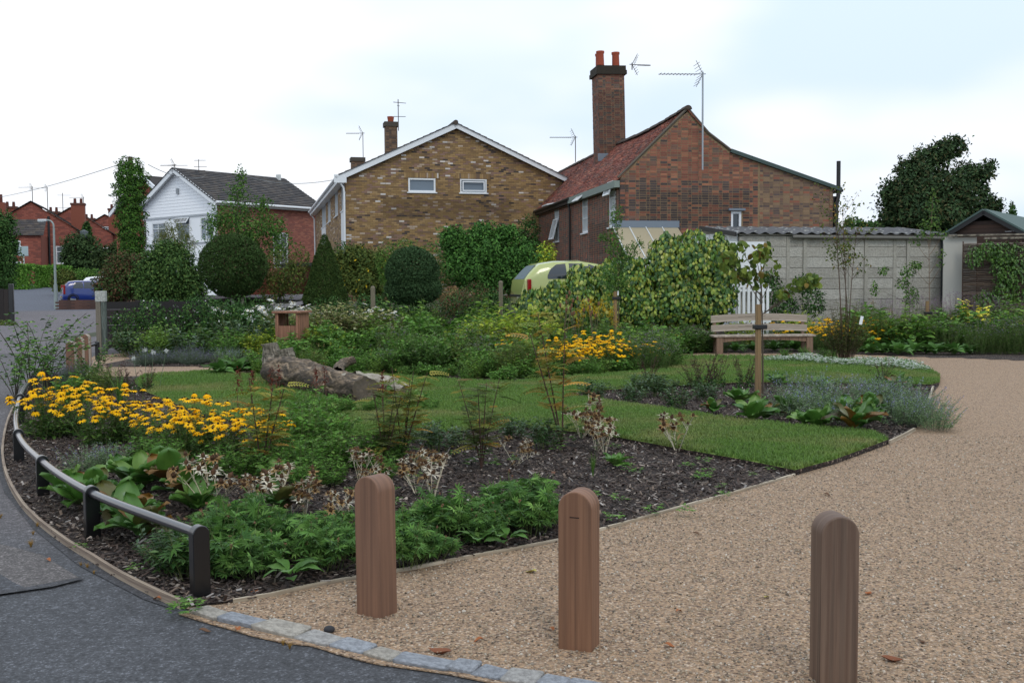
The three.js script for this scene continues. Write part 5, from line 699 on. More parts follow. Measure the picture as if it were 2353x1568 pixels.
{
  const mast = (u, v0, v1, D) => { const a = P(u, v0, D), b = P(u, v1, D); return [a, b.y - a.y]; };
  let [a, h] = mast(1614, 390, 165, 33.75); aerial('tall silver aerial mast strapped to the cottage gable', a, h, 1.45, 8, { m: steelM, r: 0.03 });
  [a, h] = mast(1322, 372, 312, 52); aerial('thin aerial standing on the far end of the cottage ridge', a, h, 1.3, 10); [a, h] = mast(834, 372, 303, 60); aerial('aerial beside the stub chimney of the yellow brick house', a, h, 0.95, 10);
  [a, h] = mast(915, 300, 228, 50); aerial('crossed bar aerial strapped to the yellow house chimney', a, h, 0, 0, { bars: [[h - 0.15, 0.4, 0.5], [h * 0.45, 0.35, 0.1], [h - 0.3, 0.1, 1]] }); [a, h] = mast(1452, 160, 150, 42); aerial('short aerial on the cottage chimney cap', a, h + 0.1, 0.75, 185);
  [a, h] = mast(401, 392, 380, 66); aerial('aerial with a long boom on the boarded house ridge', a, h + 0.1, 0.9, 0, { bars: [[h, 0.8, 0]] }); [a, h] = mast(456, 394, 366, 67); aerial('stacked bar aerial on the boarded house roof', a, h, 0, 0, { bars: [[h * 0.92, 0.45, 0], [h * 0.4, 0.5, 0.2], [h * 0.1, 0.4, 0]] });
  for (const [u, v0, v1, D, l, bars] of [[74, 470, 428, 108, 1.4], [109, 490, 430, 110, 1.8], [144, 495, 443, 117, 0, 1], [192, 500, 452, 119, 1.6], [263, 505, 470, 128, 0, 1]]) { [a, h] = mast(u, v0, v1, D); aerial('thin aerial on a chimney of the red brick terrace', a, h, l, 0, { r: 0.035, bars: bars ? [[h * 0.9, 0.9, 0.2], [h * 0.35, 0.8, 0.4]] : [] }).userData.group = 'aerials on the terrace'; }
  const wireM = mat(0x6d7377, 0.7); const wire = (l, p, q, s) => { const pts = []; for (let i = 0; i <= 16; i++) { const t = i / 16; pts.push(p.clone().lerp(q, t).add(vv(0, -s * 4 * t * (1 - t), 0))); } top('telephone_wire', new GB().tube(pts, 0.014, 0.014, 4).geo(), wireM, l, 'wire'); };
  wire('telephone wire running from the ivy covered pole towards the terrace', P(272, 378, 45), P(-80, 462, 90), 0.3); wire('upper telephone wire from the ivy covered pole to the boarded house', P(340, 378, 45), P(470, 405, 66), 0.3); wire('telephone wire sagging from boarded house to the yellow house', P(560, 402, 68), P(790, 408, 50), 0.4); 
}
{ // fallen leaves and a stone
  const lm = [[0.30, 0.10, 0.03], [0.20, 0.07, 0.03], [0.42, 0.36, 0.10], [0.12, 0.06, 0.03]].map((c) => { const m = new THREE.MeshStandardMaterial({ roughness: 0.8, side: THREE.DoubleSide }); m.color.setRGB(...c); return m; });
  const lg = [0, 1, 2].map((k) => { const g = new GB(), n = 6; for (let i = 0; i < n; i++) { const f = (t) => [t - 0.5, Math.sin(Math.PI * Math.min(1, t * 1.02)) * 0.28], c = (t) => 0.12 + 0.18 * Math.sin(t * 5 + k); const [xa, wa] = f(i / n), [xb, wb] = f((i + 1) / n); for (const s of [-1, 1]) g.quad(vv(xa, c(i / n) * 0.6, 0), vv(xb, c((i + 1) / n) * 0.6, 0), vv(xb, c((i + 1) / n) * 0.6 + wb * 0.6, s * wb), vv(xa, c(i / n) * 0.6 + wa * 0.6, s * wa)); } return g.geo(); });
  for (const [u, v, s, k, l] of [[585, 1366, 0.07, 0], [546, 1450, 0.045, 0], [1010, 1505, 0.11, 1], [1220, 1318, 0.075, 2], [1760, 1376, 0.05, 2], [1560, 1408, 0.04, 0], [1538, 1488, 0.05, 0], [1995, 1368, 0.06, 0], [2050, 1522, 0.09, 1], [1100, 1476, 0.05, 0], [1268, 1450, 0.04, 0], [1340, 1318, 0.05, 3], [470, 1455, 0.06, 3], [360, 1380, 0.05, 0], [1600, 1230, 0.05, 3], [1900, 1140, 0.06, 3], [2120, 1480, 0.04, 3], [110, 1290, 0.045, 0], [155, 1195, 0.05, 3]]) { const m = top('fallen_leaf', pick(lg), lm[k], ['curled orange brown leaf fallen on the ground', 'long curled russet leaf lying on the gravel', 'pale yellow leaf fallen on the gravel', 'small dark dead leaf on the ground'][k], 'leaf', 'fallen leaves'); m.position.copy(G(u, v)).setY(0.008); m.rotation.y = rnd() * 6; m.scale.setScalar(s); }
  const st = top('dark_stone', new THREE.IcosahedronGeometry(0.022, 1).scale(1.2, 0.8, 1), mat(0x2a2a2e, 0.8), 'dark lump of stone on the gravel beside the setts', 'stone'); st.position.copy(G(756, 1455)).setY(0.02);
}
// ---------------------------------------------------------------- vegetation: leaf and plant builders
const UP = vv(0, 1, 0), unit = () => { const z = rr(-1, 1), a = rnd() * 6.2832, s = Math.sqrt(1 - z * z); return vv(s * Math.cos(a), z, s * Math.sin(a)); };
const pal = (list) => { let t = 0; for (const p of list) t += p[1]; return (k = 0.22) => { let s = rnd() * t; for (const [c, w] of list) { s -= w; if (s <= 0) return vary(c, k); } return vary(list[0][0], k); }; };
const _s = vv();
function leaf2(g, p, d, n, L, W, c, fold = 0.12) {      // small leaf: two folded triangles
  const s = _s.crossVectors(d, n).normalize(), m = p.clone().addScaledVector(d, L * 0.45), a = m.clone().addScaledVector(s, W / 2).addScaledVector(n, fold * W), b = m.clone().addScaledVector(s, -W / 2).addScaledVector(n, fold * W), t = p.clone().addScaledVector(d, L).addScaledVector(n, -0.1 * L);
  g.tri(p, a, t, c); g.tri(p, t, b, c);
}
function leaf8(g, p, d, n, L, W, c, droop = 0.25, wave = 0) { // broad leaf: three steps, folded along the midrib, tip drooping
  const s = vv().crossVectors(d, n).normalize(), f = [[0, 0.06], [0.3, 0.86], [0.62, 1], [0.86, 0.6], [1, 0]], R0 = f.map(([t, w], i) => { const m = p.clone().addScaledVector(d, t * L * (1 - 0.12 * t)).addScaledVector(n, 0.10 * L * t - droop * L * t * t), u = 0.16 * W * w, wv = wave * (i % 2 ? 1 : -1) * W; return [m, m.clone().addScaledVector(s, w * W / 2).addScaledVector(n, u + wv), m.clone().addScaledVector(s, -w * W / 2).addScaledVector(n, u - wv)]; });
  for (let i = 0; i + 1 < R0.length; i++) { const [m, a, b] = R0[i], [m2, a2, b2] = R0[i + 1]; if (i + 2 < R0.length) { g.quad(m, a, a2, m2, c); g.quad(m, m2, b2, b, c); } else { g.tri(m, a, m2, c); g.tri(m, m2, b, c); } }
}
// leaves spread through lumps [cx, cy, cz, rx, ry, rz]
function foliage(g, lumps, n, o) {
  const w = lumps.map((l) => (l[3] * l[4] * l[5]) ** 0.66), W = w.reduce((a, b) => a + b), c = o.col, t = vv();
  for (let i = 0; i < n; i++) {
    let s = rnd() * W, k = 0; while ((s -= w[k]) > 0 && k < lumps.length - 1) k++;
    const l = lumps[k], e = unit(), r = (o.inn ?? 0.7) + ((o.rmax ?? 1) - (o.inn ?? 0.7)) * Math.sqrt(rnd()), b = 1 + (o.bump ?? 0.12) * (vnoise(e.x * (o.bf || 3) + k * 5, e.y * (o.bf || 3), e.z * (o.bf || 3)) - 0.5) * 2;
    const p = vv(l[0] + e.x * l[3] * r * b, l[1] + e.y * l[4] * r * b, l[2] + e.z * l[5] * r * b); if (o.minY !== undefined && p.y < o.minY) continue;
    t.copy(unit()); const d = t.clone().multiplyScalar(o.rand ?? 0.9).addScaledVector(e, o.out ?? 0.35).addScaledVector(UP, -(o.droop ?? 0.1)).normalize(), nn = e.clone().addScaledVector(unit(), o.face ?? 0.6).addScaledVector(UP, o.upf ?? 0.4).normalize(), L = rr(o.L[0], o.L[1]);
    (o.big ? leaf8 : leaf2)(g, p, d, nn, L, L * (o.w ?? 0.55), c());
  }
  return g;
}
function branches(g, base, tip, r, n, spread, col, depth = 2) {          // a stem with side limbs
  const m = base.clone().lerp(tip, 0.5).add(vv(rr(-1, 1), 0, rr(-1, 1)).multiplyScalar(spread * 0.15)); g.tube([base, base.clone().lerp(m, 0.5), m, m.clone().lerp(tip, 0.5), tip], r, r * 0.35, 6, col);
  if (depth > 0) for (let i = 0; i < n; i++) { const t = rr(0.35, 0.95), p = t < 0.5 ? base.clone().lerp(m, t * 2) : m.clone().lerp(tip, t * 2 - 1), a = rnd() * 6.28; branches(g, p, p.clone().add(vv(Math.cos(a) * spread * rr(0.5, 1), spread * rr(0.2, 0.8), Math.sin(a) * spread * rr(0.5, 1))), r * 0.45, 3, spread * 0.5, col, depth - 1); }
}
const curve3 = (a, b, c, n) => Array.from({ length: n + 1 }, (_, i) => { const t = i / n, u = 1 - t; return a.clone().multiplyScalar(u * u).addScaledVector(b, 2 * u * t).addScaledVector(c, t * t); });

// a plant kind: variants built once, then cloned
class Kind {
  constructor(name, category, make, variants = 2) { Object.assign(this, { name, category, make, variants }); this.protos = []; this.k = 0; }
  place(pos, s = 1, label, group, turn = rnd() * 6.28) {
    const i = this.k++ % this.variants; let o;
    if (!this.protos[i]) { o = this.protos[i] = new THREE.Group(); o.name = numbered(this.name); this.make(o, i); scene.add(o); }
    else { o = this.protos[i].clone(); o.name = numbered(this.name); scene.add(o); }
    o.userData = {}; o.position.copy(pos); o.rotation.y = turn; Array.isArray(s) ? o.scale.set(...s) : o.scale.setScalar(s);
    return tag(o, label, this.category, group);
  }
}
// stems with leaves; returns the tips
function herb(o) {
  const lv = new GB(), st = new GB(), tips = [];
  for (let i = 0; i < o.stems; i++) {
    const a = rnd() * 6.28, q = Math.sqrt(rnd()), r0 = q * o.r * (o.foot ?? 0.45), r1 = q * o.r * rr(0.75, 1.1), h = o.h * rr(o.var ?? 0.7, 1) * (1 - (o.dome ?? 0.25) * q * q), b = vv(Math.cos(a) * r0, 0, Math.sin(a) * r0), t = vv(Math.cos(a + rr(-0.3, 0.3)) * r1, h, Math.sin(a + rr(-0.3, 0.3)) * r1), m = b.clone().lerp(t, 0.45).setY(h * rr(0.5, 0.68)), pts = curve3(b, m, t, 4);
    st.tube(pts, o.sr ?? 0.003, (o.sr ?? 0.003) * 0.6, 3, vary(o.sc || [0.10, 0.13, 0.04], 0.2));
    const n = o.leaves; for (let k = 0; k < n; k++) { const f = rr(o.from ?? 0.08, o.to ?? 0.97), u = 1 - f, p = b.clone().multiplyScalar(u * u).addScaledVector(m, 2 * u * f).addScaledVector(t, f * f), la = rnd() * 6.28, L = rr(o.L[0], o.L[1]) * (1 - (o.taper ?? 0.35) * f), d = vv(Math.cos(la), rr(o.el?.[0] ?? -0.2, o.el?.[1] ?? 0.6), Math.sin(la)).normalize(), nn = vv(0, 1, 0).addScaledVector(unit(), o.tilt ?? 0.45).normalize();
      if (o.leaf) o.leaf(lv, p, d, nn, L, o.col()); else (o.big ? leaf8 : leaf2)(lv, p, d, nn, L, L * (o.w ?? 0.35), o.col()); }
    tips.push([t, t.clone().sub(m).normalize(), pts]);
  }
  return { lv, st, tips };
}
const palmate = (k = 5, sp = 2.2) => (g, p, d, n, L, c) => { const sd = vv().crossVectors(d, n).normalize(), q = p.clone().addScaledVector(d, L * 0.25); for (let i = 0; i < k; i++) { const a = (i / (k - 1) - 0.5) * sp, e = d.clone().multiplyScalar(Math.cos(a)).addScaledVector(sd, Math.sin(a)).addScaledVector(UP, -0.15).normalize(); leaf2(g, q, e, n.clone().addScaledVector(e, -0.2).normalize(), L * (1 - 0.25 * Math.abs(i / (k - 1) - 0.5) * 2), L * (k > 5 ? 0.2 : 0.3), c, 0.05); } };
const pinnate = (k = 7, w = 0.26) => (g, p, d, n, L, c) => { const s = vv().crossVectors(d, n).normalize(); for (let i = 1; i <= k; i++) { const q = p.clone().addScaledVector(d, L * i / k).addScaledVector(UP, -0.25 * L * (i / k) ** 2), l = L * 0.34 * (1 - 0.55 * i / k) + 0.01; for (const e of [-1, 1]) leaf2(g, q, d.clone().multiplyScalar(0.45).addScaledVector(s, e).normalize(), n, l, l * w * 1.2, c, 0.05); } leaf2(g, p.clone().addScaledVector(d, L), d, n, L * 0.16, L * 0.06, c); };
// flower heads
function daisy(n, L, w, col, cone, droop, ch = 0.5) {
  const g = new GB(); for (let i = 0; i < n; i++) { const a = i / n * 6.283 + rr(-0.1, 0.1), dr = droop + rr(-0.15, 0.2), e = vv(Math.cos(a), -dr, Math.sin(a)).normalize(), nn = vv(Math.cos(a) * dr, 1, Math.sin(a) * dr).normalize(), p = vv(Math.cos(a) * L * 0.18, 0, Math.sin(a) * L * 0.18), l = L * rr(0.85, 1.08); const s = vv().crossVectors(e, nn).normalize(), m = p.clone().addScaledVector(e, l * 0.6).addScaledVector(nn, 0.05 * l), c = vary(col, 0.14), t = p.clone().addScaledVector(e, l).addScaledVector(nn, -0.08 * l); g.quad(p.clone().addScaledVector(s, w * 0.2), p.clone().addScaledVector(s, -w * 0.2), m.clone().addScaledVector(s, -w / 2), m.clone().addScaledVector(s, w / 2), c); g.quad(m.clone().addScaledVector(s, w / 2), m.clone().addScaledVector(s, -w / 2), t.clone().addScaledVector(s, -w * 0.22), t.clone().addScaledVector(s, w * 0.22), c); }
  const k = 7, r = L * 0.27; for (let i = 0; i < k; i++) { const a = i / k * 6.283, b = (i + 1) / k * 6.283, q = (f, y, x) => vv(Math.cos(f) * x * r, y * r * ch * 2, Math.sin(f) * x * r); g.quad(q(a, -0.15, 1), q(b, -0.15, 1), q(b, 0.55, 0.8), q(a, 0.55, 0.8), cone); g.tri(q(a, 0.55, 0.8), q(b, 0.55, 0.8), vv(0, r * ch * 2, 0), cone); }
  return g.geo();
}
function spray(g, p, n, r, s, col) { for (let i = 0; i < n; i++) { const e = unit(), q = p.clone().addScaledVector(e, r * Math.cbrt(rnd())); leaf2(g, q, unit(), e, s * rr(0.7, 1.3), s * 0.7, vary(col, 0.2)); } }
function spike(g, pts, f0, n, r, s, col) { for (let i = 0; i < n; i++) { const f = rr(f0, 1) * (pts.length - 1), k = Math.min(pts.length - 2, Math.floor(f)), p = pts[k].clone().lerp(pts[k + 1], f - k), e = unit(); leaf2(g, p.addScaledVector(e, r * rnd()), e, UP, s * rr(0.7, 1.3), s * 0.7, vary(col, 0.2)); } }
function heads(o, tips, list, m, name, s = [0.85, 1.15], tilt = 0.35) { for (const [t, d] of tips) { const e = part(name, pick(list), m, o); e.position.copy(t); e.quaternion.setFromUnitVectors(UP, d.clone().addScaledVector(UP, 1.2).addScaledVector(unit(), tilt).normalize()); e.scale.setScalar(rr(...s)); } }

// greens (linear albedo)
const gMid = pal([[[0.065, 0.15, 0.024], 3], [[0.09, 0.19, 0.032], 3], [[0.13, 0.24, 0.045], 1.5], [[0.042, 0.10, 0.02], 2]]);
const gDark = pal([[[0.03, 0.078, 0.018], 3], [[0.042, 0.10, 0.024], 3], [[0.06, 0.13, 0.03], 1.5], [[0.09, 0.17, 0.045], 0.5]]);
const gBright = pal([[[0.10, 0.235, 0.03], 3], [[0.14, 0.30, 0.045], 2.5], [[0.07, 0.17, 0.025], 2], [[0.20, 0.36, 0.07], 0.8]]);
const gLime = pal([[[0.38, 0.47, 0.04], 3], [[0.28, 0.40, 0.04], 2], [[0.48, 0.52, 0.07], 1.4], [[0.15, 0.26, 0.03], 0.8]]);
const gFern = pal([[[0.09, 0.20, 0.04], 3], [[0.13, 0.27, 0.055], 2], [[0.06, 0.14, 0.035], 2.5], [[0.19, 0.34, 0.08], 0.9]]);
const gYel = pal([[[0.13, 0.20, 0.03], 3], [[0.18, 0.25, 0.04], 2], [[0.08, 0.15, 0.026], 2.4], [[0.2, 0.14, 0.04], 0.4]]);
const gLush = pal([[[0.16, 0.29, 0.035], 3], [[0.22, 0.36, 0.05], 2], [[0.10, 0.20, 0.03], 2]]);
const gGreyGreen = pal([[[0.17, 0.27, 0.11], 3], [[0.24, 0.34, 0.17], 2], [[0.11, 0.20, 0.075], 2]]);
const gGrey = pal([[[0.12, 0.17, 0.11], 3], [[0.16, 0.21, 0.15], 2], [[0.085, 0.13, 0.08], 2]]);
const gOlive = pal([[[0.09, 0.125, 0.026], 3], [[0.125, 0.15, 0.032], 2], [[0.06, 0.10, 0.022], 2], [[0.16, 0.12, 0.04], 0.6]]);
const gRed = pal([[[0.06, 0.075, 0.025], 2], [[0.10, 0.055, 0.03], 1.4], [[0.05, 0.10, 0.025], 2], [[0.15, 0.075, 0.04], 0.6]]);
const cBronze = pal([[[0.40, 0.24, 0.045], 2], [[0.28, 0.26, 0.04], 2.4], [[0.52, 0.31, 0.06], 1], [[0.17, 0.25, 0.04], 2.6]]);
const cPurple = pal([[[0.075, 0.028, 0.024], 3], [[0.11, 0.04, 0.028], 2], [[0.05, 0.032, 0.022], 2]]);

// ---- kinds
const YEL = [0.95, 0.55, 0.006], rudFlower = [0, 1, 2, 3].map((k) => daisy(11 + k % 3, 0.043, 0.019, YEL, [0.018, 0.010, 0.007], [0.35, 0.6, 0.2, 0.85][k], 0.75));
const coneflower = new Kind('coneflower_clump', 'flowers', (o, v) => {
  const q = herb({ stems: 32, r: 0.40, h: 0.66, var: 0.62, dome: 0.42, leaves: 22, L: [0.06, 0.13], w: 0.36, col: gMid, taper: 0.75, to: 0.82, from: 0.03, el: [-0.5, 0.5], sr: 0.0035, big: false });
  part('foliage', q.lv.geo(), leafM, o); part('stem', q.st.geo(), stemM, o, 'stuff'); heads(o, q.tips, rudFlower, petalM, 'flower'); const low = []; for (let i = 0; i < 7; i++) { const [t, d, p] = pick(q.tips); low.push([p[3].clone().add(vv(rr(-0.08, 0.08), rr(-0.02, 0.05), rr(-0.08, 0.08))), d]); } heads(o, low, rudFlower, petalM, 'flower');
}, 3);
const catmint = new Kind('catmint', 'plant', (o) => { const q = herb({ stems: 85, r: 0.5, h: 0.48, var: 0.4, leaves: 22, L: [0.022, 0.045], w: 0.6, col: gGreyGreen, sc: [0.12, 0.15, 0.10], sr: 0.002 }); const f = new GB(); for (const [t, d, p] of q.tips) if (rnd() < 0.5) spike(f, p, 0.78, 8, 0.02, 0.014, rnd() < 0.5 ? [0.34, 0.34, 0.64] : [0.42, 0.36, 0.52]); part('foliage', q.lv.geo(), leafM, o); part('stem', q.st.geo(), stemM, o, 'stuff'); part('flower_spikes', f.geo(), petalM, o, 'stuff'); });
const bergLeaf = [0, 1, 2, 3].map((k) => { const g = new GB(), n = 7, m = 3, L = 1, W = [0.52, 0.6, 0.48, 0.56][k], dr = [0.25, 0.4, 0.15, 0.3][k]; const P2 = (i, j) => { const t = i / n, w = Math.pow(Math.sin(Math.PI * Math.min(1, 0.06 + t * 0.95)), 0.6) * W / 2, s = j / m; return vv(t * L * (0.96 - 0.1 * t), 0.22 * t - dr * t * t + 0.16 * W * s * s + 0.035 * Math.sin(t * 9 + j + k) * Math.abs(s), s * w); }; for (let i = 0; i < n; i++) for (let j = -m; j < m; j++) g.quad(P2(i, j), P2(i, j + 1), P2(i + 1, j + 1), P2(i + 1, j), vary(j === 0 || j === -1 ? [1.05, 1.05, 1.02] : [0.96, 0.97, 0.96], 0.05)); return g.geo(60); });
glossLeafM.roughness = 0.4;
const bergMats = [[0.085, 0.20, 0.035], [0.12, 0.25, 0.05], [0.06, 0.15, 0.03], [0.16, 0.28, 0.06], [0.11, 0.11, 0.03], [0.20, 0.10, 0.02], [0.075, 0.065, 0.028]].map((c) => { const m = glossLeafM.clone(); m.color.setRGB(...c); return m; });
function rosette(o, n, L, mats, lift = [0.2, 1.25], geoms = bergLeaf, name = 'leaf', wS = 1) { for (let i = 0; i < n; i++) { const a = i * 2.4 + rr(-0.3, 0.3), e = part(name, pick(geoms), pick(mats), o), l = rr(L[0], L[1]), k = i / n; e.position.set(Math.cos(a) * 0.03, 0.03 + 0.04 * rnd(), -Math.sin(a) * 0.03); e.rotation.set(rr(-0.35, 0.35), a, lift[0] + (lift[1] - lift[0]) * k * rr(0.7, 1.2), 'YZX'); e.scale.set(l, l, l * wS); } }
const bergenia = new Kind('elephant_ear_plant', 'plant', (o, v) => rosette(o, 15, [0.17, 0.28], v === 2 ? [bergMats[0], bergMats[1], bergMats[2], bergMats[0], bergMats[4], bergMats[5], bergMats[6]] : bergMats.slice(0, 4)), 3);
const longLeaf = [0, 1].map((k) => { const g = new GB(), n = 8; const P2 = (i, s) => { const t = i / n, w = Math.sin(Math.PI * Math.min(1, 0.05 + t * 0.95)) * 0.15; return vv(t * (0.95 - 0.15 * t), 0.35 * t - (0.45 + k * 0.25) * t * t + (s ? 0.03 : 0) + (s ? 0.02 * Math.sin(t * 14 + s) : 0), s * w); }; for (let i = 0; i < n; i++) for (const s of [-1, 0]) g.quad(P2(i, s), P2(i, s + 1), P2(i + 1, s + 1), P2(i + 1, s), vary([1, 1, 1], 0.06)); return g.geo(50); });
const dockMats = [[0.075, 0.19, 0.028], [0.10, 0.23, 0.04], [0.06, 0.145, 0.026], [0.13, 0.26, 0.06]].map((c) => { const m = leafM.clone(); m.vertexColors = true; m.color.setRGB(...c); return m; });
const comfrey = new Kind('comfrey_clump', 'plant', (o) => rosette(o, 22, [0.3, 0.52], dockMats, [0.2, 1.2], longLeaf, 'leaf', 1.15), 2);
const starRosette = new Kind('star_rosette', 'plant', (o) => rosette(o, 9, [0.11, 0.17], dockMats, [0.15, 0.6], longLeaf, 'leaf', 1.5), 2);
const eryCream = [0.58, 0.52, 0.39], seedHead = [0, 1].map((k) => { const g = new GB(); for (let i = 0; i < 9; i++) { const a = i / 9 * 6.283, e = vv(Math.cos(a), rr(0.05, 0.5), Math.sin(a)).normalize(); leaf2(g, vv(0, 0, 0), e, UP, rr(0.032, 0.055), 0.013, vary(k ? [0.42, 0.27, 0.12] : [0.72, 0.67, 0.55], 0.2)); } const c = [0.10, 0.055, 0.03]; for (let i = 0; i < 7; i++) { const a = i / 7 * 6.283, b = (i + 1) / 7 * 6.283, q = (f, y, r) => vv(Math.cos(f) * r, y, Math.sin(f) * r); g.quad(q(a, 0, 0.011), q(b, 0, 0.011), q(b, 0.018, 0.013), q(a, 0.018, 0.013), vary(c, 0.3)); g.tri(q(a, 0.018, 0.013), q(b, 0.018, 0.013), vv(0, 0.034, 0), vary(c, 0.3)); } return g.geo(); });
const eryngium = new Kind('sea_holly', 'plant', (o) => {
  const st = new GB(), lv = new GB(), tips = []; for (let i = 0; i < 5; i++) { const a = rnd() * 6.28, sp = rr(0.06, 0.24), b = vv(Math.cos(a) * 0.02, 0, Math.sin(a) * 0.02), t = vv(Math.cos(a) * sp, rr(0.14, 0.34), Math.sin(a) * sp); st.tube(curve3(b, b.clone().lerp(t, 0.5).add(vv(0, 0.03, 0)), t, 3), 0.003, 0.0022, 5, vary(eryCream, 0.2)); tips.push([t, UP.clone()]); for (let k = 0; k < 3; k++) { const f = b.clone().lerp(t, rr(0.5, 0.85)), e = unit(); e.y = Math.abs(e.y) + 0.7; e.normalize(); const u = f.clone().addScaledVector(e, rr(0.07, 0.13)); st.tube([f, u], 0.0022, 0.0016, 4, vary(eryCream, 0.2)); tips.push([u, e]); } }
  for (let i = 0; i < 10; i++) { const e = unit(); e.y *= 0.5; e.normalize(); leaf2(lv, vv(0, rr(0.03, 0.16), 0), e, UP, rr(0.05, 0.09), 0.022, vary(rnd() < 0.5 ? [0.36, 0.24, 0.11] : [0.15, 0.2, 0.1], 0.2)); }
  part('stem', st.geo(), stemM, o, 'stuff'); part('foliage', lv.geo(), leafM, o); heads(o, tips, seedHead, petalM, 'seed_head', [0.8, 1.35], 0.7);
}, 3);
const ferny = new Kind('cut_leaved_plant', 'plant', (o) => { const q = herb({ stems: 34, r: 0.3, h: 0.36, var: 0.35, dome: 0.4, leaves: 9, L: [0.045, 0.095], leaf: palmate(7, 3.4), tilt: 0.9, col: gFern, taper: 0.1, from: 0.45, el: [-0.1, 0.5] }); part('foliage', q.lv.geo(), leafM, o); part('stem', q.st.geo(), stemM, o, 'stuff'); const b = new GB(); for (let i = 0; i < 6; i++) { const t = pick(q.tips)[0].clone().add(vv(0, rr(0.02, 0.06), 0)); b.tube([t.clone().add(vv(0, -0.06, 0)), t], 0.0015, 0.0015, 3, [0.1, 0.13, 0.04]); spray(b, t, 14, 0.008, 0.01, [0.22, 0.10, 0.06]); } part('seed_buds', b.geo(), stemM, o, 'stuff'); }, 3);
const leafyMound = new Kind('leafy_perennial', 'plant', (o) => { const q = herb({ stems: 50, r: 0.34, h: 0.5, var: 0.5, leaves: 15, L: [0.055, 0.105], w: 0.42, tilt: 0.6, col: gBright, taper: 0.25, from: 0.12 }); part('foliage', q.lv.geo(), leafM, o); part('stem', q.st.geo(), stemM, o, 'stuff'); }, 3);
const glossy = new Kind('dark_leaved_shrub', 'shrub', (o) => { const q = herb({ stems: 26, r: 0.26, h: 0.36, var: 0.6, leaves: 16, L: [0.055, 0.09], w: 0.34, col: gDark, taper: 0.1, from: 0.2, el: [-0.4, 0.5] }); part('foliage', q.lv.geo(), glossLeafM, o); part('stem', q.st.geo(), stemM, o, 'stuff'); }, 2);
const copper = new Kind('copper_shrub', 'shrub', (o) => { const q = herb({ stems: 10, r: 0.34, h: 0.66, var: 0.6, dome: 0.25, foot: 0.12, leaves: 34, L: [0.03, 0.055], w: 0.62, col: cPurple, taper: 0.2, from: 0.2, sc: [0.06, 0.035, 0.025], sr: 0.004 }); const s = foliage(new GB(), [[0, 0.08, 0, 0.16, 0.12, 0.16]], 160, { col: gDark, L: [0.03, 0.06] }); part('foliage', q.lv.geo(), leafM, o); part('low_foliage', s.geo(), leafM, o); part('stem', q.st.geo(), stemM, o, 'stuff'); }, 2);
const bronze = new Kind('bronze_leaved_sapling', 'sapling', (o, v) => { const lv = new GB(), st = new GB(), lf = pinnate(8, 0.3); const H = [1.05, 0.85, 0.8][v], n = [3, 4, 4][v]; for (let i = 0; i < n; i++) { const a = i * 2.3 + v, t = vv(Math.cos(a) * rr(0.08, 0.3), H * rr(0.65, 1), Math.sin(a) * rr(0.08, 0.3)), pts = curve3(vv(0, 0, 0), t.clone().multiplyScalar(0.4).add(vv(0, 0.05, 0)), t, 6); st.tube(pts, 0.008, 0.003, 5, vary([0.07, 0.035, 0.025], 0.2)); for (let k = 0; k < 26; k++) { const f = rr(0.25, 1) * 6, j = Math.min(5, Math.floor(f)), p = pts[j].clone().lerp(pts[j + 1], f - j), b = rnd() * 6.28; lf(lv, p, vv(Math.cos(b), rr(0, 0.7), Math.sin(b)).normalize(), UP.clone().addScaledVector(unit(), 0.3).normalize(), rr(0.11, 0.22), v === 2 ? (rnd() < 0.7 ? gOlive() : cBronze()) : cBronze()); } } for (let k = 0; k < 40; k++) { const b = rnd() * 6.28, p = vv(Math.cos(b) * rr(0, 0.14), rr(0.03, 0.25), Math.sin(b) * rr(0, 0.14)); palmate()(lv, p, vv(Math.cos(b), 0.3, Math.sin(b)).normalize(), UP, rr(0.04, 0.08), gMid()); } part('foliage', lv.geo(), leafM, o); part('stem', st.geo(50), stemM, o, 'stuff'); }, 3);
const aster = new Kind('lilac_aster', 'flowers', (o) => { const q = herb({ stems: 62, r: 0.42, h: 0.82, var: 0.6, leaves: 26, L: [0.04, 0.085], w: 0.2, col: gMid, taper: 0.3, from: 0.06 }); const f = new GB(); for (const [t] of q.tips) if (rnd() < 0.5) for (let k = 0; k < 2; k++) { const p = t.clone().add(vv(rr(-0.05, 0.05), rr(-0.03, 0.04), rr(-0.05, 0.05))); for (let j = 0; j < 8; j++) { const a = j / 8 * 6.28; leaf2(f, p, vv(Math.cos(a), 0.25, Math.sin(a)), UP, 0.02, 0.008, vary([0.33, 0.25, 0.52], 0.15)); } spray(f, p.clone().add(vv(0, 0.004, 0)), 3, 0.004, 0.008, [0.5, 0.38, 0.08]); } part('foliage', q.lv.geo(), leafM, o); part('stem', q.st.geo(), stemM, o, 'stuff'); part('flower_heads', f.geo(), petalM, o, 'stuff'); }, 3);
const mixed = new Kind('border_perennial', 'plant', (o, v) => { const q = herb({ stems: 62, r: 0.42, h: [0.6, 0.7, 0.55][v], var: 0.55, leaves: 20, L: [[0.07, 0.13], [0.06, 0.1], [0.08, 0.14]][v], w: [0.36, 0.3, 0.45][v], col: [gMid, gYel, gBright][v], taper: 0.3, from: 0.06 }); const f = new GB(); q.tips.forEach(([t], i) => { if (rnd() < 0.14) spray(f, t, 8, 0.03, 0.014, [[0.55, 0.52, 0.45], [0.32, 0.17, 0.10], [0.62, 0.5, 0.06]][v]); }); part('foliage', q.lv.geo(), leafM, o); part('stem', q.st.geo(), stemM, o, 'stuff'); part('flower_heads', f.geo(), petalM, o, 'stuff'); }, 3);
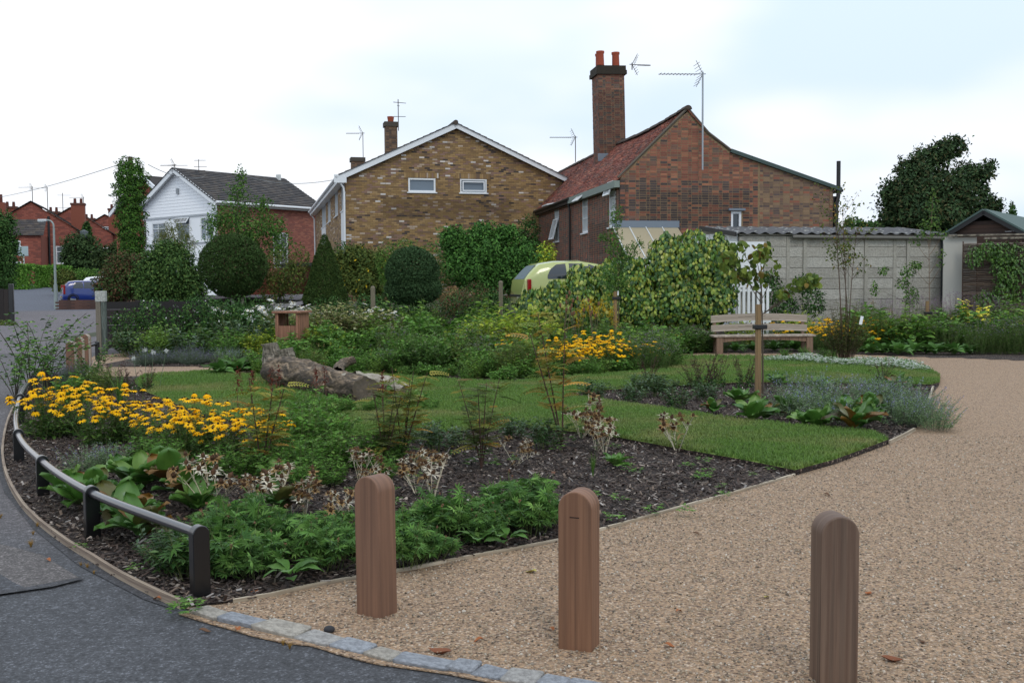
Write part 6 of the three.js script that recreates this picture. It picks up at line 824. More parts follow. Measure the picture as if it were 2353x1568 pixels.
const broad = new Kind('broad_leaved_perennial', 'plant', (o, v) => { const q = herb({ stems: 40, r: 0.42, h: [0.62, 0.75, 0.55][v], var: 0.5, leaves: 13, L: [[0.09, 0.16], [0.08, 0.13], [0.11, 0.2]][v], w: [0.45, 0.4, 0.5][v], col: [gBright, gLush, gBright][v], taper: 0.25, from: 0.1, big: true, tilt: 0.6 }); part('foliage', q.lv.geo(), leafM, o); part('stem', q.st.geo(), stemM, o, 'stuff'); }, 3);
const thistle = new Kind('purple_haze_plant', 'flowers', (o) => { const q = herb({ stems: 40, r: 0.4, h: 1.25, var: 0.65, leaves: 14, L: [0.04, 0.09], w: 0.25, col: gMid, taper: 0.5, to: 0.75, sc: [0.12, 0.11, 0.06] }); const f = new GB(); for (const [t] of q.tips) for (let k = 0; k < 4; k++) { const p = t.clone().add(vv(rr(-0.1, 0.1), rr(-0.12, 0.06), rr(-0.1, 0.1))); spray(f, p, 9, 0.02, 0.012, [0.28, 0.19, 0.27]); } part('foliage', q.lv.geo(), leafM, o); part('stem', q.st.geo(), stemM, o, 'stuff'); part('flower_heads', f.geo(), petalM, o, 'stuff'); });
const goldenrod = new Kind('goldenrod', 'flowers', (o) => { const q = herb({ stems: 18, r: 0.34, h: 1.35, var: 0.8, leaves: 40, L: [0.06, 0.11], w: 0.18, col: gMid, taper: 0.3, to: 0.85 }); const f = new GB(); for (const [t, d, p] of q.tips) { for (let k = 0; k < 9; k++) { const a = rnd() * 6.28, s0 = t.clone().add(vv(0, -rr(0, 0.2), 0)), e = s0.clone().add(vv(Math.cos(a) * rr(0.05, 0.13), rr(0, 0.05), Math.sin(a) * rr(0.05, 0.13))); spike(f, [s0, e], 0.1, 16, 0.012, 0.014, [0.66, 0.44, 0.02]); } } part('foliage', q.lv.geo(), leafM, o); part('stem', q.st.geo(), stemM, o, 'stuff'); part('flower_plumes', f.geo(), petalM, o, 'stuff'); }, 1);
const lavender = new Kind('lavender', 'plant', (o) => { const q = herb({ stems: 190, r: 0.42, h: 0.42, var: 0.55, dome: 0.5, foot: 0.3, leaves: 9, L: [0.03, 0.06], w: 0.14, col: gGrey, to: 0.7, el: [0.2, 1.2], sc: [0.10, 0.13, 0.09], sr: 0.0018 }); const f = new GB(); for (const [, , p] of q.tips) if (rnd() < 0.7) spike(f, p, 0.86, 7, 0.008, 0.012, [0.16, 0.14, 0.26]); part('foliage', q.lv.geo(), leafM, o); part('stem', q.st.geo(), stemM, o, 'stuff'); part('flower_spikes', f.geo(), petalM, o, 'stuff'); });
const limeShrub = new Kind('lime_leaved_shrub', 'shrub', (o) => { const q = herb({ stems: 44, r: 0.46, h: 0.85, var: 0.5, leaves: 20, L: [0.07, 0.13], w: 0.42, col: gLime, taper: 0.2, from: 0.15, tilt: 0.6 }); part('foliage', q.lv.geo(), leafM, o); part('stem', q.st.geo(), stemM, o, 'stuff'); });
const oxeye = new Kind('white_daisy_clump', 'flowers', (o) => { const q = herb({ stems: 40, r: 0.42, h: 0.8, var: 0.75, leaves: 16, L: [0.05, 0.1], w: 0.2, col: gDark, to: 0.8 }); const d = [daisy(14, 0.05, 0.016, [0.80, 0.80, 0.76], [0.55, 0.38, 0.05], 0.05, 0.3), daisy(12, 0.05, 0.018, [0.78, 0.78, 0.75], [0.5, 0.36, 0.05], 0.3, 0.3)]; part('foliage', q.lv.geo(), leafM, o); part('stem', q.st.geo(), stemM, o, 'stuff'); heads(o, q.tips.slice(0, 15), d, petalM, 'flower', [0.9, 1.2], 0.9); }, 1);
const creamShrub = new Kind('variegated_shrub', 'shrub', (o) => { const cr = pal([[[0.42, 0.40, 0.17], 3], [[0.5, 0.48, 0.28], 1], [[0.10, 0.16, 0.04], 2.4], [[0.22, 0.27, 0.07], 2]]); const q = herb({ stems: 50, r: 0.6, h: 0.85, var: 0.55, leaves: 22, L: [0.06, 0.11], w: 0.5, col: cr, taper: 0.1, from: 0.2, sc: [0.1, 0.06, 0.04] }); part('foliage', q.lv.geo(), leafM, o); part('stem', q.st.geo(), stemM, o, 'stuff'); });
const teasel = new Kind('teasel', 'plant', (o) => { const st = new GB(), tips = [], lv = new GB(); for (let i = 0; i < 6; i++) { const a = rnd() * 6.28, t = vv(Math.cos(a) * rr(0.05, 0.3), rr(0.9, 1.35), Math.sin(a) * rr(0.05, 0.3)); st.tube([vv(0, 0, 0), t.clone().multiplyScalar(0.5).add(vv(0, 0.08, 0)), t], 0.006, 0.003, 4, [0.16, 0.12, 0.07]); tips.push([t, UP.clone()]); for (let k = 0; k < 4; k++) { const b = rnd() * 6.28; leaf2(lv, t.clone().multiplyScalar(rr(0.2, 0.7)), vv(Math.cos(b), 0.3, Math.sin(b)).normalize(), UP, 0.16, 0.035, gMid()); } } const hd = new THREE.CapsuleGeometry(0.022, 0.045, 4, 8).translate(0, 0.04, 0); part('stem', st.geo(), stemM, o, 'stuff'); part('foliage', lv.geo(), leafM, o); for (const [t] of tips) part('seed_head', hd, mat(0x6b4a33, 0.9), o).position.copy(t); }, 1);
const roundShrub = new Kind('round_leaved_shrub', 'shrub', (o) => { const lv = new GB(), st = new GB(); for (let i = 0; i < 9; i++) { const a = rnd() * 6.28, r = rr(0.25, 0.75), t = vv(Math.cos(a) * r, rr(0.45, 0.95), Math.sin(a) * r), pts = curve3(vv(0, 0, 0), t.clone().multiplyScalar(0.35).add(vv(0, 0.3, 0)), t, 6); st.tube(pts, 0.007, 0.003, 4, [0.06, 0.05, 0.035]); for (let k = 0; k < 34; k++) { const f = rr(0.2, 1) * 6, j = Math.min(5, Math.floor(f)), p = pts[j].clone().lerp(pts[j + 1], f - j).add(unit().multiplyScalar(0.05)), b = rnd() * 6.28, L = rr(0.045, 0.075); leaf8(lv, p, vv(Math.cos(b), rr(-0.2, 0.3), Math.sin(b)).normalize(), UP.clone().addScaledVector(unit(), 0.4).normalize(), L, L * 0.9, rnd() < 0.75 ? gMid() : gBright()); } } part('foliage', lv.geo(), leafM, o); part('stem', st.geo(), stemM, o, 'stuff'); }, 2);
const grassTuft = new Kind('grass_tuft', 'grass', (o, v) => { const g = new GB(); for (let i = 0; i < 60; i++) { const a = rnd() * 6.28, l = rr(0.5, 1), t = rr(0.1, 0.45), e = vv(Math.cos(a), 0, Math.sin(a)), s = vv(-e.z, 0, e.x).multiplyScalar(0.014), p = [0, 0.4, 0.75, 1].map((f) => e.clone().multiplyScalar(0.03 + t * f * f * l).setY(l * f * (1 - 0.25 * t * f))), c = v ? vary([0.33, 0.2, 0.05], 0.25) : gMid(); for (let k = 0; k < 3; k++) { const w0 = 1 - k / 3, w1 = 1 - (k + 1) / 3; g.quad(p[k].clone().addScaledVector(s, w0), p[k].clone().addScaledVector(s, -w0), p[k + 1].clone().addScaledVector(s, -w1 - 0.02), p[k + 1].clone().addScaledVector(s, w1 + 0.02), c); } } part('blades', g.geo(), leafM, o, 'stuff'); }, 2);
const weed = new Kind('weed_seedling', 'weed', (o) => { const g = new GB(); for (let i = 0; i < 16; i++) { const a = rnd() * 6.28; palmate(3, 1.6)(g, vv(Math.cos(a) * rr(0, 0.06), rr(0.02, 0.06), Math.sin(a) * rr(0, 0.06)), vv(Math.cos(a), rr(0.1, 0.6), Math.sin(a)).normalize(), UP, rr(0.03, 0.055), gBright()); } part('foliage', g.geo(), leafM, o); }, 3);
const snowMat = new Kind('white_groundcover', 'flowers', (o) => { const l = foliage(new GB(), [[0, 0.03, 0, 0.4, 0.13, 0.32]], 800, { col: gGreyGreen, L: [0.03, 0.06], inn: 0.3, minY: 0 }), f = new GB(); for (let i = 0; i < 120; i++) { const a = rnd() * 6.28, r = Math.sqrt(rnd()) * 0.36, p = vv(Math.cos(a) * r, 0.14 - r * 0.15 + rr(-0.02, 0.03), Math.sin(a) * r * 0.8); for (let k = 0; k < 5; k++) { const b = k * 1.257; leaf2(f, p, vv(Math.cos(b), 0.25, Math.sin(b)), UP, 0.028, 0.02, [0.80, 0.82, 0.80]); } } part('foliage', l.geo(), leafM, o); part('flower_heads', f.geo(), petalM, o, 'stuff'); });
const primrose = new Kind('evening_primrose', 'flowers', (o) => { const q = herb({ stems: 8, r: 0.3, h: 1.25, var: 0.75, leaves: 26, L: [0.06, 0.12], w: 0.22, col: gMid, to: 0.85 }); const d = [daisy(4, 0.045, 0.05, [0.75, 0.68, 0.08], [0.5, 0.45, 0.05], 0.0, 0.3)]; part('foliage', q.lv.geo(), leafM, o); part('stem', q.st.geo(), stemM, o, 'stuff'); const t = []; for (const [p, e] of q.tips) for (let k = 0; k < 3; k++) t.push([p.clone().add(vv(rr(-0.05, 0.05), -k * 0.06, rr(-0.05, 0.05))), e]); heads(o, t, d, petalM, 'flower', [0.9, 1.3], 1.2); }, 1);
// ---------------------------------------------------------------- planting: front beds
const onBed = (u, v) => G(u, v).setY(0.02);
function plantAll(kind, list, label, group) { for (const [u, v, s = 1, turn] of list) kind.place(onBed(u, v), Array.isArray(s) ? s : s * rr(0.93, 1.07), label, group, turn); }
plantAll(coneflower, [[112, 1008, 1.06], [165, 1002, 1.0], [235, 1022, 0.98], [295, 1018, 0.98], [365, 1035, 0.9], [420, 1058, 0.95], [480, 1062, 0.95], [545, 1068, 0.9], [598, 1066, 0.86], [455, 1030, 0.85]], 'yellow black eyed coneflowers in the front bed beside the black rail', 'coneflowers in the front bed');
plantAll(catmint, [[200, 1090, 0.62], [250, 1085, 0.58]], 'grey leaved catmint mound beside the black rail and the coneflowers', 'catmint beside the rail');
plantAll(bergenia, [[330, 1132, 1.2], [290, 1118, 1.05], [360, 1112, 1.05], [150, 1150, 0.95], [185, 1174, 1.1], [215, 1160, 1.0]], 'green broad leaved clump just inside the black rail', 'broad leaved clumps along the rail');
for (const [u, v, s] of [[390, 1138, 1.3], [432, 1165, 1.15], [448, 1184, 0.95], [325, 1250, 1.05], [290, 1226, 1.1], [262, 1205, 1.1], [645, 1188, 0.95]]) { bergenia.k = rnd() < 0.6 ? 2 : 0; bergenia.place(onBed(u, v), s, 'broad leaved clump with some red tinged leaves among the front bed plants', 'red tinged broad leaved clumps'); }
plantAll(bergenia, [[632, 1118, 0.8]], 'pale yellowing broad leaf beside the dried sea holly', null);
plantAll(eryngium, [[485, 1182, 1.1], [505, 1168, 0.9], [585, 1180, 0.85], [625, 1188, 0.95], [668, 1182, 0.85], [702, 1186, 0.95], [830, 1120, 0.85], [858, 1126, 0.7], [958, 1142, 0.9], [992, 1150, 1.0], [965, 1085, 0.7], [1185, 1074, 0.75], [812, 1235, 0.85]], 'dried cream sea holly with brown cone heads in the front bed', 'dried sea holly in the front bed');
plantAll(eryngium, [[1335, 1010, 1.2], [1355, 1006, 1.35], [1388, 1045, 0.95], [1370, 1040, 0.9]], 'dried sea holly standing tall at the foot of the tallest bronze sapling', 'sea holly by the tall sapling'); plantAll(eryngium, [[1556, 1042, 1.12]], 'single dried sea holly at the grass edge, four brown cones', null);
const fl = 'ferny cut leaved green plant beside the end post of the black rail';
plantAll(ferny, [[512, 1322, 1.1], [588, 1330, 0.85], [745, 1312, 0.8], [800, 1290, 0.7], [492, 1286, 0.95], [572, 1284, 1.15], [655, 1285, 0.8], [728, 1268, 0.75], [545, 1246, 0.85], [640, 1238, 0.62], [770, 1240, 0.6]], fl, 'cut leaved plants by the rail end');
plantAll(ferny, [[935, 1306, 0.75], [990, 1292, 0.55], [1115, 1250, 0.6], [1215, 1232, 0.95], [1250, 1212, 0.7], [930, 1262, 0.8], [1010, 1248, 0.9], [1075, 1228, 0.75], [1195, 1205, 1.05], [975, 1212, 0.5], [1130, 1222, 0.7]], 'ferny cut leaved green plant between the first two bollards and the bare bark', 'cut leaved plants between the bollards');
plantAll(glossy, [[400, 1322, 0.75], [372, 1300, 0.7], [440, 1335, 0.8]], 'small dark fine leaved shrub beside the end post of the rail', 'dark shrubs by the rail end');
plantAll(starRosette, [[668, 1352, 1.05]], 'bright star shaped leaf rosette on the timber edging', null); plantAll(starRosette, [[1100, 1266, 1.1], [1165, 1262, 0.9]], 'pale broad lobed rosette between the two bollards', 'pale rosettes');
plantAll(leafyMound, [[690, 1062, 1.15], [740, 1050, 1.05], [660, 1030, 1.2], [715, 1015, 1.2], [640, 1085, 0.8], [770, 1085, 0.7], [820, 1080, 0.75], [700, 1100, 0.75]], 'fresh green leafy perennial mound below the fallen log', 'green mounds below the log');
plantAll(leafyMound, [[560, 1105, 0.6], [620, 1110, 0.62], [500, 1100, 0.6], [860, 1075, 0.62], [900, 1065, 0.6], [760, 1120, 0.5], [700, 1130, 0.5], [380, 1080, 0.6], [330, 1075, 0.6], [880, 1110, 0.5]], 'low green leafy plant among the front bed bark', 'low leafy plants of the front bed');
for (const [u, v, s, k, l] of [[602, 1102, 0.98, 1, 'thin bronze leaved sapling rising through the coneflowers'], [885, 1075, 0.9, 2, 'greenish bronze sapling before the pale end of the log'], [925, 1062, 1.0, 1, 'bushy bronze sapling with dark stems beside the pale end of the log'], [1106, 1080, 1.0, 2, 'upright bronze sapling alone in the middle of the bark bed'], [1292, 1030, 1.25, 0, 'tallest reddish bronze sapling, leaning by the tall sea holly']]) { bronze.k = k; const o = bronze.place(onBed(u, v), s, l, 'bronze saplings in the front bed', k); if (k === 0) o.rotation.z = 0.14; }
plantAll(glossy, [[1000, 1040, 0.95], [1180, 1012, 0.8], [1246, 1034, 1.0], [1050, 1030, 0.6], [960, 1022, 0.6]], 'small dark green shrub at the near edge of the lawn strip', 'dark shrubs along the lawn edge');
plantAll(grassTuft, [[1362, 1100, [0.16, 0.24, 0.16]]], 'dark upright bulb leaves in the bark', null); plantAll(bergenia, [[1415, 1080, 0.62]], 'small grey green leafy plant beside the dark bulb leaves', null);
{ const W2 = []; for (let i = 0; i < 60; i++) { let u, v; do { u = rr(120, 1800); v = rr(1030, 1330); const g = G(u, v); if (inside(island, g.x, -g.z) && !inside(lawnLine, g.x, -g.z)) break; } while (true); W2.push([u, v, rr(0.5, 1)]); } plantAll(weed, W2, 'tiny green weed seedling in the bark mulch', 'weeds in the bark'); plantAll(weed, [[1570, 1190, 0.9], [1500, 1190, 1], [1410, 1205, 1], [1330, 1185, 0.9], [1660, 1150, 0.8], [1440, 1090, 1], [1620, 1110, 0.9]], 'tiny green weed seedling in the bark mulch', 'weeds in the bark'); }
for (const [u, v, s] of [[85, 1210, 0.07], [75, 1228, 0.055], [70, 1256, 0.09], [200, 1305, 0.06], [185, 1300, 0.05], [215, 1318, 0.045], [650, 1482, 0.055], [665, 1490, 0.06], [0, 1190, 0.07]]) { grassTuft.k = 1; grassTuft.place(G(u, v), [s * 1.3, s * 0.6, s * 1.3], 'dead straw coloured grass tuft in a tarmac crack', 'dead tufts in the tarmac'); }
plantAll(weed, [[425, 1412, 0.9], [440, 1416, 0.8], [410, 1418, 0.7]], 'green weed at the joint of the timber edging and the setts', 'weeds at the edging joint');
// left end of the bed, by the pavement
plantAll(roundShrub, [[70, 912, 1.3], [35, 925, 1.0], [110, 895, 1.1], [215, 882, 0.9]], 'loose shrub with round leaves leaning over the black rail', 'round leaved shrubs over the rail');
plantAll(lavender, [[150, 880, 0.9], [185, 876, 0.95], [120, 890, 0.8]], 'lavender gone over at the far end of the rail', 'lavender by the rail'); plantAll(copper, [[300, 905, 0.75], [265, 900, 0.85], [335, 902, 0.7]], 'dark purplish rose bush at the near end of the lawn', 'purplish bushes'); plantAll(mixed, [[200, 905, 0.8], [240, 910, 0.75], [170, 930, 0.8]], 'mixed green plants behind the coneflowers near the pavement', 'mixed plants near the pavement'); plantAll(grassTuft, [[275, 935, [0.6, 0.55, 0.6]], [235, 980, [0.5, 0.5, 0.5]]], 'tuft of long thin green grass among the coneflowers', 'grass tufts among coneflowers');
{ const al = new Kind('white_allium', 'flowers', (o) => { const st = new GB(); for (const [x, z, h] of [[0, 0, 0.62], [0.14, 0.05, 0.58], [0.3, -0.05, 0.6], [-0.15, 0.08, 0.5]]) { st.tube([vv(x * 0.6, 0, z), vv(x, h, z)], 0.004, 0.003, 4, [0.12, 0.17, 0.1]); const f = new GB(); spray(f, vv(0, 0, 0), 60, 0.035, 0.02, [0.6, 0.62, 0.6]); part('flower', f.geo(), petalM, o).position.set(x, h, z); } part('stem', st.geo(), stemM, o, 'stuff'); }, 1); al.place(onBed(335, 900), 1, 'white globe alliums on bare stems in front of the far path', null, 0); }
for (const [u, v] of [[545, 905], [577, 910], [622, 898], [645, 902], [725, 895], [750, 892], [878, 915]]) { const o = thing('red_dock', 'rusty red dock seed spike in front of the fallen log', 'plant', onBed(u, v + 45), rnd() * 6, 'dock spikes by the log'), g = new GB(), s = new GB(); s.tube([vv(0, 0, 0), vv(0.02, 0.5, 0)], 0.006, 0.004, 4, [0.1, 0.05, 0.03]); for (let k = 0; k < 70; k++) { const y = rr(0.26, 0.54), e = unit(); leaf2(g, vv(0.02, y, 0).addScaledVector(e, 0.03 * (0.58 - y) / 0.2), e, UP, 0.045, 0.02, vary([0.15, 0.035, 0.02], 0.3)); } part('seed_spike', g.geo(), leafM, o); part('stem', s.geo(), stemM, o); }
plantAll(bergenia, [[900, 925, 0.8], [945, 940, 0.9], [965, 935, 0.8]], 'broad leaved clump at the pale end of the fallen log', 'broad leaves by the log'); plantAll(leafyMound, [[800, 955, 0.55], [760, 960, 0.6], [850, 955, 0.5], [700, 950, 0.6], [985, 950, 0.45], [650, 935, 0.5], [680, 900, 0.4], [740, 880, 0.35]], 'green leafy growth creeping round the fallen log', 'growth round the log');

// bed with the staked sapling
plantAll(glossy, [[1362, 920, 1.0], [1450, 930, 0.95], [1500, 914, 1.1], [1555, 943, 0.95], [1622, 924, 0.9], [1475, 900, 0.9], [1180 + 350, 905, 0.9]], 'dark leaved peony like shrub in the triangular bark bed', 'dark shrubs in the triangular bed');
plantAll(copper, [[1618, 900, 1.12], [1645, 892, 0.95], [1712, 893, 0.95], [1595, 893, 0.8]], 'copper leaved twiggy shrub beside the stake of the round leaved sapling', 'copper shrubs by the stake'); plantAll(copper, [[1490, 880, 0.75], [2030, 885, 0.7]], 'small dark red twiggy shrub at the lawn edge', 'small red shrubs');
plantAll(bergenia, [[1638, 955, 0.8], [1732, 975, 1.2], [1700, 935, 1.05], [1760, 970, 0.9], [1812, 955, 1.1], [1785, 890, 0.9], [1965, 998, 1.25], [1990, 985, 1.1], [1950, 965, 1.15], [2000, 965, 1.1], [1885, 990, 1.0], [1850, 985, 0.9], [2060, 905, 1], [1880, 900, 0.9]], 'broad leaved green clump in the bed with the staked sapling', 'broad leaved clumps in the sapling bed');
plantAll(catmint, [[1860, 955, 1.1], [1895, 975, 1.05], [1850, 930, 1.05], [1900, 930, 1.0], [1985, 945, 0.95], [2030, 950, 1.0], [2075, 955, 1.0], [2055, 935, 0.95], [2110, 975, 0.85], [2080, 980, 0.9], [2150, 990, 0.7], [1820, 960, 0.8], [2130, 965, 0.8], [2000, 925, 0.9]], 'hazy blue catmint spilling across the bed towards the gravel', 'catmint by the gravel');
plantAll(snowMat, [[1790, 834, 0.9], [1830, 836, 1], [1870, 838, 1], [1910, 842, 1], [1950, 845, 1], [1990, 846, 1], [2030, 850, 1], [2070, 852, 1], [2105, 856, 0.9], [1850, 830, 1], [1990, 838, 1], [2040, 842, 1], [2080, 846, 0.9]], 'white flowered grey groundcover edging the lawn before the bench', 'white groundcover by the bench'); plantAll(leafyMound, [[1800, 826, 0.5], [1850, 824, 0.5], [1890, 826, 0.55], [1910, 830, 0.5]], 'low green plants behind the white groundcover', 'low plants near the bench');

// ---- saplings on stakes
function sapling(label, base, D, o) {   // o: crown lumps in metres above the base, stake height
  const t = thing('staked_sapling', label, 'tree', base), g = new GB(), b = new GB(); b.tube(curve3(vv(0.06, 0, 0), vv(0.06, o.h * 0.5, 0.02), vv(0.02, o.h, 0), 6), o.tr || 0.014, 0.004, 6, o.bark || [0.09, 0.07, 0.05]);
  for (const l of o.lumps) { const c = vv(l[0], l[1], l[2]), f = vv(0.05, Math.max(o.fork ?? 0.6, Math.min(o.h * 0.9, l[1] - 0.35 - Math.abs(l[0]) * 0.4)), 0); b.tube(curve3(f, f.clone().lerp(c, 0.5).add(vv(0, -0.06, 0)), c, 4), 0.007, 0.003, 4, o.bark || [0.09, 0.07, 0.05]); }
  foliage(g, o.lumps, o.n, o.f); part('crown', g.geo(), leafM, t); part('trunk', b.geo(50), stemM, t);
  part('stake', new THREE.CylinderGeometry(0.042, 0.045, o.stake + 0.1, 12).translate(-0.02, (o.stake - 0.1) / 2, 0.07), stakeM, t); part('tie', rbox(-0.085, o.tie - 0.03, 0.0, 0.09, o.tie + 0.03, 0.13, 0.01), darkPipeM, t); part('plant_label', boxG(0.02, o.lab, 0.12, 0.05, o.lab + 0.1, 0.124), whiteM, t);
  return t;
}
{ const k = 14.1 / FOC, bx = 1742, by = 920, L = (u, v, rx, ry, rz) => [(u - bx) * k, (by - v) * k, rr(-0.12, 0.12), rx * k, ry * k, (rz || rx) * k];
  sapling('staked sapling with big yellow green leaves in front of the bench', onBed(bx, by), 14.1, { h: 1.95, stake: 1.28, tie: 0.98, lab: 1.2, fork: 1.15, n: 300, f: { col: pal([[[0.13, 0.19, 0.03], 3], [[0.19, 0.24, 0.04], 2], [[0.09, 0.15, 0.03], 2], [[0.24, 0.17, 0.04], 0.6]]), L: [0.08, 0.13], w: 0.72, big: true, inn: 0.1, droop: 0.9, out: 0.2, rand: 0.8 }, lumps: [L(1735, 590, 30, 28), L(1680, 600, 30, 26), L(1760, 575, 22, 22), L(1710, 630, 30, 22), L(1745, 640, 20, 20), L(1660, 590, 16, 14), L(1840, 650, 34, 16), L(1870, 640, 22, 16), L(1800, 675, 20, 16), L(1775, 615, 14, 16), L(1690, 565, 20, 10)] }); }
{ const D = 25.5, k = D / FOC, p = P(2130, 700, D), base = vv(p.x, 0, -D), by = 660 + 1.55 / k, L = (u, v, rx, ry) => [(u - 2130) * k, (by - v) * k, rr(-0.1, 0.1), rx * k, ry * k, rx * k];
  sapling('slender staked birch in the border before the garage corner', base, D, { h: 2.75, stake: 1.15, tie: 0.86, lab: 0.5, fork: 1.5, n: 380, bark: [0.16, 0.11, 0.07], f: { col: pal([[[0.08, 0.15, 0.03], 3], [[0.11, 0.19, 0.04], 2], [[0.05, 0.11, 0.025], 2]]), L: [0.05, 0.085], w: 0.7, big: false, inn: 0.1, droop: 0.6 }, lumps: [L(2138, 480, 16, 26), L(2135, 520, 28, 22), L(2128, 545, 30, 14), L(2100, 560, 14, 12), L(2165, 545, 14, 12), L(2160, 590, 12, 9), L(2090, 612, 20, 10), L(2160, 615, 12, 8), L(2140, 455, 8, 18)] }); }
{ const D = 23, k = D / FOC, p = P(1415, 700, D), base = vv(p.x, 0, -D), by = 660 + 1.55 / k, L = (u, v, rx, ry) => [(u - 1415) * k, (by - v) * k, rr(-0.1, 0.1), rx * k, ry * k, rx * k];
  sapling('leafy staked rowan in front of the golden ivy', base, D, { h: 3.0, stake: 1.45, tie: 1.3, lab: 1.36, fork: 1.4, n: 2300, f: { col: gMid, L: [0.045, 0.085], w: 0.42, inn: 0.05 }, lumps: [L(1415, 500, 18, 32), L(1410, 555, 26, 34), L(1425, 600, 34, 36), L(1400, 640, 34, 28), L(1430, 655, 30, 24), L(1452, 580, 18, 26), L(1385, 545, 12, 10), L(1470, 560, 10, 14)] }); }
{ // multi-stemmed twiggy birch
  const b = G(1940, 829), k = -b.z / FOC, t = thing('twiggy_birch', 'multi stemmed twiggy birch with a bushy base beside the bench', 'tree', b), st = new GB(), lv = new GB(), col = [0.075, 0.045, 0.03];
  for (let i = 0; i < 5; i++) { const a = rnd() * 6.28, tp = vv(rr(-0.32, 0.32), rr(2.6, 3.75), rr(-0.2, 0.2)), pts = curve3(vv(Math.cos(a) * 0.06, 0, Math.sin(a) * 0.06), vv(Math.cos(a) * 0.1, 1.6, Math.sin(a) * 0.1), tp, 8); st.tube(pts, 0.012, 0.004, 5, vary(col, 0.2)); for (let j = 0; j < 14; j++) { const f = rr(0.55, 1) * 8, q = Math.min(7, Math.floor(f)), p = pts[q].clone().lerp(pts[q + 1], f - q), e = vv(rr(-0.4, 0.4), rr(0.15, 0.5), rr(-0.4, 0.4)).add(p); st.tube([p, e], 0.004, 0.002, 3, vary(col, 0.2)); for (let m = 0; m < 9; m++) { const z = p.clone().lerp(e, rr(0.4, 1.05)).add(unit().multiplyScalar(0.05)); leaf2(lv, z, unit().add(vv(0, -0.6, 0)).normalize(), unit(), rr(0.045, 0.075), 0.04, rnd() < 0.9 ? gOlive() : cBronze()); } } }
  const twig = herb({ stems: 150, r: 0.58, h: 1.35, var: 0.5, dome: 0.35, foot: 0.25, leaves: 28, L: [0.04, 0.075], w: 0.35, col: gOlive, sc: [0.09, 0.055, 0.035], sr: 0.003, from: 0.2, taper: 0 });
  part('crown', lv.geo(), leafM, t); part('trunk', st.geo(50), stemM, t); part('base_foliage', twig.lv.geo(), leafM, t); part('base_twigs', twig.st.geo(), stemM, t, 'stuff'); const tg = part('plant_label', boxG(-0.03, 0.78, 0.5, 0.03, 0.95, 0.503), whiteM, t); tg.rotation.z = -0.2;
}
// ---------------------------------------------------------------- planting: back border, right border, gardens behind
const at = (u, D) => { const p = P(u, 660, D); return vv(p.x, ground(p.x, -D), -D); };
function rowAt(kind, list, label, group) { for (const [u, D, s = 1] of list) kind.place(at(u, D), Array.isArray(s) ? s : s * rr(0.92, 1.08), label, group); }
// inner border beyond the lawn
rowAt(coneflower, [[1190, 19.3, 1.1], [1222, 19.0, 1.05], [1282, 18.4, 1.0], [1308, 18.7, 1.08], [1345, 19.0, 1.15], [1378, 18.7, 1.15], [1412, 18.9, 1.1], [1350, 19.8, 1.2], [1400, 19.8, 1.2], [1490, 19.6, 1.0]], 'yellow coneflowers in the border beyond the lawn', 'coneflowers beyond the lawn');
rowAt(aster, [[1440, 18.9, 0.9], [1470, 18.8, 0.85], [1510, 18.9, 0.8], [1440, 20, 0.95], [1500, 20, 0.9], [1250, 20.6, 0.95], [1300, 21, 0.95], [1530, 19.4, 0.75], [1160, 18.6, 0.8], [1120, 19.2, 0.85]], 'lilac aster clump among the coneflowers beyond the lawn', 'asters beyond the lawn');
rowAt(goldenrod, [[1355, 22.3, 1.02], [1385, 22.6, 0.95]], 'tall goldenrod plumes in front of the golden ivy', 'goldenrod'); rowAt(teasel, [[1290, 22, 1], [1330, 21.8, 1], [1365, 21.2, 0.9]], 'brown teasel heads beside the goldenrod', 'teasels');
rowAt(limeShrub, [[1110, 21.0, 1.4], [1140, 20.6, 1.4], [1165, 20.8, 1.55], [1195, 21, 1.6], [1080, 21.4, 1.3], [1220, 21.2, 1.5]], 'lime green shrub in the middle of the back border', 'lime shrubs of the back border'); rowAt(limeShrub, [[575, 23.5, 0.85], [600, 23.8, 0.9], [730, 24, 0.95], [760, 23.8, 0.9], [785, 23.6, 0.8]], 'yellow green shrub beside the litter bin', 'lime shrubs by the bin');
rowAt(comfrey, [[500, 18.6, 0.85], [540, 18.9, 0.9], [580, 19.2, 0.8], [935, 18.6, 0.55], [985, 18.4, 0.5], [1035, 18.2, 0.5], [1180, 17.6, 0.6], [1230, 17.8, 0.55], [1110, 17.9, 0.5], [1290, 17.9, 0.5], [870, 20, 0.7], [900, 21, 0.75], [620, 20.3, 0.7]], 'large leaved plant on the lawn side of the back border', 'large leaved plants of the back border');
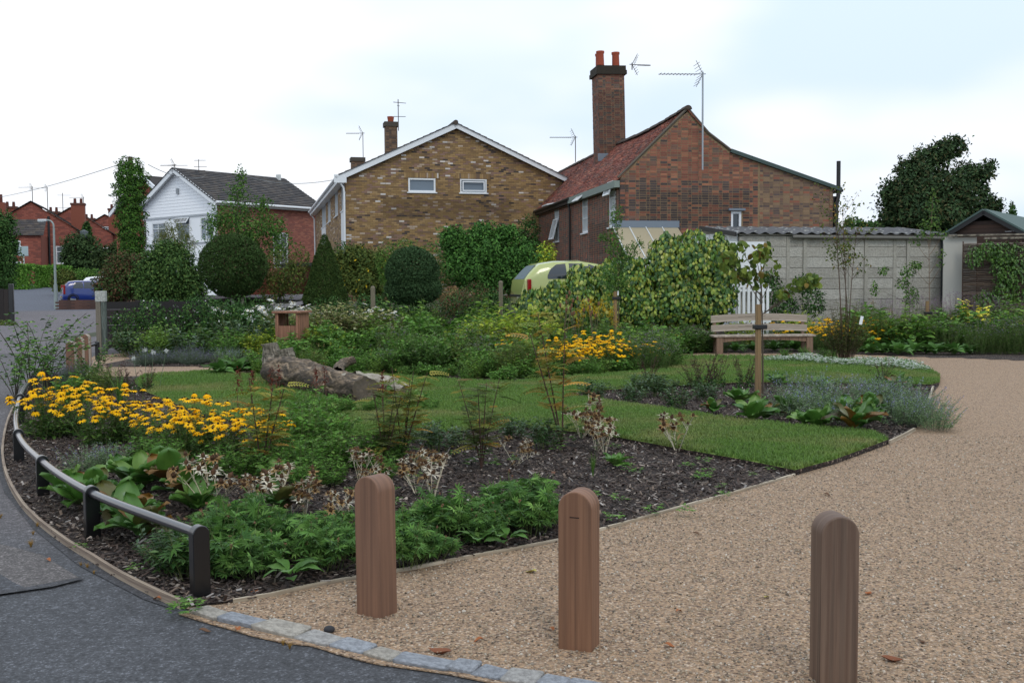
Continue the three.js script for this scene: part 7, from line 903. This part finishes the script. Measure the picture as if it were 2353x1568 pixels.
{ // the mass of mixed perennials, taller towards the middle
  const lab = [['green leafy perennial in the long border beyond the lawn', 'leafy perennials beyond the lawn'], ['mixed green perennial in the long border beyond the lawn', 'mixed perennials beyond the lawn']];
  for (let i = 0; i < 150; i++) { const u = rr(500, 1540), D = rr(17.6, 22.6), f = (u - 1176) / FOC * D; const p = at(u, D); if (inside(lawnLine, p.x, D) || !inside(island, p.x, D)) continue; const h = 0.75 + 0.62 * (D - 17.6) / 5 + (u > 900 && u < 1250 ? 0.25 : 0); if (rnd() < 0.34) leafyMound.place(p, h * rr(0.8, 1.15), ...lab[0]); else if (rnd() < 0.12) aster.place(p, h * rr(0.7, 0.95), 'lilac aster clump among the coneflowers beyond the lawn', 'asters beyond the lawn'); else if (rnd() < 0.5) broad.place(p, h * rr(0.8, 1.2), 'bright broad leaved perennial in the long border beyond the lawn', 'broad leaved perennials beyond the lawn'); else mixed.place(p, h * rr(0.8, 1.2), ...lab[1]); }
  for (let u = 520; u < 1540; u += 26) { const v = lut([[480, 858], [600, 868], [830, 861], [960, 873], [1060, 880], [1180, 884], [1300, 872], [1450, 861], [1548, 846]], u); const g = G(u + rr(-8, 8), v - rr(2, 12)).setY(0.02); (rnd() < 0.5 ? leafyMound : broad).place(g, rr(0.42, 0.7), ...lab[0]); }
}
// outer border before the private garden
rowAt(lavender, [[325, 21.3, 1.1], [360, 21.6, 1.05], [400, 21.8, 1], [435, 21.4, 1.1], [460, 21.8, 1.0]], 'grey green lavender bush along the far path', 'lavender along the far path'); rowAt(catmint, [[505, 21.8, 0.8], [540, 22.2, 0.85], [520, 23, 0.8]], 'silvery grey mound beside the lavender', 'silvery mounds');
for (let i = 0; i < 46; i++) { const u = rr(255, 1000), D = rr(23.3, 25.6); const p = at(u, D); if (u < 640 && rnd() < 0.35) { glossy.place(p, rr(2.0, 3.0), 'dark leafy bush growing against the board fence', 'bushes against the board fence'); continue; } (rnd() < 0.5 ? broad : leafyMound).place(p, rr(1.0, 1.5), 'tall green perennial behind the far path and the bin', 'perennials behind the far path'); }
for (let i = 0; i < 26; i++) (rnd() < 0.5 ? broad : leafyMound).place(at(rr(860, 1230), rr(24.5, 27.2)), rr(1.2, 1.9), 'tall leafy plant in front of the low dark hedge', 'tall plants before the low hedge');
for (let i = 0; i < 26; i++) { const u = rr(980, 1660), D = rr(23.8, 25.8); mixed.place(at(u, D), rr(0.85, 1.35), 'green border plant at the foot of the golden ivy', 'plants below the golden ivy'); }
rowAt(comfrey, [[1780, 24.6, 0.85], [1830, 24.6, 0.9], [1730, 24.8, 0.7], [1690, 24.5, 0.7], [1590, 24, 0.7], [1630, 24.3, 0.75]], 'large leaved plant behind the bench', 'large leaves behind the bench'); rowAt(aster, [[1570, 24.2, 0.7], [1610, 24.8, 0.75], [1660, 24.6, 0.7], [1700, 25.4, 0.8], [1880, 24.8, 0.8], [1770, 25.6, 0.85], [1840, 25.6, 0.8]], 'lilac aster behind the bench', 'asters behind the bench');
rowAt(limeShrub, [[1705, 26.0, 1.1], [1850, 26.4, 1.2], [1815, 26.6, 1.1], [1880, 26.2, 1.0]], 'yellow green bush against the garage', 'yellow green bushes by the garage'); rowAt(coneflower, [[1820, 25.8, 1.35], [1905, 25.2, 1.25], [1925, 25, 1.2], [1895, 25.6, 1.3]], 'yellow coneflowers beside the twiggy birch', 'coneflowers by the birch');
rowAt(coneflower, [[1990, 24.4, 1.15], [2015, 24.2, 1.2], [2038, 24.4, 1.15], [2010, 24.8, 1.2]], 'yellow coneflowers against the border before the garage', 'coneflowers before the garage');
rowAt(comfrey, [[2030, 23.2, 0.95], [2065, 22.9, 1.0], [2050, 23.8, 1.0], [2100, 23.2, 1.0], [2150, 22.9, 0.85], [2195, 22.8, 0.9], [2230, 23, 0.8], [2005, 23.2, 0.8]], 'large leaved plant at the path edge before the garage', 'large leaves at the path edge');
rowAt(aster, [[2250, 23, 0.95], [2290, 23, 1.0], [2330, 22.9, 1.05], [2370, 22.8, 1.05], [2410, 22.8, 1.0], [2270, 23.8, 1.1], [2320, 23.8, 1.1], [2365, 23.8, 1.1], [2180, 23.8, 1.0], [2220, 24, 1.05], [2140, 24, 1.0], [2100, 24.3, 1.0], [2310, 24.8, 1.15], [2360, 24.8, 1.15], [2400, 24, 1.1], [2180, 24.8, 1.05]], 'lilac aster in the border below the woven fence', 'asters below the woven fence');
rowAt(thistle, [[2030, 25.6, 1.0], [2070, 25.8, 1.05], [2110, 26, 1.1], [2150, 26, 1.1], [2190, 25.8, 1.15], [2225, 25.6, 1.05], [1985, 25.8, 0.95], [2260, 26, 1.1], [2300, 25.8, 1.0], [2170, 25.2, 1.0], [2340, 25.6, 1.0], [2090, 25, 0.9]], 'airy purple flowered plant against the garage wall', 'purple plants by the garage wall');
rowAt(primrose, [[2225, 25.2, 1.1], [2262, 25, 0.98], [2212, 25, 0.85]], 'yellow evening primrose before the woven fence', 'evening primroses'); for (let i = 0; i < 44; i++) (i % 3 ? mixed : broad).place(at(rr(1960, 2440), rr(24, 27)), rr(1.3, 1.9), 'bushy green plant in the border before the garage', 'bushy plants before the garage');
rowAt(creamShrub, [[690, 25.7, 1.5], [730, 25.8, 1.6], [770, 25.9, 1.7], [800, 25.8, 1.7], [835, 26, 1.6], [865, 26.0, 1.4], [650, 26, 1.4]], 'cream variegated shrub along the fence behind the bin', 'variegated shrubs'); rowAt(oxeye, [[605, 26.8, 1.45], [640, 26.8, 1.5], [668, 26.9, 1.45], [690, 27, 1.4], [855, 27, 1.3], [880, 26.8, 1.25], [590, 26.4, 1.2], [470, 26.9, 1.5]], 'tall white daisies along the private garden fence', 'white daisies');

// ---- shrubs and trees as foliage lumps; centre and radii given in picture units at a depth
function shrub(name, label, category, D, u0, lumps, n, f, o = {}) {
  const k = D / FOC, c = at(u0, D), t = thing(name, label, category, c, 0, o.group), L = lumps.map(([u, v, rx, ry, rz, dz = 0]) => { const p = P(u, v, D); return [p.x - c.x, p.y - c.y, dz, rx * k, ry * k, (rz || rx) * k]; });
  const crown = foliage(new GB(), L, n, f); if (o.dense) foliage(crown, L, n * 0.6, { ...f, inn: o.dense - 0.25, rmax: o.dense * 0.94, L: [f.L[0] * 1.5, f.L[1] * 1.5], big: false }); // deeper leaves
  part('crown', crown.geo(), o.m || farLeafM, t);
  const b = new GB(); if (o.trunk) { const tp = vv(L[0][0], L[0][1], 0); branches(b, vv(0, -0.3, 0), tp, o.trunk, o.limbs ?? 5, o.spread ?? L[0][3] * 0.8, o.bark || [0.06, 0.05, 0.04], o.limbs === 0 ? 0 : 2); for (const l of L.slice(1)) b.tube([vv(tp.x * 0.5, Math.min(tp.y, l[1]) * 0.7, 0), vv(l[0], l[1], l[2])], o.trunk * 0.35, o.trunk * 0.15, 5, o.bark || [0.06, 0.05, 0.04]); part('trunk', b.geo(50), stemM, t); }
  return t;
}
const clip = { col: pal([[[0.036, 0.074, 0.018], 3], [[0.046, 0.09, 0.022], 2], [[0.06, 0.105, 0.028], 1], [[0.05, 0.035, 0.02], 0.35]]), L: [0.045, 0.075], w: 0.5, inn: 0.93, bump: 0.05, bf: 5, rand: 0.7, out: 0.6, face: 0.9, upf: 0.1 };
shrub('topiary_ball', 'large dark clipped ball tree on a pale stem behind the fence', 'topiary', 30, 545, [[535, 610, 75, 72]], 16000, clip, { dense: 0.92, trunk: 0.07, limbs: 0, bark: [0.26, 0.25, 0.22] });
shrub('topiary_ball', 'dark clipped dome topiary beside the big green bush', 'topiary', 29, 948, [[947, 622, 60, 55], [957, 662, 57, 36], [925, 665, 40, 34]], 16000, { ...clip, col: pal([[[0.036, 0.076, 0.028], 3], [[0.045, 0.092, 0.034], 2], [[0.065, 0.12, 0.048], 0.8]]) }, { dense: 0.92, trunk: 0.07, limbs: 0 });
shrub('topiary_ball', 'small light green clipped ball behind the cone topiary', 'topiary', 37, 823, [[823, 612, 27, 26]], 2600, { ...clip, col: gMid }, { dense: 0.923, trunk: 0.05, limbs: 0 });
{ // clipped cone
  const D = 31, k = D / FOC, c = at(747, D), t = thing('topiary_cone', 'dark clipped yew cone behind the variegated shrubs', 'topiary', c), y0 = P(747, 700, D).y - c.y, y1 = P(745, 536, D).y - c.y, r0 = 54 * k, g = new GB(), pr = (f) => r0 * Math.pow(1 - f, 0.82) * (f < 0.06 ? 0.86 + f * 2.3 : 1);
  for (let i = 0; i < 21000; i++) { const f = 1 - Math.sqrt(rnd()), a = rnd() * 6.2832, q = pr(f) * (i % 3 ? 0.95 + 0.06 * rnd() : 0.55 + 0.4 * rnd()) * (1 + 0.06 * (vnoise(Math.cos(a) * 4, f * 9, Math.sin(a) * 4) - 0.5)), p = vv(Math.cos(a) * q, y0 + (y1 - y0) * f, Math.sin(a) * q), e = vv(Math.cos(a), 0.45, Math.sin(a)).normalize(); leaf2(g, p, e.clone().multiplyScalar(0.5).add(unit().multiplyScalar(0.8)).normalize(), e.clone().addScaledVector(unit(), 0.8).normalize(), rr(0.04, 0.075), 0.03, vary(rnd() < 0.7 ? [0.036, 0.072, 0.015] : [0.06, 0.095, 0.02], 0.25)); }
  part('crown', g.geo(), farLeafM, t); part('trunk', new THREE.CylinderGeometry(0.07, 0.08, y0 + 0.3, 8).translate(0, (y0 - 0.3) / 2 + 0.1, 0), mat(0x4b4037, 0.9), t);
}
const loose = (col, L = [0.07, 0.12], o = {}) => ({ col, L, w: 0.5, inn: 0.55, bump: 0.3, bf: 2.5, rand: 0.8, out: 0.4, droop: 0.2, ...o });
shrub('evergreen_shrub', 'broad rounded mid green shrub left of the clipped ball'.replace('left of', 'beside'), 'shrub', 32.5, 388, [[388, 630, 72, 78], [350, 655, 48, 52], [430, 660, 45, 50], [385, 590, 42, 36]], 11000, loose(pal([[[0.06, 0.125, 0.028], 3], [[0.035, 0.08, 0.02], 3], [[0.11, 0.18, 0.045], 1.6]])), { dense: 0.8, trunk: 0.06 });
shrub('hedge_shrub', 'reddish green overgrown hedge beside the gatepost', 'hedge', 33, 280, [[285, 650, 52, 50], [250, 665, 36, 42], [300, 610, 40, 34], [325, 645, 36, 46], [270, 625, 40, 40]], 9000, loose(gRed, [0.06, 0.11]), { dense: 0.75, trunk: 0.05 });
shrub('big_shrub', 'big fresh green bush between the dome topiary and the cottage', 'shrub', 33, 1110, [[1060, 580, 58, 55], [1130, 585, 66, 62], [1195, 590, 46, 52], [1090, 625, 70, 50], [1165, 635, 60, 46], [1040, 545, 34, 28], [1110, 535, 36, 24], [1160, 535, 30, 22]], 13000, loose(pal([[[0.055, 0.15, 0.026], 3], [[0.085, 0.20, 0.038], 2.4], [[0.035, 0.095, 0.02], 2.5]]), [0.08, 0.14], { bump: 0.55, inn: 0.5 }), { dense: 0.62, trunk: 0.08 });
shrub('border_shrub', 'olive and rust coloured shrub beside the clipped ball', 'shrub', 31, 645, [[640, 620, 36, 50], [670, 640, 34, 44], [625, 660, 34, 36], [690, 600, 22, 34]], 3600, loose(gOlive, [0.05, 0.1]), { trunk: 0.04 });
shrub('border_shrub', 'dark shrub with yellow flowers behind the cone topiary', 'shrub', 36, 830, [[820, 590, 40, 30], [850, 610, 40, 40], [800, 640, 40, 34], [880, 620, 34, 46], [790, 610, 34, 40], [850, 650, 60, 40]], 7500, loose(pal([[[0.09, 0.125, 0.026], 5], [[0.06, 0.10, 0.022], 4], [[0.125, 0.15, 0.032], 3], [[0.7, 0.5, 0.03], 0.12]]), [0.07, 0.13]), { dense: 0.7, trunk: 0.04 }); shrub('border_shrub', 'feathery green shrub behind the dome topiary', 'shrub', 34, 900, [[888, 600, 26, 50], [905, 640, 34, 44], [930, 580, 34, 34], [985, 600, 34, 40], [1000, 640, 40, 40]], 6500, loose(gMid, [0.06, 0.12], { w: 0.25 }), { trunk: 0.04 }); shrub('rose_bush', 'rose bush with pale pink blooms at the yellow house corner', 'rose', 40, 800, [[790, 580, 26, 26], [810, 600, 30, 22]], 1300, loose(pal([[[0.042, 0.10, 0.024], 5], [[0.03, 0.078, 0.018], 4], [[0.62, 0.30, 0.28], 0.5]])), { trunk: 0.03 });
shrub('border_shrub', 'dark bush growing under the clipped ball and daisies', 'shrub', 28, 560, [[560, 720, 90, 40, 40], [460, 715, 60, 36, 40], [380, 720, 60, 36, 40]], 4200, loose(gDark, [0.05, 0.09]), { dense: 0.6, trunk: 0.04 }); shrub('border_shrub', 'dark low hedge linking the topiary pieces', 'hedge', 28.6, 800, [[760, 715, 60, 34, 40], [860, 705, 60, 36, 40], [960, 720, 70, 34, 40], [1060, 705, 60, 40, 40], [1130, 700, 50, 44, 40]], 5200, loose(gDark, [0.05, 0.09]), { dense: 0.6, trunk: 0.04 });
shrub('fence_climber', 'dark climber with small white flowers over the board fence', 'climber', 25.6, 330, [[290, 745, 40, 34, 20], [345, 725, 36, 40, 18], [400, 745, 44, 38, 20], [450, 725, 34, 46, 20], [500, 740, 50, 50, 24], [560, 745, 50, 46, 24]], 6000, loose(pal([[[0.03, 0.08, 0.02], 3], [[0.05, 0.12, 0.028], 2], [[0.10, 0.19, 0.04], 0.7], [[0.6, 0.6, 0.56], 0.12]]), [0.05, 0.09]), { trunk: 0.03 });
shrub('rose_arch_shrub', 'reddish leaved rose beside the concrete post and big bush', 'rose', 27, 1060, [[1050, 690, 40, 26], [1090, 670, 30, 24], [1020, 710, 30, 24]], 1500, loose(gRed, [0.04, 0.08]), { trunk: 0.025 });
shrub('climbing_shrub', 'dark climber under the cottage eaves beside the tilted window', 'climber', 44, 1215, [[1215, 530, 24, 38, 12], [1195, 560, 24, 34, 12], [1225, 575, 18, 30, 12]], 1900, loose(gDark, [0.09, 0.15]), { trunk: 0.04 }); shrub('laurel', 'yellow spotted laurel at the cottage drainpipe', 'shrub', 37, 1255, [[1255, 585, 22, 30], [1240, 610, 26, 26]], 900, loose(gLime, [0.09, 0.15]), { trunk: 0.04 });
shrub('bamboo', 'light olive bamboo in front of the boarded gable', 'bamboo', 42, 402, [[400, 545, 34, 42], [380, 560, 26, 34], [425, 565, 22, 34]], 2600, { ...loose(pal([[[0.15, 0.165, 0.05], 2], [[0.11, 0.135, 0.04], 2]]), [0.12, 0.24]), w: 0.12, droop: 0.7 }, { trunk: 0.03 });
{ // birch before the boarded house
  const D = 38, k = D / FOC, c = at(560, D); const t = shrub('silver_birch', 'young silver birch in front of the dark tiled roof', 'tree', D, 560, [[545, 440, 26, 30], [535, 490, 52, 38], [570, 530, 66, 44], [510, 545, 46, 40], [620, 520, 40, 34], [640, 560, 34, 36], [555, 590, 64, 40], [490, 510, 30, 22], [600, 470, 24, 26], [552, 405, 14, 22]], 7600, loose(gMid, [0.07, 0.13], { inn: 0.15, w: 0.6, bump: 0.5 }), { trunk: 0.05, limbs: 7, spread: 0.9, bark: [0.14, 0.12, 0.10], m: leafM }); }
{ // ivy covered pole
  const D = 45, k = D / FOC, c = at(306, D), t = thing('ivy_covered_pole', 'telegraph pole thickly covered in green ivy beside the white house', 'pole', c), lumps = []; for (let v = 380; v < 640; v += 22) { const s = v < 400 ? 0.8 : v < 450 ? 1.06 : 0.93; lumps.push([(306 + (v < 450 ? -2 : 0) - 306 + rr(-4, 4)) * k, P(306, v, D).y - c.y, 0, 34 * s * k, 20 * k, 34 * s * k]); }
  part('ivy', foliage(new GB(), lumps, 17000, { col: pal([[[0.045, 0.115, 0.016], 3], [[0.075, 0.165, 0.022], 2.4], [[0.028, 0.07, 0.014], 2.4]]), L: [0.07, 0.14], w: 0.5, inn: 0.66, bump: 0.4, bf: 3, droop: 0.9, out: 0.4, rand: 0.8, face: 0.5, upf: 0.2 }).geo(), farLeafM, t); part('pole', new THREE.CylinderGeometry(0.1, 0.14, P(306, 360, D).y - c.y, 10).translate(0, (P(306, 360, D).y - c.y) / 2, 0), mat(0x6a5a48, 0.9), t);
}
// golden ivy hedge: big leaves, half of them lime, hanging like scales
{
  const gold = pal([[[0.34, 0.40, 0.06], 2.4], [[0.22, 0.31, 0.04], 2], [[0.42, 0.44, 0.12], 0.8], [[0.06, 0.14, 0.03], 3.0], [[0.038, 0.095, 0.024], 2.2], [[0.12, 0.24, 0.04], 1.8]]);
  shrub('golden_ivy_hedge', 'tall hedge of golden variegated ivy beside the porch', 'hedge', 26.4, 1450, [[1225, 712, 40, 52, 44], [1275, 702, 48, 60, 50], [1335, 680, 40, 78, 54], [1395, 668, 52, 70, 54], [1455, 665, 50, 76, 54], [1530, 620, 50, 84, 58], [1590, 612, 56, 84, 60], [1648, 622, 48, 84, 56], [1560, 690, 66, 60, 60], [1630, 690, 62, 60, 58], [1480, 705, 60, 50, 54], [1400, 710, 60, 44, 50], [1300, 715, 60, 40, 48]], 17000, { col: gold, L: [0.08, 0.14], w: 0.68, inn: 0.84, bump: 0.16, bf: 4, droop: 1.3, out: 0.35, rand: 0.45, face: 0.35, upf: 0.15, big: true }, { dense: 0.76, trunk: 0.06, m: glossLeafM });
}
// right: big dark tree, ivy on the hurdle, climbers on the garage
shrub('dark_evergreen_tree', 'big dark evergreen tree behind the garage', 'tree', 46, 2150, [[2140, 440, 100, 80], [2085, 470, 66, 66], [2205, 475, 72, 66], [2140, 500, 110, 50], [2160, 350, 34, 30], [2190, 335, 34, 26], [2130, 365, 40, 30], [2095, 390, 44, 40], [2225, 405, 38, 38], [2262, 395, 26, 22], [2275, 380, 12, 14], [2255, 435, 18, 16], [2275, 465, 24, 24], [2290, 475, 16, 20], [2050, 440, 30, 30], [2045, 500, 28, 34], [2250, 505, 40, 34]], 15500, loose(pal([[[0.036, 0.07, 0.026], 3], [[0.048, 0.088, 0.03], 2.4], [[0.075, 0.075, 0.03], 1.2], [[0.03, 0.058, 0.024], 2]]), [0.12, 0.22], { inn: 0.5, bump: 0.4 }), { dense: 0.62, trunk: 0.22, spread: 2 });
shrub('hanging_ivy', 'green ivy hanging over the top of the woven fence', 'ivy', 28.2, 2290, [[2240, 590, 22, 26, 10], [2270, 575, 26, 22, 10], [2305, 580, 34, 28, 12], [2340, 590, 30, 34, 12], [2325, 625, 30, 44, 12], [2300, 610, 24, 34, 10], [2345, 650, 24, 44, 12], [2310, 670, 30, 36, 14], [2380, 620, 30, 60, 12], [2270, 690, 34, 26, 14]], 3600, { col: gMid, L: [0.06, 0.1], w: 0.65, inn: 0.6, bump: 0.3, droop: 1.0, out: 0.3, rand: 0.6, face: 0.4 }, { m: glossLeafM });
shrub('wall_climber', 'dense green climber low on the garage wall behind the sapling', 'climber', 27.8, 1800, [[1775, 660, 26, 40, 8], [1800, 700, 36, 40, 10], [1850, 650, 28, 26, 8], [1870, 690, 30, 40, 10], [1760, 640, 16, 20, 8]], 2200, { col: gDark, L: [0.05, 0.1], w: 0.6, inn: 0.4, bump: 0.3, droop: 0.8 }, { trunk: 0.02 }); shrub('wall_climber', 'sparse climber trained on the middle of the garage wall', 'climber', 28.1, 2095, [[2085, 625, 20, 14, 6], [2105, 610, 16, 12, 6], [2075, 650, 16, 16, 6], [2095, 680, 20, 26, 8], [2030, 620, 16, 10, 5], [2010, 660, 8, 20, 5]], 700, { col: gMid, L: [0.05, 0.09], w: 0.6, inn: 0.2, droop: 0.8 }, { trunk: 0.012 });
shrub('distant_tree', 'far trees showing low above the garage roof', 'tree', 80, 1970, [[1960, 515, 22, 14], [1990, 518, 20, 10], [2020, 520, 20, 10]], 1200, loose(gDark, [0.2, 0.35]), { trunk: 0.15 }); shrub('distant_conifer', 'thin far conifer tip above the shed roof', 'tree', 90, 2326, [[2326, 470, 2.5, 8], [2326, 482, 5, 8], [2326, 496, 7, 9]], 260, loose(gDark, [0.2, 0.35]), { trunk: 0.08 });
// left: tree at the picture edge, hedges and trees up the road
shrub('roadside_tree', 'dark leafy tree over the black gate by the road', 'tree', 55, -10, [[5, 520, 34, 40], [-20, 560, 50, 60], [10, 590, 34, 50], [-10, 640, 44, 34], [22, 560, 20, 26]], 4200, loose(gDark, [0.12, 0.2]), { dense: 0.7, trunk: 0.14 });
shrub('weeping_tree', 'dark weeping tree in front of the terrace', 'tree', 100, 182, [[180, 565, 38, 34], [205, 575, 30, 32], [165, 590, 28, 26], [190, 600, 40, 18]], 2600, loose(pal([[[0.036, 0.07, 0.022], 2], [[0.045, 0.082, 0.026], 2]]), [0.2, 0.35]), { dense: 0.8, trunk: 0.15 }); shrub('cypress', 'narrow dark cypress between the terrace gables', 'tree', 104, 198, [[198, 545, 12, 30], [198, 525, 7, 18]], 800, loose(gDark, [0.2, 0.3]), { dense: 0.8, trunk: 0.1 }); shrub('roadside_tree', 'dark tree at the foot of the ivy covered pole', 'tree', 95, 250, [[250, 590, 32, 30], [235, 600, 24, 24], [275, 585, 24, 36]], 2000, loose(pal([[[0.03, 0.055, 0.018], 2], [[0.06, 0.09, 0.025], 1]]), [0.2, 0.34]), { dense: 0.7, trunk: 0.12 });
function boxHedge(label, u0, u1, v0, v1, D, depth, col, n) { const a = P(u0, v1, D), b = P(u1, v0, D), y0 = Math.min(a.y, ground((a.x + b.x) / 2, -D)), t = thing('clipped_hedge', label, 'hedge', [(a.x + b.x) / 2, y0, -D - depth / 2]), w = (b.x - a.x) / 2, h = b.y - y0, g = new GB(); for (let i = 0; i < n * 1.8; i++) { const f = rnd(), e = f < 0.42 ? vv(0, 0, 1) : f < 0.72 ? vv(0, 1, 0) : f < 0.86 ? vv(-1, 0, 0) : vv(1, 0, 0), p = vv(e.x ? e.x * w : rr(-w, w), e.y ? h : rr(0, h), e.z ? depth / 2 : rr(-depth / 2, depth / 2)).addScaledVector(e, i < n ? rr(-0.08, 0.05) : rr(-0.3, -0.1)), z = i < n ? 1 : 1.9; leaf2(g, p, unit(), e.clone().addScaledVector(unit(), 0.7).normalize(), rr(0.1, 0.2) * z, 0.1 * z, col()); } part('crown', g.geo(), farLeafM, t); }
boxHedge('square bright green hedge beside the road sign', 6, 61, 608, 650, 90, 2.5, gBright, 2600); boxHedge('bright green hedge behind the street lamp', 81, 140, 611, 646, 94, 2.5, gBright, 2600); boxHedge('low trimmed hedge in front of the parked cars', 130, 200, 614, 634, 100, 2, gMid, 1500);
shrub('clipped_bush', 'rounded brownish bush behind the street lamp and blue car', 'shrub', 80, 150, [[148, 640, 24, 22], [130, 650, 14, 22]], 1500, loose(gOlive, [0.12, 0.2]), { dense: 0.85 }); shrub('clipped_bush', 'rounded green bush behind the white car', 'shrub', 88, 195, [[190, 632, 26, 16], [215, 632, 24, 16], [175, 640, 20, 14]], 1600, loose(gMid, [0.12, 0.2]), { dense: 0.85 });
shrub('gate_weeds', 'weedy grass patch at the foot of the black gate', 'plant', 42, 10, [[5, 745, 26, 10, 14], [30, 748, 10, 8, 8]], 500, loose(gOlive, [0.06, 0.12]), {});
renderer.render(scene, camera);
